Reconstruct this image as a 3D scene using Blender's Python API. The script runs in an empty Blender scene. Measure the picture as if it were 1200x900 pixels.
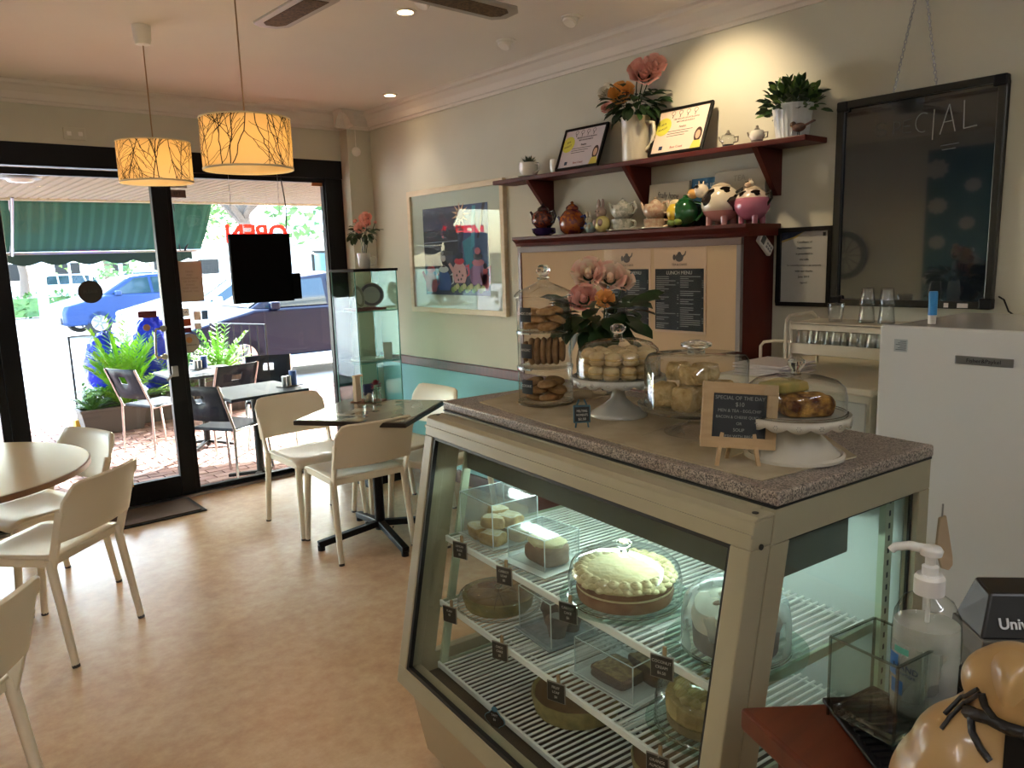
import bpy, bmesh, math, random
from math import sin, cos, pi, radians as R
from mathutils import Vector as V, Matrix
random.seed(7)
col = bpy.context.scene.collection
scene = bpy.context.scene

# ---------------------------------------------------------------- camera
EYE = 1.55
FPX = 900.0
def _basis():
    f = FPX
    yv = V((-165.0-600, 325.0-450, f)).normalized()
    xv = V((1680.0-600, 267.0-450, f)).normalized()
    d = xv.dot(yv) * 0.5
    x2 = (xv - yv*d).normalized(); y2 = (yv - xv*d).normalized()
    # symmetric orthonormalisation
    s = (x2 + y2).normalized(); t = (x2 - y2).normalized()
    xw = (s + t).normalized(); yw = (s - t).normalized()
    zw = xw.cross(yw).normalized()
    return xw, yw, zw
XW, YW, ZW = _basis()
def ray(px, py):
    c = V((px-600.0, py-450.0, FPX)).normalized()
    return V((c.dot(XW), c.dot(YW), c.dot(ZW)))
CAMP = V((0, 0, EYE))
def onz(px, py, z):
    r = ray(px, py); return CAMP + r*((z-EYE)/r.z)
def onx(px, py, x):
    r = ray(px, py); return CAMP + r*(x/r.x)
def ony(px, py, y):
    r = ray(px, py); return CAMP + r*(y/r.y)
cam_data = bpy.data.cameras.new('camera'); cam = bpy.data.objects.new('camera', cam_data); col.objects.link(cam)
cam_data.sensor_width = 36; cam_data.lens = FPX/1200*36; cam_data.clip_start = 0.02; cam_data.clip_end = 500
right = V((XW.x, YW.x, ZW.x)); down = V((XW.y, YW.y, ZW.y)); fwd = V((XW.z, YW.z, ZW.z))
m = Matrix.Identity(4)
for i in range(3):
    m[i][0] = right[i]; m[i][1] = -down[i]; m[i][2] = -fwd[i]
m[2][3] = EYE
cam.matrix_world = m
scene.camera = cam

# ---------------------------------------------------------------- sky, sun, exposure
w = bpy.data.worlds.new('sky'); scene.world = w; w.use_nodes = True
nt = w.node_tree; nt.nodes.clear()
sky = nt.nodes.new('ShaderNodeTexSky'); sky.sky_type = 'NISHITA'; sky.sun_disc = False
sky.sun_elevation = R(32); sky.sun_rotation = R(45); sky.air_density = 1.2; sky.dust_density = 1.5
bg = nt.nodes.new('ShaderNodeBackground'); out = nt.nodes.new('ShaderNodeOutputWorld')
bg.inputs['Strength'].default_value = SKY = 1.15
nt.links.new(sky.outputs[0], bg.inputs[0]); nt.links.new(bg.outputs[0], out.inputs[0])
sd = bpy.data.lights.new('sun', 'SUN'); sun = bpy.data.objects.new('sun', sd); col.objects.link(sun)
sd.energy = 12.0; sd.angle = R(0.6); sd.color = (1, .98, .95)
SUNDIR = V((sin(R(45))*cos(R(27)), cos(R(45))*cos(R(27)), sin(R(27))))   # towards the sun
sun.rotation_euler = SUNDIR.to_track_quat('Z', 'Y').to_euler(); sun.location = (8, 12, 10)
vs = scene.view_settings
vs.view_transform = 'Standard'; vs.look = 'None'; vs.gamma = 1; vs.use_curve_mapping = False
vs.exposure = 2.08
scene.cycles.max_bounces = 12; scene.cycles.transparent_max_bounces = 24
scene.cycles.diffuse_bounces = 5; scene.cycles.glossy_bounces = 5; scene.cycles.transmission_bounces = 8
scene.cycles.caustics_reflective = False; scene.cycles.caustics_refractive = False
scene.cycles.sample_clamp_indirect = 4.0

# ---------------------------------------------------------------- materials
MATS = {}
def srgb(h):
    if isinstance(h, str):
        h = h.lstrip('#'); c = [int(h[i:i+2], 16)/255 for i in (0, 2, 4)]
    else: c = h
    return tuple((x/12.92 if x <= .04045 else ((x+.055)/1.055)**2.4) for x in c) + (1,)
def mat(name, c, rough=.5, metal=0, noise=None, c2=None, bump=None, emit=None, spec=None, coat=0, kind='noise', stretch=None, trans=0, sss=0, alpha=None):
    if name in MATS: return MATS[name]
    m = bpy.data.materials.new(name); m.use_nodes = True; nt = m.node_tree; N = nt.nodes; L = nt.links
    b = N['Principled BSDF']; b.inputs['Base Color'].default_value = srgb(c)
    b.inputs['Roughness'].default_value = rough; b.inputs['Metallic'].default_value = metal
    if spec is not None: b.inputs['Specular IOR Level'].default_value = spec
    if coat: b.inputs['Coat Weight'].default_value = coat; b.inputs['Coat Roughness'].default_value = .08
    if trans: b.inputs['Transmission Weight'].default_value = trans
    if sss: b.inputs['Subsurface Weight'].default_value = sss; b.inputs['Subsurface Scale'].default_value = .02
    if noise or bump:
        tc = N.new('ShaderNodeTexCoord'); mp = N.new('ShaderNodeMapping'); L.new(tc.outputs['Object'], mp.inputs[0])
        if stretch: mp.inputs['Scale'].default_value = stretch
    if noise:
        if kind == 'voronoi':
            t = N.new('ShaderNodeTexVoronoi'); t.inputs['Scale'].default_value = noise; o = t.outputs['Color']
            sep = N.new('ShaderNodeSeparateColor'); L.new(o, sep.inputs[0]); o = sep.outputs[0]
        else:
            t = N.new('ShaderNodeTexNoise'); t.inputs['Scale'].default_value = noise; t.inputs['Detail'].default_value = 6
            o = t.outputs['Fac']
        L.new(mp.outputs[0], t.inputs['Vector'])
        cr = N.new('ShaderNodeValToRGB'); L.new(o, cr.inputs[0])
        cr.color_ramp.elements[0].color = srgb(c); cr.color_ramp.elements[1].color = srgb(c2 or c)
        if kind != 'voronoi': cr.color_ramp.elements[0].position = .35; cr.color_ramp.elements[1].position = .65
        L.new(cr.outputs[0], b.inputs['Base Color'])
    if bump:
        t = N.new('ShaderNodeTexNoise'); t.inputs['Scale'].default_value = bump[0]; t.inputs['Detail'].default_value = 4
        L.new(mp.outputs[0], t.inputs['Vector'])
        bp = N.new('ShaderNodeBump'); bp.inputs['Strength'].default_value = bump[1]; bp.inputs['Distance'].default_value = bump[2] if len(bump) > 2 else .01
        L.new(t.outputs['Fac'], bp.inputs['Height']); L.new(bp.outputs[0], b.inputs['Normal'])
    if emit:
        b.inputs['Emission Color'].default_value = srgb(emit[0]); b.inputs['Emission Strength'].default_value = emit[1]
    MATS[name] = m; return m
def glass(name, tint=(1, 1, 1), edge=(.75, .85, .82), rough=.0, refl=1.0, haze=0.0, hazecol=(.8, .85, .85), rimpow=2.2, base=.035, grz=.55):
    """thin clear glass: transparent body, fresnel reflection, darker tint at grazing angles, optional mist"""
    if name in MATS: return MATS[name]
    m = bpy.data.materials.new(name); m.use_nodes = True; nt = m.node_tree; N = nt.nodes; L = nt.links; N.clear()
    o = N.new('ShaderNodeOutputMaterial'); tr = N.new('ShaderNodeBsdfTransparent'); gl = N.new('ShaderNodeBsdfGlossy')
    gl.inputs['Roughness'].default_value = rough
    lw = N.new('ShaderNodeLayerWeight'); lw.inputs['Blend'].default_value = .35
    pw = N.new('ShaderNodeMath'); pw.operation = 'POWER'; pw.inputs[1].default_value = rimpow; L.new(lw.outputs['Facing'], pw.inputs[0])
    mc = N.new('ShaderNodeMix'); mc.data_type = 'RGBA'; mc.inputs['A'].default_value = (*tint, 1); mc.inputs['B'].default_value = (*edge, 1)
    L.new(pw.outputs[0], mc.inputs['Factor']); L.new(mc.outputs['Result'], tr.inputs[0])
    p5 = N.new('ShaderNodeMath'); p5.operation = 'POWER'; p5.inputs[1].default_value = 5 if grz < .6 else 3.2
    l5 = N.new('ShaderNodeLayerWeight'); l5.inputs['Blend'].default_value = .5; L.new(l5.outputs['Facing'], p5.inputs[0])
    mu = N.new('ShaderNodeMath'); mu.operation = 'MULTIPLY_ADD'; mu.inputs[1].default_value = grz*refl; mu.inputs[2].default_value = base*refl; L.new(p5.outputs[0], mu.inputs[0])
    mx = N.new('ShaderNodeMixShader'); L.new(mu.outputs[0], mx.inputs[0]); L.new(tr.outputs[0], mx.inputs[1]); L.new(gl.outputs[0], mx.inputs[2])
    last = mx
    if haze:
        df = N.new('ShaderNodeBsdfDiffuse'); df.inputs[0].default_value = (*hazecol, 1)
        nz = N.new('ShaderNodeTexNoise'); nz.inputs['Scale'].default_value = 14
        tc = N.new('ShaderNodeTexCoord'); L.new(tc.outputs['Object'], nz.inputs['Vector'])
        hm = N.new('ShaderNodeMath'); hm.operation = 'MULTIPLY'; hm.inputs[1].default_value = haze*2; L.new(nz.outputs['Fac'], hm.inputs[0])
        m2 = N.new('ShaderNodeMixShader'); L.new(hm.outputs[0], m2.inputs[0]); L.new(mx.outputs[0], m2.inputs[1]); L.new(df.outputs[0], m2.inputs[2]); last = m2
    L.new(last.outputs[0], o.inputs[0]); MATS[name] = m; return m

# ---------------------------------------------------------------- mesh builder
class MB:
    def __init__(s): s.v = []; s.f = []; s.mi = []; s.cur = 0; s.T = None
    def add(s, vs, fs):
        n = len(s.v)
        for p in vs:
            p = V(p); s.v.append(s.T @ p if s.T else p)
        for f in fs: s.f.append(tuple(n+i for i in f)); s.mi.append(s.cur)
        return s
    def box(s, x0, x1, y0, y1, z0, z1):
        return s.add([(x0,y0,z0),(x1,y0,z0),(x1,y1,z0),(x0,y1,z0),(x0,y0,z1),(x1,y0,z1),(x1,y1,z1),(x0,y1,z1)],
              [(3,2,1,0),(4,5,6,7),(0,1,5,4),(1,2,6,5),(2,3,7,6),(3,0,4,7)])
    def obox(s, c, ax, ay, az):
        c = V(c); ax, ay, az = V(ax), V(ay), V(az)
        return s.add([c-ax-ay-az, c+ax-ay-az, c+ax+ay-az, c-ax+ay-az, c-ax-ay+az, c+ax-ay+az, c+ax+ay+az, c-ax+ay+az],
              [(3,2,1,0),(4,5,6,7),(0,1,5,4),(1,2,6,5),(2,3,7,6),(3,0,4,7)])
    def bar(s, p, q, w, h, up=(0,0,1)):
        p, q = V(p), V(q); d = (q-p); L = d.length; d.normalize(); sd = d.cross(V(up))
        if sd.length < 1e-4: sd = d.cross(V((0,1,0)))
        sd.normalize(); u = sd.cross(d)
        return s.obox((p+q)/2, d*(L/2), sd*(w/2), u*(h/2))
    def prism(s, poly, h0, h1, ax='z'):
        n = len(poly)
        f = {'z': lambda a, b, h: (a, b, h), 'y': lambda a, b, h: (a, h, b), 'x': lambda a, b, h: (h, a, b)}[ax]
        vs = [f(a, b, h0) for a, b in poly] + [f(a, b, h1) for a, b in poly]
        return s.add(vs, [tuple(range(n-1, -1, -1)), tuple(range(n, 2*n))] + [(i, (i+1) % n, n+(i+1) % n, n+i) for i in range(n)])
    def tube(s, pts, r, n=8, caps=True, closed=False):
        pts = [V(p) for p in pts]; k = len(pts); rs = r if isinstance(r, (list, tuple)) else [r]*k
        rings = []; prev = None
        for i, p in enumerate(pts):
            a = pts[i-1] if (i > 0 or closed) else p; b = pts[(i+1) % k] if (i < k-1 or closed) else p
            d = (b-a).normalized()
            if prev is None:
                u = d.cross(V((0,0,1)))
                if u.length < .05: u = d.cross(V((0,1,0)))
            else: u = prev - d*prev.dot(d)
            u.normalize(); prev = u.copy(); w = d.cross(u)
            rings.append([p + (u*cos(2*pi*j/n) + w*sin(2*pi*j/n))*rs[i] for j in range(n)])
        vs = [q for g in rings for q in g]; fs = []
        for i in range(k if closed else k-1):
            for j in range(n):
                a, b = i*n+j, i*n+(j+1) % n; c, d = ((i+1) % k)*n+(j+1) % n, ((i+1) % k)*n+j
                fs.append((a, b, c, d))
        if caps and not closed: fs += [tuple(range(n-1, -1, -1)), tuple(range((k-1)*n, k*n))]
        return s.add(vs, fs)
    def cyl(s, c, r, z0, z1, n=20, r1=None):
        return s.tube([(c[0], c[1], z0), (c[0], c[1], z1)], [r, r if r1 is None else r1], n)
    def lathe(s, prof, c=(0,0,0), n=28, closed=False, wob=None):
        vs = []; fs = []; k = len(prof)
        for i, (r, z) in enumerate(prof):
            for j in range(n):
                a = 2*pi*j/n; rr = r*(wob(a, i) if wob else 1); vs.append((c[0]+rr*cos(a), c[1]+rr*sin(a), c[2]+z))
        for i in range(k-1 if not closed else k):
            for j in range(n):
                fs.append((i*n+j, i*n+(j+1) % n, ((i+1) % k)*n+(j+1) % n, ((i+1) % k)*n+j))
        if not closed:
            if prof[0][0] > 1e-4: fs.append(tuple(range(n-1, -1, -1)))
            if prof[-1][0] > 1e-4: fs.append(tuple(range((k-1)*n, k*n)))
        return s.add(vs, fs)
    def open_lathe(s, prof, c=(0,0,0), n=28, wob=None):
        vs = []; fs = []; k = len(prof)
        for i, (r, z) in enumerate(prof):
            for j in range(n):
                a = 2*pi*j/n; rr = r*(wob(a, i) if wob else 1); vs.append((c[0]+rr*cos(a), c[1]+rr*sin(a), c[2]+z))
        for i in range(k-1):
            for j in range(n): fs.append((i*n+j, i*n+(j+1) % n, (i+1)*n+(j+1) % n, (i+1)*n+j))
        return s.add(vs, fs)
    def ball(s, c, r, sc=(1,1,1), n=14, m=8, jit=0, rng=random):
        vs = []; fs = []
        for i in range(m+1):
            t = pi*i/m
            for j in range(n):
                a = 2*pi*j/n; q = 1+(rng.uniform(-jit, jit) if jit else 0)
                vs.append((c[0]+r*sc[0]*q*sin(t)*cos(a), c[1]+r*sc[1]*q*sin(t)*sin(a), c[2]+r*sc[2]*q*cos(t)))
        for i in range(m):
            for j in range(n): fs.append((i*n+j, (i+1)*n+j, (i+1)*n+(j+1) % n, i*n+(j+1) % n))
        return s.add(vs, fs)
    def quad(s, a, b, c, d): return s.add([a, b, c, d], [(0, 1, 2, 3)])
    def leaf(s, p, d, n, L, w, bend=.15):
        p, d, n = V(p), V(d).normalized(), V(n).normalized(); sd = d.cross(n)
        if sd.length < .01: sd = d.cross(V((1, 0, 0)))
        sd.normalize(); up = sd.cross(d)
        return s.add([p, p+d*L*.45+sd*w/2+up*bend*L*.3, p+d*L-up*bend*L*.2, p+d*L*.45-sd*w/2+up*bend*L*.3, p+d*L*.5+up*bend*L*.15], [(0,1,4),(1,2,4),(2,3,4),(3,0,4)])
    def oleaf(s, p, d, n, L, w, droop=.25):
        p, d, n = V(p), V(d).normalized(), V(n).normalized(); sd = d.cross(n)
        if sd.length < .05: sd = d.cross(V((1, .3, 0)))
        sd.normalize(); up = sd.cross(d)
        c = [p+d*L*t - up*(droop*L*t*t) for t in (0, .25, .55, .82, 1)]; ws = (0, .38, .5, .33, 0); vs = [c[0]]
        for i in (1, 2, 3): vs += [c[i]+sd*w*ws[i]+up*w*.12, c[i], c[i]-sd*w*ws[i]+up*w*.12]
        vs.append(c[4])
        return s.add(vs, [(0,1,2),(0,2,3),(1,4,5,2),(2,5,6,3),(4,7,8,5),(5,8,9,6),(7,10,8),(8,10,9)])
    def build(s, name, m=None, parent=None, loc=(0,0,0), rot=None, smooth=None, bevel=0, seg=2, subsurf=0, solid=0):
        me = bpy.data.meshes.new(name); me.from_pydata([tuple(p) for p in s.v], [], s.f)
        ms = m if isinstance(m, (list, tuple)) else [m]
        for k in ms:
            if k: me.materials.append(k)
        if len(ms) > 1: me.polygons.foreach_set('material_index', s.mi)
        bm = bmesh.new(); bm.from_mesh(me); bmesh.ops.remove_doubles(bm, verts=bm.verts, dist=1e-6); bmesh.ops.recalc_face_normals(bm, faces=bm.faces); bm.to_mesh(me); bm.free()
        if smooth is not None:
            for p in me.polygons: p.use_smooth = True
            me.set_sharp_from_angle(angle=R(smooth))
        o = bpy.data.objects.new(name, me); col.objects.link(o); o.location = loc
        if rot is not None: o.rotation_euler = rot if not isinstance(rot, (int, float)) else (0, 0, rot)
        if parent: o.parent = parent
        if solid: q = o.modifiers.new('s', 'SOLIDIFY'); q.thickness = solid; q.offset = 0
        if bevel: q = o.modifiers.new('b', 'BEVEL'); q.width = bevel; q.segments = seg; q.limit_method = 'ANGLE'; q.angle_limit = R(40)
        if subsurf: q = o.modifiers.new('ss', 'SUBSURF'); q.levels = subsurf; q.render_levels = subsurf
        return o
def tag(o, label=None, cat=None, group=None, kind=None):
    if label: o['label'] = label
    if cat: o['category'] = cat
    if group: o['group'] = group
    if kind: o['kind'] = kind
    return o
def thing(name, label, cat, loc=(0,0,0), rz=0, group=None):
    o = bpy.data.objects.new(name, None); col.objects.link(o); o.empty_display_size = .05
    o.location = loc; o.rotation_euler = (0, 0, rz) if isinstance(rz, (int, float)) else rz
    return tag(o, label, cat, group)
def struct(name, mb, m, **k):
    o = mb.build(name, m, **k); o['kind'] = 'structure'; return o
def dup(o, loc=None, rz=None, label=None, parent=None):
    c = o.copy(); col.objects.link(c)
    if parent: c.parent = parent
    for ch in [x for x in bpy.data.objects if x.parent == o]: dup(ch, parent=c)
    if loc is not None: c.location = loc
    if rz is not None: c.rotation_euler = (0, 0, rz)
    if label: c['label'] = label
    return c
def frame(o, xd, yd):
    """matrix with origin o, local x along xd, local y along yd"""
    xd = V(xd).normalized(); yd = V(yd).normalized(); zd = xd.cross(yd)
    mm = Matrix.Identity(4)
    for i in range(3): mm[i][0] = xd[i]; mm[i][1] = yd[i]; mm[i][2] = zd[i]; mm[i][3] = o[i]
    return mm
def text(s, size, m, name='lettering', parent=None, mw=None, ext=.0004, align='CENTER', xs=1.0, bold=0):
    cu = bpy.data.curves.new('t', 'FONT'); cu.body = s; cu.size = size; cu.align_x = align; cu.align_y = 'CENTER'; cu.extrude = ext; cu.offset = bold
    cu.resolution_u = 3
    ob = bpy.data.objects.new('t', cu); col.objects.link(ob)
    dg = bpy.context.evaluated_depsgraph_get(); me = bpy.data.meshes.new_from_object(ob.evaluated_get(dg))
    bpy.data.objects.remove(ob); me.materials.clear(); me.materials.append(m)
    for v_ in me.vertices: v_.co.x *= xs
    o = bpy.data.objects.new(name, me); col.objects.link(o)
    if parent: o.parent = parent
    if mw is not None: o.matrix_local = mw
    return o
M = {}
M['wall'] = mat('cream_wall_paint', '#c6c3b1', .75, noise=3, c2='#c1beac', bump=(120, .05, .002))
M['blue'] = mat('aqua_wall_paint', '#7fb4bd', .6, noise=3, c2='#7ab0b9')
M['ceil'] = mat('ceiling_paint', '#e6e1d8', .85, noise=2, c2='#e3ded5')
M['white_trim'] = mat('cornice_paint', '#d6cfc4', .7)
M['maroon'] = mat('maroon_wood', '#5b2226', .35, noise=9, c2='#4a1a1f', stretch=(1, 6, 1))
M['mahog'] = mat('mahogany', '#43130c', .45, noise=6, c2='#541a10', stretch=(1, 1, .15), spec=.3)
M['black_alu'] = mat('black_aluminium', '#07080b', .4, spec=.22)
M['white_pl'] = mat('white_plastic', '#e8e4da', .35)
M['white_gl'] = mat('white_gloss', '#dcdcd8', .12)
M['chrome'] = mat('chrome', '#c8c8c8', .15, 1)
M['steel'] = mat('brushed_steel', '#9a9a9a', .3, 1)
M['black_pl'] = mat('black_plastic', '#0d0d0f', .45, spec=.25)
M['black_fr'] = mat('black_frame', '#0b0a09', .4, spec=.25)
M['paper'] = mat('paper', '#d9d0cc', .6)
M['ink'] = mat('ink', '#2a2626', .6)
M['chalk'] = mat('chalk', '#c9c6bd', .9)
M['slate'] = mat('slate_board', '#161a1a', .55)
M['win'] = glass('window_glass', (.97, .985, .98), (.85, .92, .9), base=.022)
M['cglass'] = glass('clear_glass', (.965, .975, .97), (.22, .26, .25), refl=1.0, rimpow=3.0, base=.06, grz=.8)
M['sglass'] = mat('solid_glass', '#f2f6f4', .02, trans=1.0); M['sglass'].node_tree.nodes['Principled BSDF'].inputs['IOR'].default_value = 1.45
M['green_glass'] = glass('greenish_glass', (.88, .95, .92), (.4, .62, .55), refl=1.2)
M['acrylic'] = glass('acrylic', (.95, .96, .96), (.7, .75, .75), rough=.05, haze=.05)
M['misty'] = glass('misty_glass', (.9, .93, .93), (.6, .68, .68), rough=.15, haze=.32, hazecol=(.55, .62, .62))
M['ceramic'] = mat('white_ceramic', '#dcd8cc', .12, coat=.4)
M['terra'] = mat('green_leaf', '#3d5a26', .5, noise=30, c2='#5b7a35')
M['leaf_dk'] = mat('dark_leaf', '#1d3318', .45, noise=30, c2='#2c4a22')

WX = 3.05; YF = 5.33; CZ = 2.62; XL = -2.3; YB = -2.6; GZ = -0.12

# ---------------------------------------------------------------- room shell
lino = mat('vinyl_floor', '#c2a07c', .26, noise=1.6, c2='#cfb594', bump=(60, .03, .001))
_nt = lino.node_tree; _n = _nt.nodes.new('ShaderNodeTexNoise'); _n.inputs['Scale'].default_value = 16; _n.inputs['Detail'].default_value = 12; _n.inputs['Roughness'].default_value = .7
_c = _nt.nodes.new('ShaderNodeMix'); _c.data_type = 'RGBA'; _c.blend_type = 'OVERLAY'; _c.inputs['Factor'].default_value = .45
_b = _nt.nodes['Principled BSDF']; _src = _b.inputs['Base Color'].links[0].from_socket
_nt.links.new(_src, _c.inputs['A']); _nt.links.new(_n.outputs['Fac'], _c.inputs['B']); _nt.links.new(_c.outputs['Result'], _b.inputs['Base Color'])
_tc = [n for n in _nt.nodes if n.type == 'MAPPING'][0]; _nt.links.new(_tc.outputs[0], _n.inputs['Vector'])
struct('floor', MB().box(XL-.1, WX+.1, YB-.1, YF+.03, -.2, 0), lino)
struct('ceiling', MB().box(XL-.1, WX+.1, YB-.1, YF+.15, CZ, CZ+.1), M['ceil'])
mb = MB(); mb.box(WX, WX+.12, YB, YF+.15, .855, CZ); mb.cur = 1; mb.box(WX, WX+.12, YB, YF+.15, 0, .855)
struct('wall_right', mb, [M['wall'], M['blue']])
# left wall with a floral paper panel that the blackboard mirrors
mb = MB(); mb.box(XL-.12, XL, YB, YF+.15, 0, CZ); struct('wall_left', mb, M['wall'])
struct('wall_back', MB().box(XL, WX, YB-.12, YB, 0, CZ), M['wall'])
# front wall: header over the shopfront, pilaster in the corner
struct('wall_front', MB().box(XL, WX, YF-.02, YF+.13, 2.29, CZ), M['wall'])
struct('wall_front_pier', MB().box(2.86, WX, YF-.02, YF+.13, 0, 2.3).box(2.86, WX, YF-.13, YF-.02, 0, CZ), M['wall'])
# dado rail along the right wall
struct('trim_1', MB().box(WX-.022, WX, 3.265, YF-.13, .79, .855), M['maroon'], bevel=.006)
struct('baseboard_right', MB().box(WX-.015, WX, 3.265, YF-.13, 0, .09), M['maroon'])
# cornices: cove profile run along a wall
def cove(name, p, q, inw):
    p, q, inw = V(p), V(q), V(inw)
    prof = [(0, -.115), (.012, -.115), (.018, -.1), (.03, -.095), (.045, -.06), (.075, -.03), (.095, -.022), (.1, -.008), (.112, 0), (0, 0)]
    mb = MB(); n = len(prof)
    vs = [tuple(e + inw*a + V((0, 0, b))) for e in (p, q) for a, b in prof]
    mb.add(vs, [tuple(range(n-1, -1, -1)), tuple(range(n, 2*n))] + [(i, (i+1) % n, n+(i+1) % n, n+i) for i in range(n)])
    return struct(name, mb, M['white_trim'])
cove('trim_2', (WX, YB, CZ), (WX, YF-.13, CZ), (-1, 0, 0))
cove('trim_3', (XL, YF-.02, CZ), (2.86, YF-.02, CZ), (0, -1, 0))
cove('trim_4', (2.76, YF-.13, CZ), (WX, YF-.13, CZ), (0, -1, 0))
cove('trim_5', (2.86, YF-.25, CZ), (2.86, YF-.02, CZ), (-1, 0, 0))

# ---------------------------------------------------------------- shopfront
# fixed frame: header beam, posts, sills
A = M['black_alu']
fr = MB().box(XL, 2.86, YF-.02, YF+.06, 2.16, 2.29)
struct('trim_6', fr, A, bevel=.003)
struct('trim_7', MB().box(2.72, 2.86, YF-.01, YF+.06, 0, 2.16), A, bevel=.004)
# left fixed sidelight
def pane_frame(name, x0, x1, z0, z1, y, st=.07, bot=.09, top=.05, lb='', cat=''):
    o = bpy.data.objects.new(name, None); col.objects.link(o); o.location = ((x0+x1)/2, y, z0); o['kind'] = 'structure'
    w = (x1-x0)/2; h = z1-z0
    MB().box(-w, -w+st, -.025, .025, 0, h).build('stile', A, o, bevel=.003)
    MB().box(w-st, w, -.025, .025, 0, h).build('stile', A, o, bevel=.003)
    MB().box(-w+st, w-st, -.022, .022, 0, bot).build('bottom_rail', A, o, bevel=.003)
    MB().box(-w+st, w-st, -.022, .022, h-top, h).build('top_rail', A, o, bevel=.003)
    MB().box(-w+st-.005, w-st+.005, -.003, .003, bot-.005, h-top+.005).build('glass_pane', M['win'], o)
    return o
d1 = pane_frame('door_1', .585, 1.60, .015, 2.15, YF+.02, st=.095, bot=.14, top=.04)
w1 = pane_frame('window_1', 1.60, 2.74, 0, 2.16, YF+.03, st=.03, bot=.045, top=.03)
w2 = pane_frame('window_2', -.35, .60, 0, 2.16, YF+.04, st=.06, bot=.06, top=.03)
struct('wall_front_left', MB().box(XL, -.35, YF-.015, YF+.10, 0, 2.17), M['wall'])  # unseen wall, closed in to keep window reflections off the case glass
struct('trim_8', MB().box(XL, 2.8, YF-.035, YF+.08, -.005, .018), M['steel'])
# door hardware as parts of the door
def loc_in(o, p): return V(p) - V(o.location)
hp = ony(184, 400, YF-.03)
for dy in (0,):
    a = ony(191, 385, YF-.03); b = ony(193, 418, YF-.03)
    pts = [a, a+V((-.03, -.0, 0))+V((-.02, 0, -.01)), b+V((-.05, 0, .01)), b]
    mb = MB(); T = d1.location
    P = [loc_in(d1, a), loc_in(d1, a)+V((-.045, -.012, -.0)), loc_in(d1, a)+V((-.055, -.015, -.02)), loc_in(d1, b)+V((-.055, -.015, .02)), loc_in(d1, b)+V((-.045, -.012, 0)), loc_in(d1, b)]
    mb.tube(P, .008, 10); mb.tube([P[0]+V((0, .01, 0)), P[0]+V((0, -.012, 0))], .02, 14); mb.tube([P[-1]+V((0, .01, 0)), P[-1]+V((0, -.012, 0))], .02, 14)
    mb.build('pull_handle', M['chrome'], d1, smooth=40)
lk = loc_in(d1, ony(205, 435, YF-.01))
MB().box(lk.x-.02, lk.x+.02, lk.y-.012, lk.y+.005, lk.z-.035, lk.z+.035).build('lock_plate', M['steel'], d1, bevel=.003)
MB().bar(lk+V((0, -.02, 0)), lk+V((-.06, -.03, -.05)), .012, .012).build('lock_lever', M['steel'], d1, bevel=.003)
pl = loc_in(d1, ony(178, 368, YF+.01))
mb = MB().box(pl.x-.085, pl.x+.03, pl.y-.002, pl.y+.002, pl.z-.022, pl.z+.022); s_ = mb.build('closed_sign', mat('red_sign', '#7c2a28', .5), d1)
text('CLOSED', .028, mat('dark_ink', '#20100f', .5), 'lettering', d1, frame(pl+V((-.028, -.004, 0)), (1, 0, 0), (0, 0, 1)))
rd = loc_in(d1, ony(106, 342, YF+.01))
MB().tube([rd+V((0, -.003, 0)), rd+V((0, .003, 0))], .07, 28).build('round_sticker', mat('dark_sticker', '#2c2b28', .6), d1)
text('PLEASE', .026, mat('grey_ink', '#4a4945', .6), 'lettering', d1, frame(rd+V((0, -.005, 0)), (1, 0, 0), (0, 0, 1)))
st = loc_in(d1, ony(172, 384, YF+.01))
MB().tube([st+V((0, -.002, 0)), st+V((0, .002, 0))], .022, 18).build('round_sticker', mat('orange_sticker', '#c79a80', .6), d1)
ys = loc_in(d1, ony(151, 568, YF))
MB().box(ys.x-.028, ys.x+.028, ys.y-.004, ys.y+.001, ys.z-.02, ys.z+.022).build('warning_sticker', mat('yellow_sticker', '#d7a81c', .5), d1)
def papermat(c):
    n_ = 'st_'+c
    if n_ in MATS: return MATS[n_]
    m = mat(n_, c, .6); nt = m.node_tree; b = nt.nodes['Principled BSDF']; o = [x for x in nt.nodes if x.type == 'OUTPUT_MATERIAL'][0]
    tl = nt.nodes.new('ShaderNodeBsdfTranslucent'); tl.inputs[0].default_value = srgb(c); mx = nt.nodes.new('ShaderNodeMixShader'); mx.inputs[0].default_value = .3
    nt.links.new(b.outputs[0], mx.inputs[1]); nt.links.new(tl.outputs[0], mx.inputs[2]); nt.links.new(mx.outputs[0], o.inputs[0]); return m
# stickers on the fixed window
def wsticker(name, px, py, w, h, c, txt=None, tc='#333333', ts=.03, y=None):
    p = loc_in(w1, ony(px, py, YF+.02)); MB().box(p.x-w/2, p.x+w/2, p.y-.002, p.y+.001, p.z-h/2, p.z+h/2).build(name, papermat(c), w1)
    if txt:
        for i, l in enumerate(txt.split('|')):
            n = len(txt.split('|')); text(l, ts, mat('ink_'+tc, tc, .6), 'lettering', w1, frame(p+V((0, -.0035, (n-1)*ts*.6-i*ts*1.2)), (1, 0, 0), (0, 0, 1)), ext=.0002)
    return p
wsticker('paper_notice', 222.5, 330, .17, .27, '#b5a593', 'TERMS|AND|CONDITIONS|OF ENTRY|PLEASE|KEEP CLEAR|THANK YOU', '#8f8170', .018)
wsticker('card_sticker', 215, 366, .075, .055, '#e3ddd0', 'VISA', '#2b3350', .026)
wsticker('card_sticker', 217, 378, .075, .05, '#b2542a'); wsticker('card_sticker', 217.5, 387, .075, .035, '#6d2226')
wsticker('card_sticker', 231, 370, .045, .06, '#e3d3c4'); wsticker('card_sticker', 240, 369, .04, .06, '#6d8fb0')
p = wsticker('card_sticker', 232, 382, .045, .04, '#d8cfc4')
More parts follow.
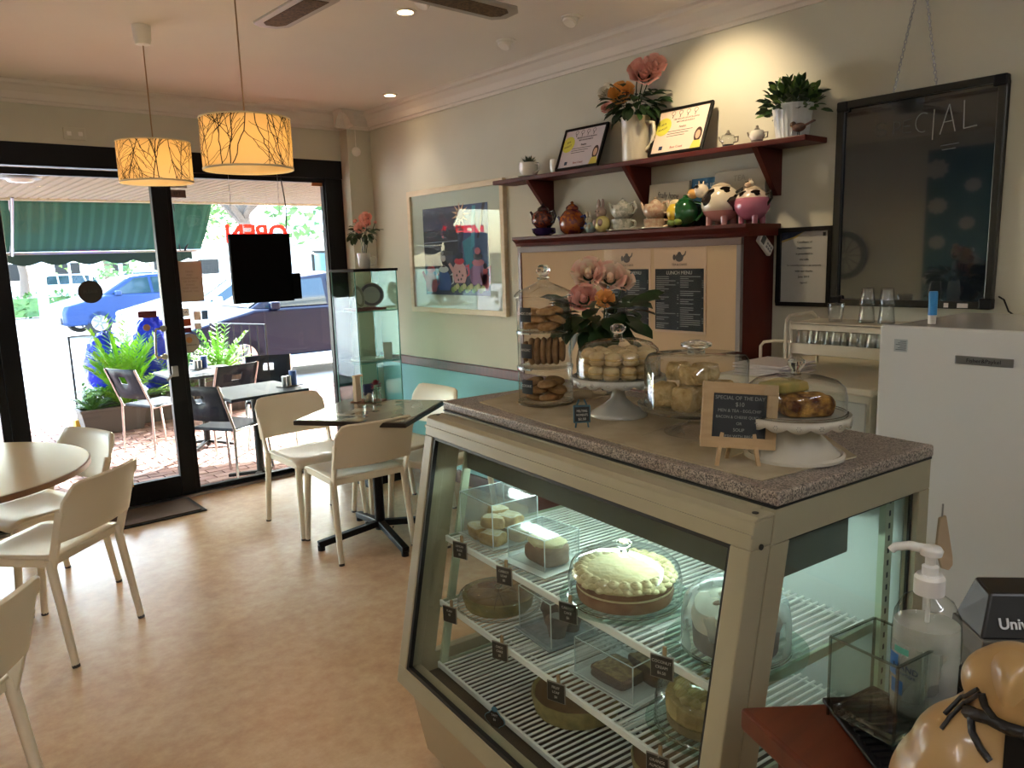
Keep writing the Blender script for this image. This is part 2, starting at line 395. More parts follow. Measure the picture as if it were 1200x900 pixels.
rs = loc_in(w1, ony(222, 402, YF+.02)); MB().tube([rs+V((0, -.002, 0)), rs+V((0, .002, 0))], .065, 26).build('round_sticker', mat('taupe_sticker', '#a89f92', .6), w1)
MB().tube([rs+V((0, -.004, .02)), rs+V((0, .0, .02))], .02, 18).build('sticker_emblem', mat('amber_sticker', '#b07a45', .6), w1)
text('RECOMMENDED', .013, M['ink'], 'lettering', w1, frame(rs+V((0, -.004, -.015)), (1, 0, 0), (0, 0, 1)))
wsticker('ticket_sticker', 208, 212, .11, .09, '#b9bdb6', 'NOW', '#e8e8e4', .04); wsticker('ticket_sticker', 207.5, 227, .11, .05, '#6b5a50', 'EFT', '#1b1b1b', .03)
wsticker('orange_notice', 371, 209, .085, .11, '#c08858', None)
p_ = loc_in(w1, ony(371, 209, YF+.02)); MB().bar(p_+V((-.025, -.005, .025)), p_+V((.025, -.005, -.025)), .004, .012, up=(0, 1, 0)).build('pen_mark', M['ink'], w1)
# ---------------------------------------------------------------- chairs and tables inside
CHAIRP = mat('cream_chair', '#dbd1bb', .42)
FOOT = mat('grey_foot', '#3a3733', .6)
def make_chair(label):
    t = thing('cafe_chair', label, 'chair', group='cream stacking chairs')
    W = .205
    # seat: dished sheet with rolled front
    n, k = 10, 10; vs = []; fs = []
    for i in range(k+1):
        y = .02+.41*i/k
        for j in range(n+1):
            u = -1+2*j/n; v_ = i/k
            z = .445 - .018*(1-u*u)*sin(pi*min(1, v_*1.15)) - (.03*((v_-.82)/.18)**2 if v_ > .82 else 0)
            x = u*W*(1-.04*(v_ > .9)); vs.append((x, y, z))
    for i in range(k):
        for j in range(n): a = i*(n+1)+j; fs.append((a, a+1, a+n+2, a+n+1))
    mb = MB().add(vs, fs); mb.build('seat', CHAIRP, t, smooth=60, solid=.012, bevel=0)
    MB().box(-W+.005, -W+.017, .03, .40, .405, .44).box(W-.017, W-.005, .03, .40, .405, .44).box(-W+.01, W-.01, .02, .03, .41, .44).build('seat_rim', CHAIRP, t, bevel=.003)
    # backrest
    n, k = 16, 8; vs = []; fs = []; r = .055; WB = .222
    for i in range(k+1):
        for j in range(n+1):
            u = -1+2*j/n; x = u*WB; e = max(0, abs(x)-(WB-r))
            zt = .750 - (r - math.sqrt(max(0, r*r-e*e)))
            z0 = .515; z = z0+(zt-z0)*i/k
            y = -.005 - .28*(z-.44) - .035*(1-u*u)
            if i == k: y -= .012
            vs.append((x, y, z))
    for i in range(k):
        for j in range(n): a = i*(n+1)+j; fs.append((a, a+1, a+n+2, a+n+1))
    MB().add(vs, fs).build('backrest', CHAIRP, t, smooth=60, solid=.014, bevel=.003)
    for s in (-1, 1):
        MB().bar((s*.205, .02, .40), (s*.215, -.055, .64), .016, .034, up=(0, 1, 0)).build('back_post', CHAIRP, t, bevel=.004)
        mb = MB(); mb.cur = 0
        mb.tube([(s*.205, .025, .44), (s*.213, -.035, .01)], [.019, .015], 8); mb.cur = 1; mb.tube([(s*.213, -.035, .012), (s*.2135, -.037, 0)], .0152, 8)
        mb.build('leg', [CHAIRP, FOOT], t, smooth=50)
        mb = MB(); mb.tube([(s*.19, .40, .42), (s*.205, .435, .01)], [.019, .015], 8); mb.cur = 1; mb.tube([(s*.205, .435, .012), (s*.205, .436, 0)], .0152, 8)
        mb.build('leg', [CHAIRP, FOOT], t, smooth=50)
    for s in (-1, 1): MB().tube([(s*.2, .022, .425), (s*.2, .008, .425)], .006, 8).build('screw', FOOT, t)
    return t
def face(hx, hy): return math.atan2(-hx, hy)   # rz so that local +y points along (hx, hy)
chairs = [
 ((.60, 3.47), (-.67, .74), 'cream chair nearest the round table, back towards the counter, seat angled under the tabletop'),
 ((.70, 4.28), (-.93, -.36), 'cream chair on the far side of the round table beside the glass door'),
 ((.055, 2.27), (-.72, .69), 'cream chair cut by the left edge of the picture, in front of the round table'),
 ((1.95, 4.40), (0, -1), 'cream chair between the square table and the window, its seat facing the counter'),
 ((1.94, 3.50), (.06, 1), 'cream chair with its back to the viewer at the square table'),
 ((2.64, 4.02), (-1, -.05), 'cream chair on the far side of the square table against the aqua wall'),
 ((2.47, 3.37), (-.2, .98), 'cream chair half hidden behind the corner of the cake display case'),
]
c0 = make_chair(chairs[0][2])
for i, (p, hd, lb) in enumerate(chairs):
    c = c0 if i == 0 else dup(c0, label=lb)
    c.location = (p[0], p[1], 0); c.rotation_euler = (0, 0, face(*hd))
# round table
t = thing('round_table', 'round cream laminate cafe table by the glass door', 'table', (.087, 3.881, 0))
MB().cyl((0, 0), .61, .715, .7385, 64).build('tabletop', mat('cream_laminate', '#cdb892', .22), t, smooth=40)
MB().lathe([(.609, .712), (.617, .715), (.617, .736), (.611, .7383), (.609, .735)], n=64, closed=True).build('table_edge', mat('brown_edging', '#7a5a3e', .4), t, smooth=40)
MB().cyl((0, 0), .03, .05, .712, 16).build('pedestal', M['black_pl'], t, smooth=40)
for a in (10, 100, 190, 280):
    d = V((cos(R(a)), sin(R(a)), 0)); mb = MB().bar(d*.02+V((0, 0, .075)), d*.33+V((0, 0, .035)), .035, .03); f = mb.build('base_arm', M['black_pl'], t, bevel=.005)
    MB().cyl(tuple(d*.32)[:2], .018, 0, .03, 12).build('foot_pad', M['black_pl'], f)
# square table
tc = V((2.09, 3.70, 0)); ta = math.atan2(-.51, .37)
t = thing('square_table', 'square dark edged cafe table with a patterned top, four chairs around it', 'table', tuple(tc), ta)
HS = .315
MB().box(-HS, HS, -HS, HS, .712, .737).build('tabletop', mat('dark_table_edge', '#231a17', .35), t, bevel=.004)
tt = mat('table_print', '#6f6a60', .16, noise=9, c2='#a79f8c', kind='voronoi', stretch=(1.6, .8, 1), coat=.5)
MB().box(-HS+.012, HS-.012, -HS+.012, HS-.012, .736, .7395).build('table_print', tt, t)
for k in range(9):
    a, b = random.uniform(-.24, .2), random.uniform(-.24, .24)
    MB().box(a, a+random.uniform(.05, .12), b, b+random.uniform(.02, .06), .7395, .7399).build('print_patch', mat('patch%d' % (k % 3), ['#b3ab94', '#4a4a48', '#8f7f6a'][k % 3], .2, coat=.5), t)
MB().cyl((0, 0), .028, .05, .712, 16).build('pedestal', M['black_pl'], t, smooth=40)
for p in [(1.892, 3.975), (2.201, 3.627-.12), (2.30, 4.02), (1.80, 3.62), ][:0]: pass
for a in (45, 135, 225, 315):
    d = V((cos(R(a)), sin(R(a)), 0)); f = MB().bar(d*.02+V((0, 0, .085)), d*.36+V((0, 0, .035)), .04, .035).build('base_arm', M['black_pl'], t, bevel=.005)
    MB().cyl(tuple(d*.345)[:2], .02, 0, .03, 12).build('foot_pad', M['black_pl'], f)
# table centre: board, menu block, salt, jar with red flower
cp = onz(432, 470, .741)
t = thing('cork_mat', 'small brown square mat at the middle of the square table', 'mat', (cp.x, cp.y, .740), ta)
MB().box(-.09, .09, -.06, .06, 0, .006).build('mat_board', mat('cork', '#6a3f24', .6), t, bevel=.002)
def on_mat(dx, dy): return (cp.x+dx, cp.y+dy, .747)
p = onz(422, 470, .747)
t = thing('table_sign', 'upright cream wooden holder on the square table', 'sign', (p.x-.01, p.y+.01, .7465), R(20))
MB().box(-.022, .022, -.012, .012, 0, .15).build('holder', mat('pale_wood', '#cbb593', .6), t, bevel=.003)
MB().box(-.025, .045, -.014, .014, .142, .152).build('holder_top', mat('pale_wood', '#cbb593', .6), t, bevel=.003)
p = onz(432, 471, .747)
t = thing('sugar_jar', 'small patterned glass pot with a dark blue napkin in it', 'jar', (p.x+.005, p.y+.005, .7465))
MB().open_lathe([(.0, .002), (.03, .002), (.032, .02), (.032, .055), (.034, .06)], n=20).build('jar_body', M['cglass'], t, smooth=50, solid=.002)
MB().ball((0, 0, .03), .026, (1, 1, .9), jit=.1).build('sugar', mat('sugar', '#b9b1a2', .9), t, smooth=80)
MB().box(-.03, .03, -.01, .012, .04, .105).build('napkin', mat('navy_cloth', '#1f2b50', .8), t, bevel=.005)
p = onz(440, 472, .747)
t = thing('flower_jar', 'little glass jar holding one dark red flower on the square table', 'vase', (p.x+.01, p.y, .7465))
MB().open_lathe([(0, .002), (.024, .002), (.027, .01), (.027, .045), (.02, .055), (.022, .062)], n=20).build('jar_body', M['cglass'], t, smooth=50, solid=.002)
MB().tube([(0, 0, .01), (0, 0, .09)], .0025, 6).build('stem', M['leaf_dk'], t)
mb = MB()
for k in range(70):
    a = random.uniform(0, 2*pi); e = random.uniform(-.4, 1.4); d = V((cos(a)*cos(e), sin(a)*cos(e), sin(e))); mb.leaf(V((0, 0, .1))+d*.008, d, V((0, 0, 1)), .03, .016)
mb.build('petals', mat('crimson_petal', '#7e1224', .6), t)
mb = MB(); [mb.leaf((0, 0, .07), (cos(a), sin(a), .3), (0, 0, 1), .045, .02) for a in (0, 2, 4)]; mb.build('leaves', M['leaf_dk'], t)

# door mat
q = [onz(150, 618, 0), onz(228, 600, 0), onz(212, 585, 0), onz(120, 603, 0)]
t = thing('door_mat', 'dark brown door mat lying inside the glass door', 'mat', (1.15, 5.12, 0))
MB().box(-.55, .38, -.2, .17, .0, .008).build('rubber_edge', M['black_pl'], t, bevel=.003)
MB().box(-.52, .35, -.175, .145, .008, .014).build('pile', mat('brown_pile', '#4c3a30', .95, bump=(300, .6, .003)), t)

# ---------------------------------------------------------------- pendant lamps, downlights, fan
def pendant(x, y, zs, label):
    t = thing('pendant_lamp', label, 'lamp', (x, y, zs), group='branch print pendant lamps')
    r, h = .158, .175
    shm = bpy.data.materials.get('shade_fabric')
    if not shm:
        shm = bpy.data.materials.new('shade_fabric'); shm.use_nodes = True; nt = shm.node_tree; N = nt.nodes; N.clear(); L = nt.links
        o = N.new('ShaderNodeOutputMaterial'); d = N.new('ShaderNodeBsdfDiffuse'); tl = N.new('ShaderNodeBsdfTranslucent'); mx = N.new('ShaderNodeMixShader')
        d.inputs[0].default_value = srgb('#d9c6a0'); tl.inputs[0].default_value = srgb('#f0cf90'); mx.inputs[0].default_value = .55
        L.new(d.outputs[0], mx.inputs[1]); L.new(tl.outputs[0], mx.inputs[2]); L.new(mx.outputs[0], o.inputs[0])
    MB().open_lathe([(r, -h/2), (r, h/2)], n=56).build('lamp_shade', shm, t, smooth=60)
    ringm = mat('shade_rim', '#d8c8a0', .5)
    MB().lathe([(r+.0015, -h/2-.003), (r+.0015, -h/2+.004), (r-.002, -h/2+.004), (r-.002, -h/2-.003)], n=56, closed=True).build('shade_rim', ringm, t, smooth=40)
    MB().lathe([(r+.0015, h/2-.003), (r+.0015, h/2+.003), (r-.002, h/2+.003), (r-.002, h/2-.003)], n=56, closed=True).build('shade_rim', ringm, t, smooth=40)
    # printed twigs, thin raised print on the shade
    rng = random.Random(int(y*100)); mb = MB()
    def twig(a, z, da, dz, wd, dep):
        pts = []; n = 7
        for i in range(n+1):
            pts.append((a, z)); a += da*(1+rng.uniform(-.5, .5))+rng.uniform(-.03, .03); z += dz*(1+rng.uniform(-.3, .3))
            if abs(z) > h/2-.003: break
            if dep and rng.random() < .55: twig(a, z, da*.5+rng.choice((-1, 1))*rng.uniform(.03, .09), dz*rng.uniform(.4, .9), wd*.65, dep-1)
        pts.append((a, max(-h/2+.002, min(h/2-.002, z))))
        for (a0, z0), (a1, z1) in zip(pts, pts[1:]):
            d = V(((a1-a0)*r, z1-z0)); l = d.length
            if l < 1e-4: continue
            nx, nz = -d.y/l*wd/2, d.x/l*wd/2; q = []
            for aa, zz, s in ((a0, z0, 1), (a0, z0, -1), (a1, z1, -1), (a1, z1, 1)):
                a2 = aa+s*nx/r; z2 = zz+s*nz; q.append(((r+.0012)*cos(a2), (r+.0012)*sin(a2), z2))
            mb.quad(*q)
    for k in range(22):
        a = 2*pi*k/22+rng.uniform(-.1, .1)
        if rng.random() < .75: twig(a, -h/2+.003, rng.uniform(-.04, .04), .026, .004, 2)
        else: twig(a, h/2-.003, rng.uniform(-.06, .06), -.024, .0035, 2)
    mb.build('branch_print', mat('branch_ink', '#2e241c', .9), t)
    MB().tube([(0, 0, h/2-.01), (0, 0, CZ-zs-.07)], .003, 6).tube([(0, 0, .03), (0, 0, h/2+.015)], .012, 10).build('cord', mat('beige_cord', '#9b7f5c', .6), t)
    for a in (0, 2.09, 4.19): MB().tube([(0, 0, h/2-.012), ((r-.002)*cos(a), (r-.002)*sin(a), h/2-.004)], .0015, 5).build('spider_arm', M['chrome'], t)
    MB().lathe([(.006, CZ-zs-.085), (.03, CZ-zs-.08), (.037, CZ-zs-.06), (.04, CZ-zs-.002), (.04, CZ-zs)], n=24).build('ceiling_cup', M['white_pl'], t, smooth=50)
    bl = MB().ball((0, 0, 0), .032, (1, 1, 1.15), 16, 10).build('bulb', mat('warm_bulb', '#ffe9b0', .5, emit=('#ffcf8c', 9)), t, smooth=80)
    return t
pendant(1.115, 3.835, 2.027, 'drum pendant lamp with branch pattern hanging nearer the window')
pendant(1.147, 2.83, 1.982, 'larger looking drum pendant lamp with branch pattern hanging nearer the counter')
def downlight(p, label, on=True, tilt=False, e=5):
    t = thing('downlight', label, 'light', (p.x, p.y, CZ), group='ceiling downlights')
    MB().lathe([(.05, 0), (.05, -.004), (.035, -.007), (.034, 0)], n=28, closed=True).build('trim_ring', M['white_pl'], t, smooth=40)
    if tilt:
        MB().lathe([(.0, -.002), (.032, -.002), (.034, -.03), (.028, -.035), (.0, -.03)], n=20).build('gimbal', M['white_pl'], t, rot=(R(0), R(28), 0), smooth=40)
    MB().cyl((0, 0), .03, -.005, -.002, 20).build('lamp_face', mat('lamp_on' if on else 'lamp_off', '#fff2d8', .5, emit=('#ffd9a0', 10) if on else None), t, rot=(0, R(28), 0) if tilt else None)
    if e:
        l = bpy.data.lights.new('spot', 'SPOT'); o = bpy.data.objects.new('lamp_light', l); col.objects.link(o)
        l.energy = e; l.color = (1, .86, .68); l.spot_size = R(95); l.spot_blend = .8; l.shadow_soft_size = .03
        o.parent = t; o.location = (0, 0, -.045); 
        return t, o
    return t, None
downlight(onz(475, 13, CZ), 'recessed ceiling downlight glowing behind the fan blade', e=3)
downlight(onz(457, 111, CZ), 'small recessed ceiling downlight nearest the window corner', e=2)
for q, lb in (((497, -2), 'tilted eyeball ceiling spot cut by the top edge between the fan blades'), ((593, 48), 'tilted eyeball ceiling spot further along the right cornice'), ((670, 20), 'tilted eyeball ceiling spot nearer the viewer by the cornice')):
    t_, o_ = downlight(onz(*q, CZ), lb, on=False, tilt=True, e=0)
# the eyeball spot over the shelf, just outside the top of the frame
for (sx, sy, lb, en) in ((2.5, 2.08, 'eyeball ceiling spot aimed at the wall above the shelf', 8), (2.5, .35, 'eyeball ceiling spot aimed at the wall over the fridge', 2)):
    t_, o_ = downlight(V((sx, sy, CZ)), lb, on=True, tilt=True, e=en); o_.rotation_euler = (0, R(-43), 0); o_.location = (.02, 0, -.06)
    o_.data.spot_size = R(88); o_.data.color = (1, .78, .5)
for (sx, sy, wl_) in ((-1.2, 4.0, 'far left by the shopfront'), (-1.2, 1.8, 'left, halfway down the room'), (-.9, -.6, 'behind the viewer on the left'), (.6, -1.7, 'rearmost behind the viewer'), (1.9, -.8, 'behind the fridge end'), (.2, 1.2, 'straight above the viewer')):  # unseen downlights, added to lift the light in the room
    downlight(V((sx, sy, CZ)), 'added ceiling downlight for fill light, outside the picture, '+wl_, e=5)
# tube fittings out of view, added to fill the near right side with light
for (sx, sy, wl_) in ((.9, -1.3, 'right of the viewer'), (-1.0, -1.3, 'left of the viewer'), (-1.3, 1.2, 'near the left wall')):
    t_ = thing('fill_tube_fitting', 'added ceiling tube fitting for fill light, outside the picture, '+wl_, 'light', (sx, sy, CZ), 0, 'added fill tube fittings')
    MB().box(-.6, .6, -.07, .07, -.04, 0).build('fitting_tray', M['white_pl'], t_, bevel=.004)
    for s in (-1, 1): MB().tube([(-.57, s*.035, -.055), (.57, s*.035, -.055)], .013, 10).build('light_tube', mat('fill_tube', '#ffffff', .4, emit=('#eef3ff', 9.5)), t_, smooth=60)
# ceiling fan: hub above the frame, two blades reach into view
fz = 2.36
fc = V((1.215, 2.085, fz))
t = thing('ceiling_fan', 'ceiling fan with pale rimmed rattan insert blades', 'fan', tuple(fc))
MB().lathe([(0, -.05), (.06, -.045), (.085, -.01), (.085, .05), (.05, .08), (.02, .09)], n=28).build('motor_housing', M['steel'], t, smooth=50)
MB().tube([(0, 0, .08), (0, 0, CZ-fz-.03)], .012, 12).build('down_rod', M['steel'], t)
MB().lathe([(.02, CZ-fz-.06), (.06, CZ-fz-.02), (.065, CZ-fz)], n=24).build('ceiling_rose', M['steel'], t, smooth=50)
rat = mat('rattan', '#6b5334', .7, noise=140, c2='#3c2c18', kind='voronoi')
blm = mat('blade_grey', '#a9a49a', .35)
def blade(ang, L=.60):
    o = bpy.data.objects.new('fan_blade', None); col.objects.link(o); o.parent = t; o.rotation_euler = (R(-3), 0, ang)
    hw = .066; c = .035
    outl = [(.14, -hw*.6), (.22, -hw), (L-c, -hw), (L, -hw+c), (L, hw-c), (L-c, hw), (.22, hw), (.14, hw*.6)]
    MB().prism(outl, -.004, .004).build('blade_frame', blm, o, bevel=.002)
    hi = .04
    inl = [(.24, -hi), (L-.06, -hi), (L-.035, -hi+.02), (L-.035, hi-.02), (L-.06, hi), (.24, hi)]
    MB().prism(inl, -.0055, .0055).build('rattan_insert', rat, o)
    MB().box(.05, .2, -.02, .02, -.012, -.004).build('blade_arm', M['steel'], o, bevel=.002)
for k in range(4): blade(R(2+90*k))
# detector in the corner pier, socket over the door
p = ony(417, 178, YF-.13)
t = thing('motion_sensor', 'small white motion sensor on the corner pier below the cornice', 'sensor', (p.x, YF-.13, p.z))
MB().lathe([(0, .03), (.022, .028), (.032, .015), (.034, 0), (0, 0)], n=20).build('sensor_dome', M['white_pl'], t, rot=(R(90), 0, 0), smooth=50)
MB().tube([(0, -.005, .03), (0, -.005, CZ-p.z-.12)], .003, 6).build('sensor_cord', M['white_pl'], t)
p = ony(87, 157, YF-.02)
t = thing('wall_socket', 'cream double socket plate on the wall above the door', 'socket', (p.x, YF-.02, p.z))
MB().box(-.06, .06, -.01, 0, -.036, .036).build('socket_plate', M['wall'], t, bevel=.004)
for s in (-1, 1): MB().box(s*.03-.012, s*.03+.012, -.014, -.009, -.012, .012).build('socket_outlet', M['white_pl'], t, bevel=.002)

# ---------------------------------------------------------------- neon sign hanging in the window
p0 = ony(267, 274, YF-.12); p1 = ony(344, 352, YF-.12); p2 = ony(353, 350, YF-.12); p3 = ony(346, 320, YF-.12)
t = thing('neon_sign', 'black backed neon open sign hanging on wires in the shop window', 'sign', ((p0.x+p1.x)/2, YF-.12, p1.z))
cx = (p0.x+p1.x)/2; hh = p0.z-p1.z
MB().box(p0.x-cx, p1.x-cx, -.02, .02, 0, hh).build('sign_box', mat('matt_black', '#020203', .7, spec=.08), t, bevel=.004)
MB().box(p1.x-cx, p2.x-cx, -.02, .02, .01, p3.z-p1.z).build('transformer_box', mat('matt_black', '#050507', .55), t, bevel=.004)
text('OPEN', .17, mat('neon_red', '#ff4030', .5, emit=('#ff140c', 3.0)), 'neon_letters', t, frame((-.0, .035, hh-.005), (-1, 0, 0), (0, 0, 1)), ext=.008, bold=.004)
MB().box(p0.x-cx+.01, p1.x-cx-.01, .022, .028, hh-.09, hh+.0).build('letter_rail', M['black_pl'], t)
for xx in (-.18, .16): MB().tube([(xx, 0, hh-.01), (xx+.004, .0, 2.20-p1.z), (xx+.004, .105, 2.205-p1.z)], .0015, 5).build('hanging_wire', M['steel'], t)
pw = [(.2, 0, .05)] + [(.2+.01*sin(k*1.3), 0, .05+k*(2.2-p1.z-.05)/9) for k in range(1, 10)] + [(.14, -.02, 2.24-p1.z)]
MB().tube(pw, .004, 6).build('power_cord', M['black_pl'], t)

# ---------------------------------------------------------------- glass display tower in the corner
TX0, TX1, TY0, TY1, TZ = 2.52, 2.84, 4.6, 4.93, 1.5
t = thing('display_tower', 'tall narrow glass display cabinet with a black top in the corner', 'cabinet', ((TX0+TX1)/2, (TY0+TY1)/2, 0))
w_ = (TX1-TX0)/2; d_ = (TY1-TY0)/2
MB().box(-w_-.01, w_+.01, -d_-.01, d_+.01, TZ-.018, TZ).build('top_plate', M['black_pl'], t, bevel=.002)
MB().box(-w_, w_, -d_, d_, 0, .06).build('base', M['black_pl'], t, bevel=.003)
for nm, b in (('glass_side', (-w_, -w_+.005, -d_, d_)), ('glass_side', (w_-.005, w_, -d_, d_)), ('glass_back', (-w_, w_, d_-.005, d_)), ('glass_door', (-w_, w_, -d_, -d_+.005))):
    MB().box(*b, .06, TZ-.018).build(nm, M['green_glass'], t)
edge = mat('glass_edge', '#5f8f82', .2)
for sx in (-1, 1):
    for sy in (-1, 1): MB().box(sx*w_-.003, sx*w_+.003, sy*d_-.003, sy*d_+.003, .06, TZ-.018).build('glass_edge', edge, t)
for z in (.40, .86, 1.21):
    MB().box(-w_+.006, w_-.006, -d_+.006, d_-.006, z, z+.006).build('glass_shelf', M['green_glass'], t)
    MB().box(-w_+.006, w_-.006, -d_+.005, -d_+.008, z, z+.006).build('shelf_edge', edge, t)
cxp, cyp = (TX0+TX1)/2, (TY0+TY1)/2
tag(MB().box(-.12, .12, -.08, .09, 0, .014).build('red_cloth', mat('red_cloth', '#7c2a30', .8), None, loc=(cxp, cyp, 1.2165), bevel=.004), 'folded dark red cloth on the upper glass shelf of the display tower', 'cloth')
def plate(px, r, label, x, y, z, rz, c1, c2):
    t = thing('plate', label, 'plate', (x, y, z), (R(0), 0, rz), group='plates in the display tower')
    o = MB().lathe([(0, .004), (r*.6, .004), (r, .016), (r, .013), (r*.6, 0), (0, 0)], n=36).build('dish', mat(c1, c1, .2), t, rot=(R(78), 0, 0), loc=(0, 0, r), smooth=50)
    MB().lathe([(r*.7, .0085), (r*.93, .0155), (r*.93, .0135), (r*.7, .006)], n=36, closed=True).build('rim_band', mat(c2, c2, .2), t, rot=(R(78), 0, 0), loc=(0, -.0015, r), smooth=50)
    MB().tube([(-.03, -.02, 0), (-.03, .035, .0), (0, .03, r)], .002, 5).tube([(.03, -.02, 0), (.03, .035, 0), (0, .03, r)], .002, 5).build('plate_stand', M['black_pl'], t)
plate(0, .085, 'round plate with a dark patterned rim standing in the glass tower', cxp+.07, cyp+.03, 1.2305, R(-25), '#b8b2ac', '#6e6470')
plate(0, .078, 'white plate on a stand turned edgewise in the glass tower', cxp-.06, cyp-.0, 1.2305, R(35), '#d8d2c8', '#a39c90')
tag(MB().lathe([(0, 0), (.12, .0), (.125, .006), (.12, .012), (0, .012)], n=30).build('serving_plate', M['ceramic'], None, loc=(cxp, cyp, .8665), smooth=50), 'white oval dish lying on the middle shelf of the glass tower', 'plate')
tag(MB().box(-.03, .03, -.002, .002, 0, .12).build('white_card', M['paper'], None, loc=(cxp+.1, cyp-.1, .8665), rot=R(-30)), 'white card standing on the middle shelf of the glass tower', 'card')

# flowers -----------------------------------------------------------
def rose(parent, c, r, m, rng, tilt=(0, 0, 1), name='rose_bloom'):
    mb = MB(); d = V(tilt).normalized(); u = d.orthogonal().normalized(); w = d.cross(u); c = V(c)
    for ring, (R_, h_, n, sp) in enumerate(((.22, .62, 3, 1.5), (.42, .66, 4, 1.2), (.68, .58, 5, 1.0), (.95, .42, 6, .85))):
        a0 = rng.uniform(0, 6)
        for k in range(n):
            a = a0+2*pi*k/n; vs = []; lift = rng.uniform(-.06, .06); NF, NG = 5, 6
            for i in range(NF+1):
                f = i/NF; rad = R_*(.35+.65*f**.7)+(.10*R_*(f > .85)); wf = sp*(.35+.65*sin(pi*min(1, .12+.62*f)))
                for j in range(NG+1):
                    g = -1+2*j/NG; an = a+g*wf*.62; z = -.5+(h_+lift+.5)*f*(1-.16*g*g*f)
                    vs.append(c+(u*cos(an)+w*sin(an))*r*(rad*(1+.06*g*g*f))+d*r*z)
            mb.add(vs, [(i*(NG+1)+j, i*(NG+1)+j+1, (i+1)*(NG+1)+j+1, (i+1)*(NG+1)+j) for i in range(NF) for j in range(NG)])
    mb.ball(c+d*r*.15, r*.24, (1, 1, 1.5), 8, 6)
    o = mb.build(name, m, parent, smooth=70)
    MB().lathe([(0, -.6*r), (.3*r, -.45*r), (.42*r, -.2*r)], n=8).build('sepal', M['leaf_dk'], parent).matrix_local = frame(c, u, w)
    return o
def bouquet(t, blooms, stems_z, nleaf, R0, leafm, zc, leafL=.05, rng=None, stem_m=None, spread=1.0, xmax=9, wl=.62, emax=.35):
    rng = rng or random
    mb = MB()
    for (c, r, m_) in blooms: mb.tube([(0, 0, stems_z), (c[0]*.3, c[1]*.3, (stems_z+c[2])*.5), c], .0025, 5)
    mb.build('stems', stem_m or M['leaf_dk'], t)
    for (c, r, m_) in blooms: rose(t, c, r, m_, rng, tilt=tuple(V((c[0]*3-.75, c[1]*3-.65, .55))))
    for k in range(nleaf):
        a = rng.uniform(0, 2*pi); e = rng.uniform(-.7, emax); d = V((cos(a)*cos(e), sin(a)*cos(e), sin(e)))
        p = V((0, 0, zc))+d*R0*rng.uniform(.35, 1)*spread
        d2 = (d+V((rng.uniform(-.4, .4), rng.uniform(-.4, .4), rng.uniform(-.35, .25)))).normalized(); ll = leafL*rng.uniform(.75, 1.25)
        if p.x+d2.x*ll > xmax: p.x = xmax-abs(d2.x)*ll
        MB().oleaf(p, d2, V((rng.uniform(-.6, .2), rng.uniform(-.6, .2), 1)), ll, ll*wl).build('leaf', leafm, t, smooth=60)
pk = mat('pink_petal', '#e39a88', .6, noise=30, c2='#eeb8a6'); pkl = mat('pale_pink_petal', '#efc0b2', .6, noise=30, c2='#e5a59a')
yel = mat('apricot_petal', '#ecb45e', .6, noise=30, c2='#e8a558'); wht = mat('white_petal', '#d9d4c2', .6); crm = mat('cream_petal', '#efdcbc', .6, noise=22, c2='#ecb09c')
t = thing('mug_of_roses', 'white mug with pink artificial roses on top of the glass tower', 'flowers', (2.68, 4.74, TZ+.001))
mugp = [(0, .002), (.034, .002), (.038, .01), (.047, .1), (.047, .105), (.043, .1), (.035, .012), (0, .012)]
MB().lathe(mugp, n=28).build('mug', M['ceramic'], t, smooth=50)
MB().tube([(.043, -.02, .085), (.07, -.03, .08), (.078, -.034, .055), (.065, -.028, .03), (.04, -.018, .025)], .005, 8).build('mug_handle', M['ceramic'], t, smooth=60)
rg = random.Random(3)
bouquet(t, [((-.03, -.03, .27), .042, pk), ((.03, 0, .335), .045, pk), ((.02, -.03, .30), .028, pk), ((-.04, .02, .32), .015, pk), ((.09, -.02, .31), .012, pk)], .02, 60, .1, M['leaf_dk'], .25, .055, rg)
# ---------------------------------------------------------------- framed picture on the right wall
def wall_thing(name, label, cat, y, z, x=WX, group=None, rot=None):
    """Empty on the right wall: local x reads along -Y, local y is up, local z points into the room"""
    t = thing(name, label, cat, group=group); t.matrix_world = frame((x, y, z), (0, -1, 0), (0, 0, 1))
    if rot: t.matrix_world = t.matrix_world @ rot
    return t
def ring4(mb, w, h, b, z0, z1):
    mb.box(-w/2, w/2, h-b, h, z0, z1).box(-w/2, w/2, 0, b, z0, z1).box(-w/2, -w/2+b, b, h-b, z0, z1).box(w/2-b, w/2, b, h-b, z0, z1); return mb
def flat(o_parent, name, pts, m, z0, z1): return MB().prism(pts, z0, z1).build(name, m, o_parent)
def ell(cx, cy, rx, ry, n=20, a0=0, a1=2*pi): return [(cx+rx*cos(a0+(a1-a0)*i/n), cy+ry*sin(a0+(a1-a0)*i/n)) for i in range(n)]
PY0, PY1, PZ0, PZ1 = 4.70, 3.64, 1.185, 2.02
t = wall_thing('framed_picture', 'pale wood framed teapot picture on the right wall', 'picture', (PY0+PY1)/2, PZ0)
PW, PH = PY0-PY1, PZ1-PZ0
ash = mat('ash_wood', '#d6c6a8', .5, noise=8, c2='#cdbb9b', stretch=(1, 5, 1))
ring4(MB(), PW, PH, .035, 0, .03).build('picture_frame', ash, t, bevel=.003)
flat(t, 'mount_board', [(-PW/2+.03, .03), (PW/2-.03, .03), (PW/2-.03, PH-.03), (-PW/2+.03, PH-.03)], mat('mount', '#c3cbc0', .7), .002, .012)
ax0, ax1, ay0, ay1 = -.36, .36, .125, .705
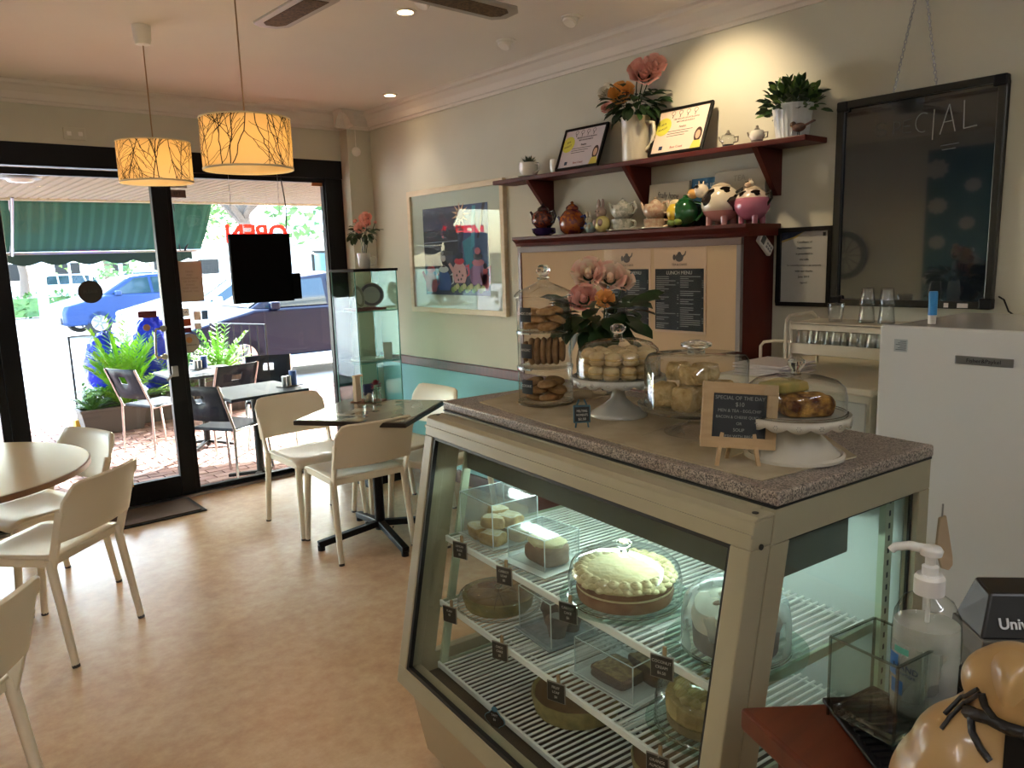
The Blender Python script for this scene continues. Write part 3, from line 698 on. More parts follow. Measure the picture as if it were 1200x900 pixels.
def artp(nm, pts, c, z=.0132, k=0):
    return flat(t, nm, [(ax0+(ax1-ax0)*a, ay0+(ay1-ay0)*b) for a, b in pts], mat('art_'+c, c, .6), .012, z+k*.0004)
artp('print_background', [(0, 0), (1, 0), (1, 1), (0, 1)], '#252a4a')
artp('print_dark_band', [(0, .45), (.55, .45), (.55, .74), (0, .74)], '#1b1a2c', k=1)
artp('print_blue_panel', [(.62, .35), (1, .3), (1, 1), (.66, 1)], '#31507e', k=1)
artp('print_purple_panel', [(0, .74), (.62, .74), (.62, 1), (0, 1)], '#3b3554', k=1)
for k_ in range(11):
    a = 2*pi*k_/11; artp('print_petal', [(.60+.03*cos(a+.5), .90+.04*sin(a+.5)), (.60+.135*cos(a), .90+.15*sin(a)*.9), (.60+.03*cos(a-.5), .90+.04*sin(a-.5))], '#dcb59a', k=3)
artp('print_flower_centre', ell(.60, .90, .05, .06), '#6d2b3e', k=4)
artp('print_stem', [(.62, .6), (.76, .66), (.78, .35), (.70, .2), (.66, .35)], '#2f7f9c', k=2)
artp('print_vine', [(.78, .98), (.83, .98), (.80, .55), (.74, .5)], '#3a8fb0', k=3); artp('print_vine', [(.93, 1), (.97, 1), (.86, .62), (.84, .64)], '#16203c', k=4)
def poly_teapot(cx, by, w, h, body, lid, hatn=3, dots=None, kk=3):
    artp('print_teapot', [(cx-w*.35, by), (cx+w*.35, by), (cx+w*.5, by+h*.18), (cx+w*.42, by+h*.42), (cx+w*.22, by+h*.55), (cx-w*.22, by+h*.55), (cx-w*.42, by+h*.42), (cx-w*.5, by+h*.18)], body, k=kk)
    artp('print_spout', [(cx-w*.42, by+h*.2), (cx-w*.78, by+h*.5), (cx-w*.66, by+h*.55), (cx-w*.36, by+h*.36)], body, k=kk)
    artp('print_handle', [(cx+w*.4, by+h*.42), (cx+w*.68, by+h*.5), (cx+w*.66, by+h*.2), (cx+w*.42, by+h*.15), (cx+w*.6, by+h*.24), (cx+w*.58, by+h*.42)], lid, k=kk)
    for i in range(hatn):
        ww = w*(.34-.09*i); artp('print_lid', ell(cx, by+h*(.58+.15*i), ww, h*.09), lid if i % 2 == 0 else '#20243c', k=kk+1+i)
    for d in (dots or []): artp('print_spot', ell(cx+w*d[0], by+h*d[1], w*.05, h*.035, 8), '#2a2434', k=kk+2)
poly_teapot(.31, .05, .23, .42, '#2b4a94', '#c8cbd4', 4)
poly_teapot(.56, .14, .22, .42, '#c99aa0', '#c8324a', 2, [(-.2, .2), (0, .3), (.2, .2), (.1, .1), (-.1, .08)], 4)
poly_teapot(.10, .03, .2, .46, '#a4485c', '#b03a50', 2)
poly_teapot(.84, .12, .26, .42, '#8d6a98', '#b56b80', 3); poly_teapot(1.0-.06, .06, .1, .36, '#a04a58', '#a8404e', 2)
artp('print_line', [(0, .60), (.55, .61), (.55, .618), (0, .608)], '#9aa0b4', k=4)
for k_ in range(14): a = .45+.035*k_; artp('print_foliage', ell(a, .06+.02*((k_*7) % 3), .03, .035, 7), ['#7e9a52', '#a8b878', '#c8cc9a'][k_ % 3], k=6+k_ % 3)
MB().box(-PW/2+.03, PW/2-.03, .03, PH-.03, .021, .023).build('picture_glass', M['win'], t)

# ---------------------------------------------------------------- plate shelf with brackets
SZ0, SZ1, SX = 1.962, 1.985, 2.88
t = thing('wall_shelf', 'long dark mahogany wall shelf above the menu cupboard', 'shelf', (WX, 2.55, SZ0))
MB().box(SX-WX, 0, 1.62-2.55, 3.56-2.55, 0, SZ1-SZ0).build('shelf_board', M['mahog'], t, bevel=.004)
for yy in (3.236, 2.537, 1.83):
    MB().prism([(0, 0), (SX-WX-.03+.005, 0), (SX-WX+.0, -.03), (-.03, -.19), (0, -.19)], yy-2.55-.013, yy-2.55+.013, 'y').build('bracket', M['mahog'], t, bevel=.002)
S = SZ1+.0005
def shelf_pos(px, py, x=2.955): p = onx(px, py, x); return (p.x, p.y, S)
# mug with succulent on saucer
t = thing('succulent_cup', 'white cup and saucer planted with a small succulent, left end of the shelf', 'plant', shelf_pos(620, 207))
MB().lathe([(0, 0), (.03, 0), (.062, .008), (.062, .011), (.03, .005), (0, .005)], n=28).build('saucer', M['ceramic'], t, smooth=50)
MB().lathe([(0, .006), (.035, .006), (.052, .03), (.056, .08), (.053, .08), (.046, .03), (0, .012)], n=28).build('cup', M['ceramic'], t, smooth=50)
MB().tube([(0, -.052, .07), (0, -.085, .065), (0, -.085, .035), (0, -.05, .025)], .005, 8).build('cup_handle', M['ceramic'], t, smooth=60)
MB().cyl((0, 0), .05, .06, .072, 20).build('soil', mat('soil', '#2c2118', .95), t)
for k in range(18):
    a = k*2.4; e = .3+.06*k; MB().leaf((.012*cos(a), .012*sin(a), .074), (cos(a)*cos(e), sin(a)*cos(e), sin(e)), (0, 0, 1), .05, .018).build('succulent_leaf', mat('succulent', '#3f4f33', .5), t)
t = thing('small_cup', 'small plain white cup beside the succulent', 'cup', shelf_pos(651, 203))
MB().lathe([(0, 0), (.022, 0), (.03, .03), (.032, .075), (.029, .075), (.026, .03), (0, .006)], n=24).build('cup_body', M['ceramic'], t, smooth=50)
# certificates leaning on the wall
def certificate(y0, y1, h, xb, lean, label, pc):
    t = thing('certificate', label, 'certificate', group='black framed certificates on the shelf'); W = y0-y1
    up = V((sin(lean), 0, cos(lean)))
    t.matrix_world = frame((xb, (y0+y1)/2, S+.003), (0, -1, 0), up)
    ring4(MB(), W, h, .012, 0, .014).build('frame', M['black_fr'], t, bevel=.002)
    MB().box(-W/2+.01, W/2-.01, .01, h-.01, .001, .008).build('certificate_paper', mat('cert'+pc, pc, .5), t)
    z = .0085
    MB().prism(ell(-W*.34, h*.62, .045, .045, 16), z-.001, z).build('yellow_badge', mat('badge_yellow', '#cfc94a', .6), t)
    text('2018', .014, M['ink'], 'lettering', t, frame((-W*.34, h*.67, z), (1, .25, 0), (-.25, 1, 0)))
    text('FINALIST', .013, M['ink'], 'lettering', t, frame((-W*.34, h*.57, z), (1, .25, 0), (-.25, 1, 0)))
    for i in range(4):
        mb = MB(); x = -.06+i*.042; mb.lathe([(.009, 0), (.011, 0), (.011, .0005), (.009, .0005)], (x, h*.88, z), 14, closed=True); mb.box(x-.002, x+.002, h*.88-.024, h*.88-.011, z, z+.0005); mb.build('cup_emblem', M['ink'], t)
    text('CERTIFICATE OF EXCELLENCE', .0105, M['ink'], 'lettering', t, frame((.02, h*.74, z), (1, 0, 0), (0, 1, 0)))
    text('BEST CAFE RESTAURANT', .009, M['ink'], 'lettering', t, frame((.02, h*.68, z), (1, 0, 0), (0, 1, 0)))
    text('Finalist', .014, M['ink'], 'lettering', t, frame((.01, h*.57, z), (1, 0, 0), (0, 1, 0)))
    for i in range(3): MB().box(-.07, .07-.02*i, h*(.49-.05*i), h*(.49-.05*i)+.0025, z-.0005, z).build('print_line', M['ink'], t)
    MB().prism(ell(W*.36, h*.34, .021, .036, 18), z-.001, z).build('portrait_hair', mat('brown_hair', '#3c241a', .7), t)
    MB().prism(ell(W*.36, h*.34, .013, .021, 18), z-.0005, z+.0006).build('portrait_face', mat('portrait_skin', '#c99f82', .7), t)
    MB().prism([(W*.36-.03, .014), (W*.36+.03, .014), (W*.36+.018, h*.22), (W*.36-.018, h*.22)], z-.001, z+.0002).build('portrait_top', mat('portrait_yellow', '#d6c75a', .7), t)
    MB().box(-.1, -.08, h*.12, h*.2, z-.0005, z).build('print_logo', mat('ink_blue', '#23304c', .6), t)
    text('Best Coast', .016, mat('red_ink', '#9a4a44', .6), 'lettering', t, frame((.0, h*.15, z), (1, 0, 0), (0, 1, 0)))
certificate(3.075, 2.765, .235, 2.93, R(22), 'black framed certificate leaning beside the small white cup', '#cfc3c6')
certificate(2.44, 2.135, .235, 2.93, R(22), 'black framed certificate in warm light, right of the white jug', '#e2cbb8')
# jug of roses
t = thing('jug_of_roses', 'tall white jug of mixed artificial roses between two certificates', 'flowers', shelf_pos(745, 190, 2.95))
jp = [(0, 0), (.062, 0), (.066, .01), (.066, .14), (.07, .2), (.074, .205), (.068, .2), (.06, .13), (.058, .012), (0, .01)]
MB().lathe(jp, n=32).build('jug', mat('cream_jug', '#d3cbb4', .3, coat=.3), t, smooth=50)
MB().tube([(.0, -.062, .175), (0, -.11, .165), (0, -.115, .12), (0, -.095, .07), (0, -.063, .045)], .009, 8).build('jug_handle', mat('cream_jug', '#d3cbb4', .3), t, smooth=60)
rg = random.Random(11)
bouquet(t, [((-.03, -.08, .385), .072, pkl), ((-.05, .04, .31), .062, yel), ((0, -.01, .41), .045, pk), ((-.02, .16, .345), .045, wht), ((-.02, .155, .27), .035, pkl), ((-.0, -.12, .42), .05, pkl)], .15, 110, .13, M['leaf_dk'], .275, .06, rg, xmax=.08, emax=.45)
# two tiny ornamental teapots
for (px, py, lb, bc) in ((853, 171, 'tiny glass teapot ornament with a dark blue base on the shelf', '#20242c'), (887, 166, 'tiny silver grey teapot ornament left of the ribbed plant pot', '#6e6a64')):
    t = thing('tiny_teapot', lb, 'teapot', shelf_pos(px, py, 2.94))
    MB().lathe([(0, 0), (.022, 0), (.024, .012), (0, .012)], n=20).build('pot_base', mat('b'+bc, bc, .3), t, smooth=40)
    MB().lathe([(0, .012), (.024, .012), (.033, .03), (.026, .05), (.012, .055), (0, .056)], n=20).build('pot_body', M['ceramic'] if px > 870 else M['cglass'], t, smooth=50)
    MB().lathe([(0, .054), (.014, .056), (.006, .064), (.006, .07), (0, .074)], n=14).build('pot_lid', mat('pewter', '#7d766c', .3, .6), t, smooth=50)
    MB().tube([(0, -.03, .04), (0, -.05, .04), (0, -.048, .02), (0, -.028, .018)], .003, 6).build('pot_handle', mat('pewter', '#7d766c', .3, .6), t)
    MB().tube([(0, .026, .025), (0, .04, .035), (0, .046, .05)], [.006, .004, .003], 6).build('pot_spout', mat('pewter', '#7d766c', .3, .6), t)
# ribbed pot with bushy plant
t = thing('potted_bush', 'leafy dark green plant in a white ribbed pot, right end of the shelf', 'plant', shelf_pos(928, 163, 2.96))
MB().lathe([(0, 0), (.06, 0), (.078, .125), (.08, .13), (.075, .13), (.068, .11), (0, .11)], n=72, wob=lambda a, i: 1+.02*cos(a*24)).build('ribbed_pot', mat('ribbed_white', '#cfd2d2', .35), t, smooth=30)
rg = random.Random(5); mb = MB()
for k in range(26):
    a = rg.uniform(0, 2*pi); e = rg.uniform(.25, 1.4); d = V((cos(a)*cos(e), sin(a)*cos(e)*1.15, sin(e))); mb.tube([(0, 0, .1), V((min(d.x*.12, .07), d.y*.12, d.z*.12+.10))], .0018, 4)
mb.build('stems', M['leaf_dk'], t)
for k in range(230):
    a = rg.uniform(0, 2*pi); e = rg.uniform(-.05, 1.5); d = V((cos(a)*cos(e), sin(a)*cos(e)*1.15, sin(e)*.95))
    p_ = V((0, 0, .105))+d*rg.uniform(.05, .115); p_.x = min(p_.x, .04); MB().oleaf(p_, d+V((rg.uniform(-.6, .3), rg.uniform(-.5, .5), rg.uniform(-.1, .6))), (rg.uniform(-1, 1), rg.uniform(-1, 1), 1), rg.uniform(.035, .05), .024).build('leaf', [M['leaf_dk'], M['terra']][k % 3 == 0], t, smooth=60)
t = thing('bird_ornament', 'small brown bird ornament perched in front of the ribbed pot', 'ornament', shelf_pos(936, 163, 2.905))
brd = mat('bird_brown', '#6b4a3c', .7, noise=60, c2='#3c2a22')
MB().ball((0, 0, .032), .02, (.9, 1.4, .85), 14, 8).ball((0, .026, .046), .012, (1, 1, 1), 12, 8).build('bird_body', brd, t, smooth=80)
MB().tube([(0, .036, .046), (0, .05, .043)], [.003, .0008], 6).build('beak', M['black_pl'], t)
MB().bar((0, -.02, .035), (0, -.065, .05), .014, .005).build('tail', brd, t)
for s in (-1, 1): MB().tube([(s*.006, 0, .018), (s*.007, .004, 0)], .0015, 5).build('leg', M['black_pl'], t)

# ---------------------------------------------------------------- menu cupboard
CXF = 2.821; CY0, CY1 = 3.26, 1.845; CTOP = 1.655
t = thing('menu_cupboard', 'dark mahogany cupboard with a tan notice panel front below the shelf', 'cabinet', (WX, (CY0+CY1)/2, 0))
yo = (CY0+CY1)/2; hw = (CY0-CY1)/2; xd_ = CXF-WX
MB().box(xd_, -.001, -hw, hw, 0, CTOP-.045).build('carcass', M['mahog'], t, bevel=.003)
MB().prism([(0, CTOP-.05), (xd_-.005, CTOP-.05), (xd_-.012, CTOP-.035), (xd_-.035, CTOP-.015), (xd_-.035, CTOP), (0, CTOP)], -hw-.03, hw+.03, 'y').build('cornice', M['mahog'], t, bevel=.002)
MB().box(xd_-.016, xd_-.001, -hw+.004, hw-.02, .9, CTOP-.085).build('notice_panel', mat('tan_panel', '#b39a7c', .8, noise=2, c2='#ad9476', spec=.2), t)
tr = mat('cupboard_trim', '#5e4a44', .5)
MB().box(xd_-.022, xd_-.001, -hw-.0, hw, CTOP-.085, CTOP-.055).build('trim_strip', tr, t, bevel=.002)
MB().box(xd_-.022, xd_-.001, -hw-.0, -hw+.022, .9, CTOP-.085).build('trim_strip', mat('alu_trim', '#77706e', .5), t, bevel=.002)
MB().box(xd_-.022, xd_-.001, hw-.025, hw, .9, CTOP-.085).build('trim_strip', M['maroon'], t, bevel=.002)
def menu(ya, yb, title, label):
    q = wall_thing('menu_sheet', label, 'menu', (ya+yb)/2, 1.187, CXF-.0175, group='laminated menus on the cupboard'); W = ya-yb; H = .405
    MB().box(-W/2, W/2, 0, H, 0, .0015).build('sheet', mat('menu_sheet', '#bfa58c', .7, spec=.2), q)
    MB().box(-W/2+.008, W/2-.012, .012, H*.71, .0015, .0025).build('dark_panel', mat('menu_dark', '#12171b', .6, spec=.2), q)
    text(title, .022, M['chalk'], 'lettering', q, frame((0, H*.665, .0027), (1, 0, 0), (0, 1, 0)))
    rg = random.Random(len(title)); mb = MB()
    for c in (0, 1):
        x0 = -W/2+.015+c*W*.47
        for i in range(26):
            y = H*.62-i*.0092
            if rg.random() < .85: mb.box(x0, x0+W*rg.choice((.16, .25, .38)), y, y+.003, .0025, .003)
            if rg.random() < .4: mb.box(x0+W*.41, x0+W*.44, y, y+.003, .0025, .003)
    o = mb.build('menu_text', mat('menu_grey', '#8e918e', .7), q); o['kind'] = 'stuff'
    # teapot emblem
    mb = MB().prism(ell(0, H*.83, .022, .018, 16), .0015, .002).prism(ell(0, H*.875, .01, .008, 10), .0015, .002).prism([(.018, H*.83), (.034, H*.86), (.038, H*.9), (.033, H*.9), (.028, H*.87), (.016, H*.85)], .0015, .002).prism(ell(-.028, H*.835, .008, .013, 10), .0015, .002)
    mb.build('teapot_emblem', mat('menu_ink', '#443a34', .6), q)
    text('TEA & CAKES', .014, mat('menu_ink', '#443a34', .6), 'lettering', q, frame((0, H*.755, .0018), (1, 0, 0), (0, 1, 0)))
    MB().box(-W/2, W/2, 0, H, .0031, .0036).build('laminate', glass('laminate_film', (.97, .97, .97), (.9, .9, .9), refl=.2), q)
menu(2.615, 2.325, 'BREAKFAST MENU', 'laminated breakfast menu, left of two on the cupboard')
menu(2.305, 2.018, 'LUNCH MENU', 'laminated lunch menu, right of two on the cupboard')
p = V((2.93, CY1-.001, 0)); q = onx(892, 294, 2.93)
rc = thing('remote_control', 'white remote control hung askew on the side of the cupboard', 'remote')
rc.matrix_world = frame((2.955, CY1-.002, 1.57), (.80, 0, -.60), (.60, 0, .80))
MB().box(-.055, .055, -.024, .024, .001, .02).build('remote_body', M['white_pl'], rc, bevel=.005)
MB().box(-.045, -.018, -.018, .018, .02, .0215).build('remote_screen', mat('lcd', '#48504a', .3), rc)
for i in range(3):
    for j in range(2): MB().box(.0+i*.016, .01+i*.016, -.014+j*.016, -.006+j*.016, .02, .022).build('button', mat('button_grey', '#8f8f8c', .5), rc)

# ornaments on the cupboard -----------------------------------------
CT = CTOP+.0005
def on_cup(px, py, x=2.925): p = onx(px, py, x); return (x, p.y, CT)
def cmat(c, rough=.15): return mat('glaze_'+c, c, rough, coat=.5)
def teapot(name, label, px, r, body, prof, spoutm, handlem, lidm, knob=True, rz=0, cup=None, h0=0):
    t = thing(name, label, 'teapot', on_cup(*px), rz)
    if cup:
        MB().lathe([(0, 0), (r*.55, 0), (r*.9, h0*.45), (r*1.0, h0), (r*.93, h0), (r*.8, h0*.4), (0, h0*.2)], n=28).build('cup', cup, t, smooth=50)
        MB().tube([(0, -r*.95, h0*.85), (0, -r*1.35, h0*.8), (0, -r*1.4, h0*.4), (0, -r*.85, h0*.25)], r*.09, 8).build('cup_handle', cup, t, smooth=60)
    MB().lathe([(a*r, h0+b*r) for a, b in prof], n=28).build('pot_body', body, t, smooth=50)
    top = h0+prof[-1][1]*r
    MB().lathe([(r*.5, top-.08*r), (r*.45, top+.12*r), (r*.2, top+.3*r), (r*.09, top+.35*r), (r*.13, top+.45*r), (0, top+.55*r)], n=20).build('lid', lidm, t, smooth=50)
    MB().tube([(0, r*.85, h0+.5*r), (0, r*1.2, h0+.75*r), (0, r*1.4, h0+1.25*r), (0, r*1.55, h0+1.4*r)], [r*.2, r*.14, r*.1, r*.11], 8).build('spout', spoutm, t, smooth=60)
    MB().tube([(0, -r*.85, h0+1.25*r), (0, -r*1.3, h0+1.35*r), (0, -r*1.5, h0+.9*r), (0, -r*1.25, h0+.45*r), (0, -r*.9, h0+.45*r)], r*.1, 8).build('handle', handlem, t, smooth=60)
    return t
P0 = [(0, 0), (.6, .02), (.95, .4), (1.0, .75), (.85, 1.2), (.5, 1.45), (0, 1.5)]
pd_ = mat('glaze_patch', '#8a3b22', .25, noise=70, c2='#241c2c', kind='voronoi', coat=.5)
teapot('tea_for_one', 'dark painted teapot standing in a purple cup, first on the cupboard', (637, 275), .066, pd_, P0, cmat('#3a2228'), cmat('#2a2234'), cmat('#33202a'), cup=cmat('#33224a'), h0=.045)
po_ = mat('glaze_amber', '#a5561c', .25, noise=60, c2='#5c2430', kind='voronoi', coat=.5)
teapot('round_teapot', 'tall amber teapot with cobalt spout and handle', (671, 273), .070, po_, [(0, 0), (.55, 0), (.9, .35), (1.0, .8), (.95, 1.3), (.6, 1.75), (.4, 1.9), (0, 1.95)], cmat('#20306a'), cmat('#20306a'), po_)
# rabbit ornaments
def rabbit(label, px, h, c1, c2):
    t = thing('rabbit_ornament', label, 'ornament', on_cup(*px)); a = cmat(c1); b = cmat(c2)
    MB().ball((0, 0, h*.25), h*.25, (1, 1, 1.05), 16, 10).build('body', a, t, smooth=80)
    MB().ball((0, .01, h*.6), h*.17, (1, 1.05, 1), 16, 10).ball((-h*.12, .01, h*.57), h*.06).build('head', b, t, smooth=80)
    for s in (-1, 1): MB().ball((0, .01+s*h*.08, h*.84), h*.16, (.35, .38, 1), 10, 8).build('ear', b, t, smooth=80)
    for s in (-1, 1): MB().ball((-h*.2, s*h*.1, h*.3), h*.09, (1, .8, 1.2), 10, 8).build('paw', b, t, smooth=80)
    for s in (-1, 1): MB().ball((-h*.16, .01+s*h*.07, h*.63), h*.018, n=8, m=6).build('eye', M['black_pl'], t)
rabbit('little pastel blue and cream rabbit figure between two teapots', (692, 272), .115, '#9fb3b0', '#c9bfa4')
rabbit('taller yellow skirted rabbit figure beside the pastel one', (706, 270), .17, '#cfc47e', '#a58f86')
def plate_under(r): return [(0, 0), (r*.5, 0), (r, .008), (r, .011), (r*.5, .004), (0, .004)]
flo = mat('glaze_floral', '#c9c8bc', .2, noise=90, c2='#8f968a', kind='voronoi', coat=.5)
t = teapot('stacked_teapot', 'pale floral teapot stacked on its cup and plate', (730, 268), .058, flo, P0[:5]+[(.5, 1.2), (0, 1.25)], flo, flo, flo, cup=flo, h0=.06)
MB().lathe(plate_under(.085), n=28).build('plate', M['ceramic'], t, smooth=50)
flo2 = mat('glaze_cream_floral', '#cdbb9e', .2, noise=90, c2='#b58f78', kind='voronoi', coat=.5)
t = teapot('stacked_teapot', 'cream blossom teapot stacked on its cup, beside the green one', (768, 265), .058, flo2, P0[:5]+[(.5, 1.2), (0, 1.25)], flo2, flo2, flo2, cup=flo2, h0=.05)
MB().lathe(plate_under(.08), n=28).build('plate', M['ceramic'], t, smooth=50)
# green cabbage like teapot with lemon
t = thing('lemon_teapot', 'round glossy green teapot with yellow lemon relief', 'teapot', on_cup(803, 264))
gr = mat('glaze_green', '#1e5a2c', .12, noise=12, c2='#133f20', coat=.6)
MB().ball((0, 0, .068), .068, (1, 1.05, 1), 24, 14).build('pot_body', gr, t, smooth=80)
MB().ball((-.040, .030, .070), .043, (.8, .9, 1), 16, 10).build('lemon', mat('lemon', '#d9b92e', .3, coat=.4), t, smooth=80)
MB().ball((-.03, .030, .112), .026, (1, 1.2, .7), 12, 8).build('lemon_slice', mat('lemon2', '#d8c49a', .3), t, smooth=80)
for a_, b_ in ((-.052, -.0), (-.05, .035), (-.03, .058)): MB().ball((a_, b_, .028), .022, (.7, 1, .8), 10, 6).build('leaf_relief', mat('lime_relief', '#7f9a44', .3), t, smooth=80)
MB().tube([(-.01, -.06, .11), (-.01, -.1, .1), (-.01, -.105, .06), (-.01, -.07, .03)], .008, 8).build('handle', gr, t, smooth=60)
MB().ball((0, 0, .135), .014, n=12, m=8).build('lid_knob', gr, t, smooth=80)
# cow teapots
def cow(label, px, r, upper, lower, headside, rz=0, spots=True):
    t = thing('cow_teapot', label, 'ornament', on_cup(*px, x=2.92), rz); up = cmat(upper); lo = cmat(lower); bk = cmat('#15110f'); zc = r*1.15
    mb = MB(); n, m_ = 28, 16
    for i in range(m_):
        t0, t1 = pi*i/m_, pi*(i+1)/m_; mb.cur = 0 if i < (m_*.62 if lower != upper else m_) else 1
        if lower == '#b56a80': mb.cur = 0 if i < m_*.36 else 1
        for j in range(n):
            a0, a1 = 2*pi*j/n, 2*pi*(j+1)/n
            f = lambda t_, a_: (r*sin(t_)*cos(a_), r*1.08*sin(t_)*sin(a_), zc+r*.98*cos(t_))
            mb.quad(f(t0, a0), f(t1, a0), f(t1, a1), f(t0, a1))
    mb.build('body', [up, lo], t, smooth=80)
    for s in (-1, 1):
        for q in (-1, 1): MB().tube([(s*r*.4, q*r*.45, r*.5), (s*r*.42, q*r*.48, 0)], [r*.2, r*.16], 10).build('foot', lo, t, smooth=50)
    rg = random.Random(int(r*1e4))
    def patch(a, e, s, nm='black_patch'):
        c = V((cos(a)*cos(e), sin(a)*cos(e)*1.08, sin(e)*.98)); nrm = c.normalized(); u = nrm.orthogonal().normalized(); w_ = nrm.cross(u); vs = []; N_ = 14
        cen = V((0, 0, zc))+c*r*1.015; vs.append(cen)
        for k in range(2):
            for j in range(N_):
                b = 2*pi*j/N_; rr = s*r*(.5+.5*k)*(1+(.22*sin(3*b+a)+.12*sin(5*b)) * k); d = (nrm+(u*cos(b)+w_*sin(b))*rr/r).normalized()
                vs.append(V((d.x*r*1.012, d.y*r*1.08*1.012, zc+d.z*r*.98*1.012)))
        fs = [(0, 1+j, 1+(j+1) % N_) for j in range(N_)]+[(1+j, 1+N_+j, 1+N_+(j+1) % N_, 1+(j+1) % N_) for j in range(N_)]
        MB().add(vs, fs).build(nm, bk, t, smooth=80)
    if spots:
        patch(2.75, .42, .52); patch(-1.75, .0, .5); patch(-2.3, .85, .25); patch(pi*.5, .3, .3); patch(.3, .2, .5)
    else:
        patch(pi*.9, .75, .22); patch(-pi*.75, .8, .26); patch(pi*.5, .8, .2); patch(0, .8, .25)
    MB().lathe([(r*.5, zc+r*.84), (r*.48, zc+r*.95), (r*.2, zc+r*1.08), (0, zc+r*1.1)], n=20).build('lid', cmat('#c9b59a'), t, smooth=50)
    hd = V((-.2*r, headside*r*1.15, zc+r*.75)) if spots else V((-.1*r, .1*r, zc+r*1.2)); k = .42 if spots else .26
    MB().ball(hd, r*k, (.9, 1, .9), 14, 10).build('head', cmat('#d9cdb8'), t, smooth=80)
    mz = hd+V((-.15*r, headside*r*.42, -.12*r)) if spots else hd+V((-r*.22, 0, -.05*r))
    MB().ball(mz, r*k*.8, (.9, 1, .8), 14, 8).build('muzzle', cmat('#d2a25e' if spots else '#cfae90'), t, smooth=80)
    for s in (-1, 1):
        MB().ball(hd+V((s*r*k*.9, 0, r*k*.5)), r*k*.35, (1.2, .5, .6), 10, 6).build('ear', bk, t, smooth=80)
        MB().ball(hd+V((s*r*k*.4-r*.1, headside*r*k*.6, r*k*.45)), r*.05, n=8, m=6).build('eye', bk, t)
        MB().tube([hd+V((s*r*k*.4, 0, r*k*.7)), hd+V((s*r*k*.5, 0, r*k*1.25))], [r*.06, r*.03], 6).build('horn', cmat('#c9b59a'), t)
    MB().tube([(0, -headside*r*.9, zc+.5*r), (0, -headside*r*1.25, zc+.7*r), (0, -headside*r*1.3, zc+.3*r), (0, -headside*r*1.0, zc-.1*r)], r*.08, 8).build('tail_handle', bk, t, smooth=60)
cow('cream cow teapot with large black patches', (845, 261), .082, '#d9cdb6', '#c98f84', 1, spots=True)
cow('pink and cream cow teapot, last ornament on the cupboard', (881, 260), .070, '#d0bfae', '#b56a80', 1, spots=False)
# signs and basket behind the ornaments
def board(name, label, ya, yb, h, c, lean=8, z=CT, x=2.99, cat='sign'):
    t = thing(name, label, cat); W = ya-yb; up = V((sin(R(lean)), 0, cos(R(lean)))); t.matrix_world = frame((x, (ya+yb)/2, z+.002), (0, -1, 0), up)
    MB().box(-W/2, W/2, 0, h, 0, .012).build('board', mat('board_'+c, c, .7), t, bevel=.001); return t
t = board('script_sign', 'pale board with black script behind the green teapot', 2.49, 2.255, .215, '#b2aa96', 6, x=2.985)
text('finally home', .042, M['ink'], 'lettering', t, frame((-.0, .155, .0125), (1, 0, 0), (.25, 1, 0)), xs=.62)
t = board('blue_sign', 'blue board with white lettering behind the cow teapot', 2.25, 2.09, .22, '#2a6286', 6, x=2.997)
text('wake up', .045, mat('white_ink', '#c9d2d4', .6), 'lettering', t, frame((0, .188, .0125), (1, 0, 0), (0, 1, 0)), xs=.75)
t = board('canvas_sign', 'off white canvas board behind the two cow teapots', 2.115, 1.86, .235, '#aaa697', 6, x=2.985)
text('TEA', .035, mat('faint_ink', '#8d8a7e', .6), 'lettering', t, frame((.0, .2, .0125), (1, 0, 0), (0, 1, 0)))
t = thing('dark_crate', 'dark slatted crate standing behind the green teapot', 'crate', (2.965, 2.27, CT))
for i in range(12): MB().box(-.012, .0, -.15+i*.026, -.134+i*.026, 0, .10).build('slat', M['black_fr'], t)
MB().box(-.003, .004, -.155, .155, .088, .1).box(-.003, .004, -.155, .155, 0, .012).build('crate_rail', M['black_fr'], t)

# ---------------------------------------------------------------- small framed certificate right of the cupboard
t = wall_thing('framed_notice', 'black framed letter hanging between the cupboard and the blackboard', 'certificate', 1.70, 1.305, WX-.001)
ring4(MB(), .245, .33, .018, 0, .02).build('frame', M['black_fr'], t, bevel=.002)
MB().box(-.11, .11, .012, .318, 0, .008).build('letter_paper', mat('letter', '#bdb7b3', .5), t)
MB().prism([(-.105, .315), (.01, .315), (-.05, .29), (-.105, .275)], .008, .0088).build('blue_corner', mat('letter_blue', '#2a3350', .6), t)
MB().prism([(-.105, .276), (-.05, .291), (.0, .313), (-.04, .286), (-.105, .268)], .008, .0092).build('gold_stripe', mat('letter_gold', '#b39a5a', .5), t)
MB().box(.08, .092, .29, .306, .008, .009).build('print_mark', M['ink'], t)
for i, (wd, s) in enumerate(((.05, 'Certificate of'), (.06, 'Appreciation'), (.1, 'is presented to'), (.05, 'this cafe'), (.15, 'for outstanding service to our community'), (.07, 'with our thanks'), (.06, 'June 2019'), (.05, 'signed'))):
    text(s, .0125 if len(s) < 20 else .009, M['ink'], 'lettering', t, frame((0, .268-.024*i, .0085), (1, 0, 0), (0, 1, 0)))
MB().box(-.11, .11, .012, .318, .014, .0155).build('frame_glass', M['win'], t)

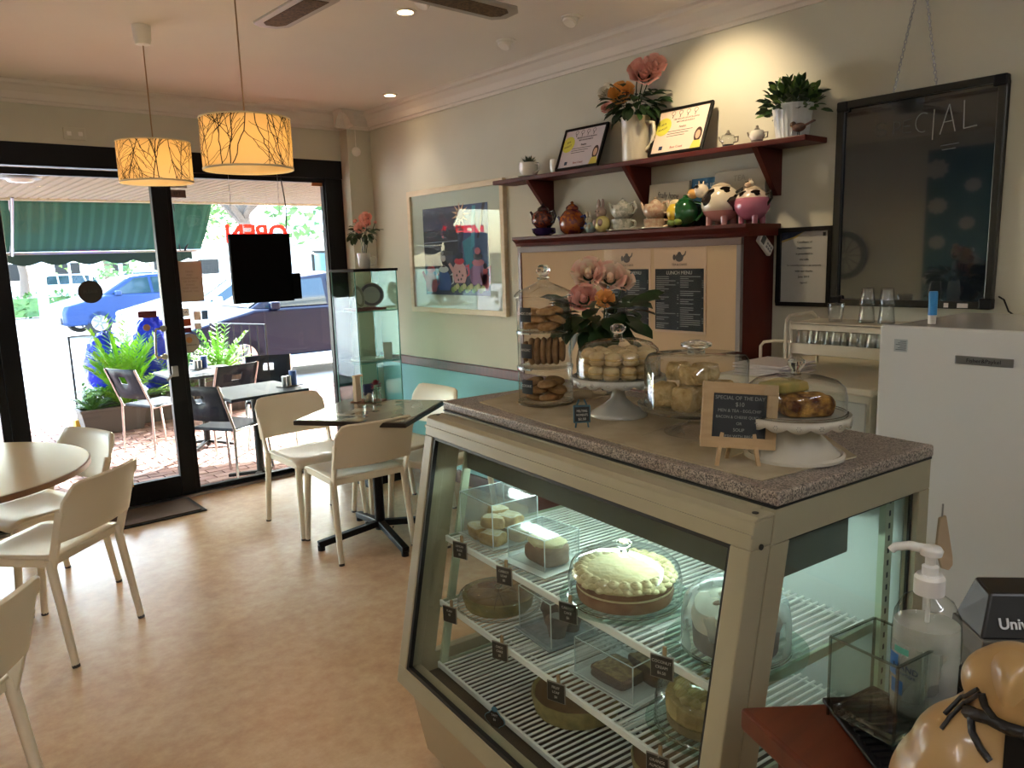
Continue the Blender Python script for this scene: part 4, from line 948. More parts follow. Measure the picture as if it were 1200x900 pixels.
# ---------------------------------------------------------------- blackboard on chains
BY0, BY1, BZ0, BZ1 = 1.565, .978, 1.315, 2.105
t = wall_thing('blackboard', 'big black framed specials board hanging on chains', 'blackboard', (BY0+BY1)/2, BZ0, WX-.006)
BW, BH = BY0-BY1, BZ1-BZ0
ring4(MB(), BW, BH, .026, 0, .03).build('board_frame', mat('olive_black_frame', '#23241f', .3), t, bevel=.003)
for sx in (-1, 1):
    for zz in (0, BH-.04): MB().box(sx*(BW/2-.02)-.022, sx*(BW/2-.02)+.022, zz, zz+.04, -.001, .034).build('frame_corner', M['black_pl'], t, bevel=.006)
bbm = mat('board_surface', '#1b2127', .03, spec=1.0, coat=1.0)
MB().box(-BW/2+.02, BW/2-.02, .02, BH-.02, .004, .014).build('writing_surface', bbm, t)
chalkf = mat('chalk_faint', '#6c706e', .9)
def stroke(pts, w=.004, mm=chalkf):
    mb = MB()
    for a, b in zip(pts, pts[1:]): mb.bar((a[0], a[1], .0145), (b[0], b[1], .0145), w, .0008)
    return mb.build('chalk_stroke', mm, t)
bx = .0; by = BH-.125
def arcp(cx, cy, rx, ry, a0, a1, n=9): return [(cx+rx*cos(R(a0+(a1-a0)*i/n)), cy+ry*sin(R(a0+(a1-a0)*i/n))) for i in range(n+1)]
cf2 = mat('chalk_fainter', '#474c4c', .9)
stroke(arcp(-.125, by+.012, .018, .014, 20, 200)+arcp(-.125, by-.012, .018, .012, 120, -150), .003, cf2)          # S
stroke([(-.08, by-.02), (-.078, by+.02)]+arcp(-.075, by+.008, .02, .013, 90, -90), .003, cf2)                        # P
stroke([(-.015, by+.024), (-.045, by+.02), (-.045, by-.022), (-.015, by-.022)], .003, cf2); stroke([(-.045, by), (-.02, by)], .003, cf2)   # E
stroke(arcp(.025, by+.005, .026, .034, 60, 290), .003)        # C
stroke([(.062, by+.045), (.060, by-.06)], .0035, mat('chalk_mid', '#8d8f8b', .9))                   # I
stroke([(.085, by-.045), (.112, by+.055), (.135, by-.04)], .0035, mat('chalk_mid', '#8d8f8b', .9)); stroke([(.093, by-.005), (.128, by-.002)], .003, mat('chalk_mid', '#8d8f8b', .9))  # A
stroke([(.16, by+.06), (.163, by-.035), (.205, by-.03)], .004, mat('chalk_mid', '#8d8f8b', .9))          # L
stroke([(.09, by-.085), (.15, by-.082)], .003); stroke([(.095, by-.1), (.14, by-.098)], .003)
for i, (x_, w_2) in enumerate(((.10, .035), (.15, .015))): MB().box(BW/2-.02-x_*.9, BW/2-.02-x_*.9+w_2, .004, .02, .03, .032).build('price_sticker', M['paper'], t)
def chain(pa, pb, label):
    pa, pb = V(pa), V(pb); n = int((pb-pa).length/.0125); t = thing('hanging_chain', label, 'chain', tuple(pa), group='chains holding the blackboard'); mb = MB(); d = (pb-pa).normalized(); u = d.cross(V((1, 0, 0))).normalized(); v_ = V((1, 0, 0))
    for i in range(n):
        c = (pb-pa)*(i+.5)/n; s = u if i % 2 else v_
        mb.tube([c+d*.0085*cos(a)+s*.0048*sin(a) for a in [2*pi*k/8 for k in range(8)]], .0015, 5, closed=True)
    mb.build('chain_links', M['steel'], t)
apex = (WX-.02, 1.275, 2.53)
chain((WX-.02, 1.357, BZ1+.003), (WX-.02, 1.28, 2.5), 'left chain of the blackboard running up to the wall hook')
chain((WX-.02, 1.208, BZ1+.003), (WX-.02, 1.27, 2.5), 'right chain of the blackboard running up to the wall hook')
tag(MB().tube([(WX, 1.275, 2.5), (WX-.03, 1.275, 2.495), (WX-.032, 1.275, 2.51)], .004, 8).build('wall_hook', M['steel']), 'steel hook in the wall above the blackboard', 'hook')
tag(MB().tube([(WX-.01, .965, 1.36), (WX-.02, .945, 1.35), (WX-.015, .93, 1.31), (WX-.02, .90, 1.29)], .003, 6).build('wall_cable', M['black_pl']), 'thin dark cable at the lower right corner of the blackboard', 'cable')

# floral panel and round plate on the left wall: seen mirrored in the blackboard
t = thing('wallpaper_panel', 'teal wallpaper panel with pale flowers on the left wall', 'wallpaper', (XL+.001, 2.75, 0))
MB().box(0, .004, -.62, .62, .09, CZ-.15).build('teal_paper', mat('teal_paper', '#3a6672', .7), t)
fl = mat('paper_flower', '#b9b8ac', .8); rg = random.Random(9)
for k in range(26):
    fy, fzz = -.5+.34*(k % 4)+rg.uniform(-.06, .06), .3+.36*(k//4)+(.18 if k % 2 else 0); rr = rg.uniform(.07, .11)
    pts = [(fy+rr*(1+.12*cos(9*a))*cos(a), fzz+rr*.85*(1+.12*cos(9*a))*sin(a)) for a in [2*pi*i/40 for i in range(40)]]
    if fzz < 2.35: MB().prism(pts, .004, .0055, 'x').build('printed_flower', fl, t)
t = thing('wall_clock', 'large round grey wall ornament on the left wall', 'clock', (XL, 4.2, 1.45))
MB().lathe([(.2, 0), (.26, 0), (.26, .03), (.2, .03)], n=40, closed=True).build('ring', mat('slate_grey', '#4a5258', .5), t, rot=(0, R(90), 0), smooth=40)
for k in range(12): a = k*pi/6; MB().bar((.015, .03*cos(a), .03*sin(a)), (.015, .21*cos(a), .21*sin(a)), .008, .008).build('spoke', mat('slate_grey', '#4a5258', .5), t)

# ---------------------------------------------------------------- white glass trolley rack, side cabinet, fridge
t = thing('side_cabinet', 'low white side cabinet with grey door lines under the glass rack', 'cabinet', (2.72, 1.33, 0))
MB().box(-.30, .32, -.22, .33, 0, 1.075).build('cabinet_body', mat('offwhite_cab', '#c3bda8', .4), t, bevel=.004)
MB().box(-.325, .325, -.235, .345, 1.075, 1.1).build('cabinet_top', mat('offwhite_top', '#cfc6b0', .3), t, bevel=.006)
for k in range(3): MB().box(-.312, -.301, -.21+k*.18, -.21+k*.18+.172, .08, 1.05).build('cabinet_door', mat('grey_door', '#aeb0a8', .4), t, bevel=.003)
q = onx(978, 525, 2.405)
tag(MB().box(-.003, 0, -.05, .05, -.09, .04).build('coloured_label', mat('label_white', '#c8cbc0', .4), None, loc=(2.4075, 1.27, .985)), 'white label sheet with green and yellow print on the side cabinet', 'label')
tg = thing('printed_label', 'yellow and green printed label on the side cabinet door', 'label', (2.4035, 1.27, .93))
MB().box(-.001, .0, -.045, .045, 0, .012).build('green_band', mat('green_print', '#1f6b4a', .4), tg)
MB().prism([(-.045, .012), (.045, .012), (.045, .045), (.0, .04)], -.001, 0, 'x').build('yellow_print', mat('yellow_print', '#c9b03a', .4), tg)
t = thing('paper_stack', 'loose cream napkins stacked on the side cabinet', 'napkins', (2.52, 1.52, 1.1005))
for i in range(7): MB().box(-.1, .12, -.1, .1, i*.006, i*.006+.0045).build('napkin', M['paper'], t, rot=random.uniform(-.15, .15))
# rack
RX = 2.74; t = thing('glass_rack', 'two tier cream rack holding upturned drinking glasses', 'rack', (RX, 1.32, 1.1005))
crm_ = mat('cream_rack', '#d2c8b2', .4)
MB().box(-.1, .12, -.2, .2, .06, .068).box(-.1, -.092, -.2, .2, .068, .10).box(.112, .12, -.2, .2, .068, .09).box(-.1, .12, .192, .2, .068, .09).build('lower_tray', crm_, t, bevel=.002)
MB().box(-.1, .12, -.22, .20, .168, .176).box(-.1, -.094, -.22, .20, .150, .178).build('upper_tray', crm_, t, bevel=.002)
for sy in (-.2, .205):
    for sx in (-.09, .11): MB().tube([(sx, sy, 0), (sx, sy, .18)], .006, 8).build('rack_post', crm_, t, smooth=50)
for sy in (.215,): MB().tube([(-.11, sy, 0), (-.11, sy, .15), (-.105, sy, .185), (-.08, sy, .2), (.08, sy, .2), (.105, sy, .185), (.11, sy, .1)], .006, 8).build('rack_hoop', crm_, t, smooth=60)
MB().tube([(-.14, .30, -.0), (-.14, .30, .085), (-.135, .29, .1), (-.12, .26, .105), (-.10, .20, .105)], .006, 8).build('rack_hoop', crm_, t, smooth=60)
gm = [(.033, .0), (.036, .003), (.028, .075), (.026, .08), (0, .08), (0, .076), (.024, .074), (.0335, .004)]
def tumbler(x, y, z, label, g, up=False, s=1.0):
    o = MB().lathe([(a*s, (b if not up else .08-b)*s) for a, b in gm[:5]]+[(a*s, (b if not up else .08-b)*s) for a, b in gm[5:]]+[(gm[0][0]*s, (gm[0][1] if not up else .08)*s)], n=24).build('drinking_glass', M['cglass'], None, loc=(x, y, z), smooth=50); tag(o, label, 'glass', g); return o
for i, yy in enumerate((1.49, 1.425, 1.36, 1.295, 1.23, 1.165)):
    for j, xx in enumerate((RX-.05, RX+.03)): tumbler(xx, yy, 1.17, '%s upturned tumbler from the left in the %s row of the cream rack' % (['first', 'second', 'third', 'fourth', 'fifth', 'sixth'][i], ['front', 'back'][j]), 'tumblers on the lower tier')
q = onx(987, 377, 2.74); tumbler(2.74, 1.40, 1.2775, 'single clear tumbler at the left of the rack top', None, up=True, s=.85)
for yy, lb in ((1.285, 'left'), (1.215, 'right')):
    tumbler(2.74, yy, 1.2775, 'bottom tumbler of the %s pair stacked on the rack top' % lb, None, up=False, s=.8)
    tumbler(2.74, yy, 1.2775+.066, 'top tumbler of the %s pair stacked on the rack top' % lb, None, up=False, s=.72)
# fridge
FX, FY, FZ = 2.35, 1.06, 1.312
t = thing('fridge', 'white upright fridge with a grey nameplate, right edge of the picture', 'fridge', (FX, FY, 0))
MB().box(.05, .64, -.62, 0, .03, FZ-.006).build('fridge_body', M['white_gl'], t, bevel=.01)
MB().box(-.0, .045, -.62, 0, .05, FZ).build('fridge_door', M['white_gl'], t, bevel=.008, seg=3)
MB().box(.005, .6, -.62, 0, 0, .03).build('kick_plate', M['black_pl'], t)
MB().box(-.004, .0, -.362, -.215, 1.212-.0, 1.236).build('nameplate', mat('nameplate', '#8f8f8d', .3, .6), t, bevel=.002)
text('Fisher&Paykel', .0155, M['ink'], 'lettering', t, frame((-.0046, -.289, 1.224), (0, -1, 0), (0, 0, 1)))
MB().box(-.0015, .0, -.083, -.045, 1.235, 1.272).build('energy_sticker', mat('sticker_grey', '#a9b0b2', .5), t)
mb = MB(); [mb.box(-.002, -.0015, -.08, -.05-.006*(k % 3), 1.24+.005*k, 1.242+.005*k) for k in range(6)]; mb.build('sticker_print', mat('sticker_ink', '#5a6268', .6), t)
q = onz(1092, 379, FZ)
t = thing('marker_pen', 'blue capped marker standing upright on the fridge', 'marker', (2.45, q.y*2.45/q.x, FZ+.0005))
MB().cyl((0, 0), .011, 0, .025, 18).build('marker_barrel', M['white_pl'], t, smooth=40)
MB().lathe([(.0125, .025), (.0125, .09), (.011, .097), (0, .097)], n=18).build('marker_cap', mat('marker_blue', '#1f7fbf', .4), t, smooth=40)
MB().cyl((0, 0), .0127, .023, .026, 18).build('marker_band', mat('white_band', '#d8dad8', .4), t)
# ---------------------------------------------------------------- cake display case
ZT = 1.13
CO = onz(911.5, 596, 1.10); CA = R(5.87)
UU = V((sin(CA), cos(CA), 0)); VV_ = V((cos(CA), -sin(CA), 0)); CO.z = 0
def cw(u, v, z=0): return tuple(CO+UU*u+VV_*v+V((0, 0, z)))
def cl(p): q = V(p)-CO; return (q.dot(UU), q.dot(VV_))
L_ = 1.185; W_ = .515
case = thing('display_case', 'beige refrigerated cake display case with slanted glass front and granite look top', 'display case', tuple(CO), -CA)
beige = mat('beige_enamel', '#a19a80', .38, noise=2, c2='#9c957b'); cbl = mat('case_gasket', '#0c0d0c', .5)
bei2 = mat('beige_enamel_side', '#8c8466', .4)
gran = mat('granite', '#8b8178', .35, noise=380, c2='#3c3734', kind='voronoi', spec=.5)
_nt = gran.node_tree; _cr = [n for n in _nt.nodes if n.type == 'VALTORGB'][0]
_cr.color_ramp.elements[0].color = srgb('#3a3531'); _cr.color_ramp.elements[1].color = srgb('#b8ab9c'); _e = _cr.color_ramp.elements.new(.5); _e.color = srgb('#8d8177')
MB().box(-.005, W_+.005, -.003, L_+.003, 1.103, ZT).build('granite_top', gran, case, bevel=.006, seg=3)
MB().box(-.006, W_+.002, 0, L_, 1.099, 1.103).build('top_gasket', cbl, case)
xf = lambda z: -.062-.185*(1.09-z)
xg = lambda z: -.008-.185*(1.09-z)
# body frame: near side, far side
def side(y0, y1, nm):
    s = []
    MB().prism([(xg(1.035), 1.035), (W_, 1.035), (W_, 1.099), (-.004, 1.099), (xg(1.06)+.003, 1.06)], y0, y1, 'y').build('side_rail', beige, case, bevel=.002)
    MB().prism([(xg(1.034)+.002, 1.034), (xg(1.034)+.055, 1.034), (xg(.30)+.055, .30), (xg(.30)+.002, .30)], y0, y1, 'y').build('front_post', beige, case, bevel=.002)
    MB().box(W_-.042, W_, y0, y1, .30, 1.034).build('rear_post', beige, case, bevel=.002)
    MB().prism([(xg(.36)+.05, .36), (W_-.04, .36), (W_-.04, .30), (xg(.30)+.05, .30)], y0, y1, 'y').build('side_rail', beige, case, bevel=.002)
    ym = (y0+y1)/2
    MB().prism([(xg(1.03)+.057, 1.033), (W_-.043, 1.033), (W_-.043, .362), (xg(.362)+.057, .362)], ym-.003, ym+.003, 'y').build('side_glass', M['win'], case)
    for a, b in (((xg(1.03)+.056, 1.032), (W_-.043, 1.032)), ((W_-.044, 1.032), (W_-.044, .362))):
        MB().bar((a[0], ym, a[1]), (b[0], ym, b[1]), .012, .005, up=(0, 1, 0)).build('glass_gasket', cbl, case)
side(0, .03, 'near'); side(L_-.03, L_, 'far')
MB().box(-.006, .03, .03, L_-.03, 1.06, 1.099).build('front_header', beige, case, bevel=.002)
MB().box(W_-.03, W_, .03, L_-.03, 1.03, 1.099).build('rear_header', beige, case, bevel=.002)
# hinged front door frame, slanted
def sl(z0, z1, y0, y1, nm, d0=0, d1=0):
    return MB().prism([(xf(z1), z1), (xg(z1), z1), (xg(z0), z0), (xf(z0), z0)], y0, y1, 'y').build(nm, beige, case, bevel=.003)
fd = [sl(1.037, 1.088, 0, L_, 'door_rail'), sl(.292, .345, 0, L_, 'door_rail'), sl(.345, 1.037, 0, .045, 'door_stile'), sl(.345, 1.037, L_-.045, L_, 'door_stile')]
MB().prism([(xf(1.088)-.001, 1.088), (xg(1.088)+.0, 1.088), (xg(1.088)+.0, 1.094), (xf(1.088)+.012, 1.094)], 0, L_, 'y').build('door_cap', beige, case, bevel=.002)
MB().prism([(xf(1.06)-.004, 1.06), (xf(1.06)+.002, 1.06), (xf(1.066)+.002, 1.066), (xf(1.066)-.004, 1.066)], 0, L_, 'y').build('door_bead', beige, case)
gx = .018
MB().prism([(xf(1.04)+gx, 1.04), (xf(1.04)+gx+.005, 1.04), (xf(.342)+gx+.005, .342), (xf(.342)+gx, .342)], .04, L_-.04, 'y').build('front_glass', M['win'], case)
for z0, z1, y0, y1 in ((1.029, 1.037, .045, L_-.045), (.345, .355, .045, L_-.045), (.345, 1.037, .045, .051), (.345, 1.037, L_-.057, L_-.045)):
    MB().prism([(xf(z1)+.004, z1), (xf(z1)+gx-.001, z1), (xf(z0)+gx-.001, z0), (xf(z0)+.004, z0)], y0, y1, 'y').build('glass_gasket', cbl, case)
for p in ((-.035, .02), (-.035, L_-.02)): MB().cyl(p, .006, 1.094, 1.0955, 12).build('cap_screw', cbl, case)
zz = 1.04; MB().tube([(-.035-.185*.05, 0, zz), (-.035-.185*.05, -.002, zz)], .0055, 12).build('side_screw', cbl, case)
# base cabinet
base_m = mat('base_enamel', '#a59478', .5)
MB().prism([(xg(.292)-.02, .292), (-.125, .035), (W_, .035), (W_, .292)], .012, L_-.012, 'y').build('base_panel', base_m, case, bevel=.004)
MB().box(-.08, W_-.03, .03, L_-.03, 0, .036).build('kick_plinth', M['black_pl'], case)
xb = lambda z: -.125+(xg(.292)-.02+.125)*(z-.035)/(.292-.035)
for k in range(26):
    y = L_-.06-k*.011; z = .262
    MB().bar((xb(z+.012)-.0006, y, z+.012), (xb(z-.012)-.0006, y, z-.012), .003, .0012, up=(1, 0, 0)).build('vent_slot', cbl, case)
MB().prism([(xb(.27)-.003, .27), (xb(.27), .27), (xb(.25), .25), (xb(.25)-.003, .25)], L_-.50, L_-.44, 'y').build('worn_mark', cbl, case)
# inside: floor pan, rear doors, light unit, upright strips
inn = mat('case_liner', '#6e7064', .4); innw = mat('case_liner_pale', '#aab2a6', .35)
MB().box(-.13, W_-.045, .032, L_-.032, .293, .305).build('floor_pan', mat('pan_dark', '#3a372e', .4, .3), case)
MB().box(.035, .31, .055, L_-.055, .925, 1.055).build('light_housing', mat('housing', '#5c6358', .5), case, bevel=.004)
MB().box(.275, W_-.035, .05, L_-.05, 1.05, 1.06).build('ceiling_liner', mat('liner_dark', '#4a4d42', .5), case)
tube_m = mat('cool_tube', '#e8fff8', .4, emit=('#e4fff6', 6.5))
MB().tube([(.17, .09, .912), (.17, L_-.09, .912)], .010, 12).build('light_tube', tube_m, case, smooth=60)
MB().box(.15, .19, .08, L_-.08, .9215, .925).build('tube_batten', M['white_gl'], case)
MB().box(W_-.026, W_-.020, .04, L_*.52, .33, 1.03).build('rear_sliding_door', mat('rear_door', '#c3cbc8', .25), case)
MB().box(W_-.014, W_-.008, L_*.48, L_-.04, .33, 1.03).build('rear_sliding_door', mat('rear_door', '#8e9a96', .3), case)
for y in (L_*.50,): MB().box(W_-.03, W_-.006, y-.012, y+.012, .33, 1.03).build('door_edge', M['steel'], case)
for y in (.045, L_-.06):
    o = MB().box(W_-.085, W_-.055, y, y+.015, .31, 1.05).build('shelf_upright', mat('pale_green_strip', '#a9b79c', .4), case)
    for k in range(24): MB().box(W_-.073, W_-.067, y-.0006, y+.0156, .36+.028*k, .372+.028*k).build('upright_slot', cbl, o)
    MB().prism([(xg(1.03)+.06, 1.03), (xg(1.03)+.085, 1.03), (xg(.32)+.085, .32), (xg(.32)+.06, .32)], y-.0, y+.01, 'y').build('front_upright', mat('pale_green_strip', '#a9b79c', .4), case)
# wire shelves
wire = mat('wire_coated', '#e2e6e0', .3)
def wire_shelf(x0, x1, y0, y1, z, label):
    o = bpy.data.objects.new('wire_shelf', None); col.objects.link(o); o.parent = case; o.location = (0, 0, z)
    mb = MB(); n = int((y1-y0)/.019)
    for i in range(n+1):
        y = y0+(y1-y0)*i/n; mb.tube([(x0+.004, y, 0), (x1, y, 0)], .0033, 6)
    q = mb.build('shelf_wires', wire, o, smooth=60); q['kind'] = 'stuff'
    for xx in (x0+(x1-x0)*.45, x0+(x1-x0)*.45+.02, x1-.01): MB().tube([(xx, y0, -.005), (xx, y1, -.005)], .003, 6).build('cross_rod', wire, o, smooth=60)
    MB().box(x0-.002, x0+.006, y0, y1, -.012, .006).build('front_strip', wire, o, bevel=.002)
    for y in (y0, y1): MB().box(x0, x1, y-.004, y+.004, -.018, .004).build('end_bracket', mat('bracket_green', '#94a087', .4), o, bevel=.001)
SH = [(-.05, .42, .06, 1.125, .730), (-.077, .42, .06, 1.13, .530), (-.092, .43, .06, 1.135, .332)]
for s in SH: wire_shelf(*s, '')
S1, S2, S3 = .7345, .5345, .3365
def fp(px, py, z, dv=0, du=0): p = onz(px, py, z); u, v = cl(p); return cw(u+du, v+dv, z)
RZ = -CA
# ---- upper shelf
white = mat('white_tray', '#cfd6d2', .25, coat=.3)
def tray(label, pos, a, b, rz, hh=.012, rim=.012, m=None, name='serving_tray'):
    """square tray: local x (a) by y (b)"""
    t = thing(name, label, 'tray', pos, rz)
    prof = [(-a/2, -b/2), (a/2, -b/2), (a/2, b/2), (-a/2, b/2)]
    mb = MB(); ins = rim
    vs = [(x*1, y*1, hh) for x, y in prof]+[(x*(1-2*ins/a), y*(1-2*ins/b), .004) for x, y in prof]+[(x*(1-2.6*ins/a), y*(1-2.6*ins/b), 0) for x, y in prof]
    fs = [(i, (i+1) % 4, 4+(i+1) % 4, 4+i) for i in range(4)]+[(4, 5, 6, 7)]
    mb.add(vs, fs); mb.build('tray_body', m or white, t, solid=.003, bevel=.002); return t
def boxcover(label, pos, a, b, h, rz, m=None):
    t = thing('clear_cover', label, 'cover', pos, rz); m = m or M['acrylic']
    t_ = .002
    MB().box(-a/2, a/2, -b/2, b/2, h-t_, h).build('cover_top', m, t)
    for q in ((-a/2, -a/2+t_, -b/2, b/2), (a/2-t_, a/2, -b/2, b/2), (-a/2, a/2, -b/2, -b/2+t_), (-a/2, a/2, b/2-t_, b/2)): MB().box(*q, 0, h).build('cover_wall', m, t)
    mb = MB()
    for sx in (-1, 1):
        for sy in (-1, 1): mb.bar((sx*a/2, sy*b/2, 0), (sx*a/2, sy*b/2, h), .002, .002)
        mb.bar((sx*a/2, -b/2, h), (sx*a/2, b/2, h), .002, .002); mb.bar((-a/2, sx*b/2, h), (a/2, sx*b/2, h), .002, .002)
    mb.build('cover_edges', mat('acrylic_edge', '#c9d4d2', .2), t); return t
def rough_box(name, label, cat, pos, dims, m, rz=0, top=None, group=None, jit=.006, seed=1, base_z=0):
    t = thing(name, label, cat, pos, rz, group); bm = bmesh.new(); bmesh.ops.create_cube(bm, size=1)
    bmesh.ops.scale(bm, vec=dims, verts=bm.verts); bmesh.ops.subdivide_edges(bm, edges=bm.edges, cuts=3, use_grid_fill=True)
    rg = random.Random(seed)
    for v in bm.verts:
        s = (abs(v.co.x)/dims[0]*2)**4+(abs(v.co.y)/dims[1]*2)**4+(abs(v.co.z)/dims[2]*2)**4
        f = 1-.045*max(0, s-1); v.co *= f
        if v.co.z > -dims[2]*.45: v.co += V((rg.uniform(-1, 1), rg.uniform(-1, 1), rg.uniform(-1, 1)))*jit
        v.co.z += dims[2]/2
    me = bpy.data.meshes.new('crumb'); 
    for f in bm.faces: f.smooth = True; f.material_index = 1 if (top and f.normal.z > .6 and f.calc_center_median().z > dims[2]*.8) else 0
    bm.to_mesh(me); bm.free(); me.materials.append(m)
    if top: me.materials.append(top)
    o = bpy.data.objects.new('crumb', me); col.objects.link(o); o.parent = t; q = o.modifiers.new('s', 'SUBSURF'); q.levels = 1; q.render_levels = 1
    return t
sponge = mat('sponge', '#c7a765', .85, noise=50, c2='#ad874a', bump=(180, .5, .004)); sugar = mat('icing_sugar', '#e0dbc6', .9, noise=60, c2='#d2c393')
cp1 = V(fp(588, 622, S1, dv=.06)); p0 = cl(cp1)
pos = cw(1.0, .06, S1); ta1 = RZ+R(0)
tray('pale square tray at the window end of the top shelf under the slices', pos, .17, .19, RZ)
boxcover('clear box cover over the sugared slices', (pos[0], pos[1], S1+.014), .155, .175, .125, RZ)
sl_p = [((-.045, -.035), 0, 18), ((-.045, .04), 0, -12), ((.03, -.045), 0, 5), ((.035, .035), 0, 25), ((-.02, -.01), 1, 35), ((.03, .045), 1, -10), ((.02, -.03), 1, 12)]
sln = ['bottom slice at the front corner', 'bottom slice at the far front corner', 'bottom slice near the middle', 'bottom slice at the back', 'upper slice leaning at the front', 'upper slice at the back', 'upper slice in the middle']
for i, ((a, b), lv, rz_) in enumerate(sl_p):
    rough_box('cake_slice', 'sugar dusted sponge slice in the clear box, '+sln[i], 'cake', (cw(1.0+b, .06+a, 0)[0], cw(1.0+b, .06+a, 0)[1], S1+.006+lv*.038), (.052, .075, .036), sponge, RZ+R(rz_), sugar, 'sugared slices in the clear box', seed=i)
# plate with iced loaf slice
pos = cw(.775, .055, S1)
tray('flat white square plate under the iced cake piece', pos, .17, .19, RZ+R(6), hh=.01, rim=.006, name='square_plate')
icing = mat('cream_icing', '#e6dcae', .6, noise=30, c2='#dccb98', bump=(60, .4, .01)); brownc = mat('brown_sponge', '#7b5238', .8, noise=40, c2='#8f6a4a')
rough_box('cake_piece', 'brown cake piece with pale icing on the square white plate', 'cake', cw(.765, .06, S1+.006), (.085, .11, .055), brownc, RZ, None, seed=22)
o = MB().ball((0, 0, 0), .05, (.9, 1.2, .32), 18, 10, jit=.1).build('icing_topping', icing, None, smooth=80); ic_p = bpy.data.objects[-1] if False else o
ck = [x for x in bpy.data.objects if x.get('label', '').startswith('brown cake piece')][0]; o.parent = ck; o.location = (0, 0, .058)
boxcover('clear box cover over the iced cake piece', (pos[0], pos[1], S1+.012), .125, .145, .085, RZ+R(6))
def dome(label, pos, r, h, m, knob=.018, kh=.03, name='cake_dome', straight=False):
    t = thing(name, label, 'cover', pos)
    if straight: prof = [(r, 0), (r, h*.86), (r*.93, h*.96), (r*.3, h), (.001, h)]
    else: prof = [(r, 0), (r, h*.45), (r*.95, h*.7), (r*.8, h*.86), (r*.5, h*.96), (r*.2, h), (.001, h)]
    MB().open_lathe(prof, n=40).build('dome_body', m, t, smooth=60)
    MB().lathe([(r+.003, 0), (r+.003, .004), (r-.002, .004), (r-.002, 0)], n=40, closed=True).build('dome_rim', M['sglass'], t, smooth=40)
    MB().lathe([(knob*.6, h), (knob*.55, h+kh*.3), (knob, h+kh*.55), (knob, h+kh*.8), (knob*.5, h+kh), (0, h+kh)], n=20).build('dome_knob', M['sglass'], t, smooth=50); return t
def gplate(label, pos, r, m=None, name='glass_plate'):
    return tag(MB().lathe([(0, 0), (r*.7, 0), (r, .008), (r, .011), (r*.7, .004), (0, .004)], n=48, wob=lambda a, i: 1+(.006*cos(40*a) if i in (2, 3) else 0)).build(name, m or M['green_glass'], None, loc=pos, smooth=40), label, 'plate')
# carrot cake under dome
pos = cw(.478, .075, S1)
gplate('glass plate under the big iced round cake', pos, .155)
t = thing('round_cake', 'big round brown cake with piped pale yellow icing under a glass dome', 'cake', (pos[0], pos[1], S1+.0115))
MB().lathe([(0, 0), (.112, 0), (.116, .02), (.114, .027), (.109, .028)], n=44).build('sponge_layer', brownc, t, smooth=60)
MB().lathe([(.108, .028), (.114, .0285), (.114, .032), (.108, .0325)], n=44).build('filling', icing, t, smooth=60)
MB().lathe([(.108, .032), (.115, .034), (.116, .05), (.112, .06), (0, .06)], n=44).build('sponge_layer', brownc, t, smooth=60)
rg = random.Random(4)
MB().lathe([(.117, .048), (.118, .058), (.112, .068), (.0, .069)], n=60, wob=lambda a, i: 1+.01*sin(a*13)+.008*sin(a*29)).build('icing', icing, t, smooth=60)
def rosette(t, x, y, z, r, m):
    mb = MB()
    for k in range(3):
        rr = r*(1-.3*k); mb.ball((x, y, z+r*.25*k), rr, (1, 1, .5), 10, 5, jit=.13, rng=rg)
    mb.build('piped_rosette', m, t, smooth=80)
for k in range(26):
    a = 2*pi*k/26; rosette(t, .103*cos(a), .103*sin(a), .066, .016, icing)
for k in range(34):
    a = 2*pi*k/34+.05; rosette(t, .114*cos(a), .114*sin(a), .054+rg.uniform(-.004, .004), .0125, icing)
dome('clear glass dome with a knob over the big iced round cake', (pos[0], pos[1], S1+.0115), .135, .108, M['cglass'])
# foggy dome
pos = cw(.165, .095, S1)
gplate('glass plate under the misted dome cake at the near end of the top shelf', pos, .145)
t = thing('round_cake', 'tall dark cake with white frosting dimly seen inside the misted dome', 'cake', (pos[0], pos[1], S1+.0115))
MB().lathe([(0, 0), (.085, 0), (.088, .05), (.085, .055), (0, .055)], n=36).build('cake_body', mat('dark_cake', '#2c2420', .8), t, smooth=60)
MB().lathe([(.088, .045), (.092, .06), (.085, .085), (.05, .092), (0, .09)], n=36, wob=lambda a, i: 1+.03*sin(a*5)).build('frosting', mat('white_frosting', '#c9c6b4', .7), t, smooth=60)
for k in range(5): a = k*1.3; MB().ball((.04*cos(a), .04*sin(a), .092), .01, (1.3, .8, .5), 8, 5).build('nut_piece', brownc, t, smooth=80)
dome('misted plastic dome at the near end of the top shelf', (pos[0], pos[1], S1+.0115), .110, .135, M['misty'], knob=.016, kh=.022)
# ---- middle shelf
pos = cw(1.0, .05, S2)
t = thing('flat_cake', 'low round golden slice cake at the window end of the middle shelf', 'cake', pos)
tarte = mat('flan', '#6f5236', .6, noise=30, c2='#86673f'); crust = mat('crust', '#7c7246', .75, noise=40, c2='#93854f')
MB().lathe([(0, 0), (.098, 0), (.108, .035), (.108, .038), (.1, .036)], n=44, wob=lambda a, i: 1+.01*cos(a*30)).build('crust', crust, t, smooth=60)
MB().lathe([(.102, .034), (.09, .037), (0, .037)], n=44).build('filling', tarte, t, smooth=60)
for k in range(6): MB().bar((0, 0, .0385), (.098*cos(k*pi/6+pi*0), .098*sin(k*pi/3), .0385), .0015, .001).build('cut_line', mat('cut_line', '#4a3422', .8), t)
dome('low clear plastic dome over the golden flan on the middle shelf', (pos[0], pos[1], S2), .122, .05, M['cglass'], knob=.012, kh=.012)
pos = cw(.745, .07, S2)
tray('pale mottled tray under the dark muffins on the middle shelf', pos, .17, .17, RZ+R(-2), m=mat('mottled_tray', '#9aa5a8', .3, noise=60, c2='#7d888c'))
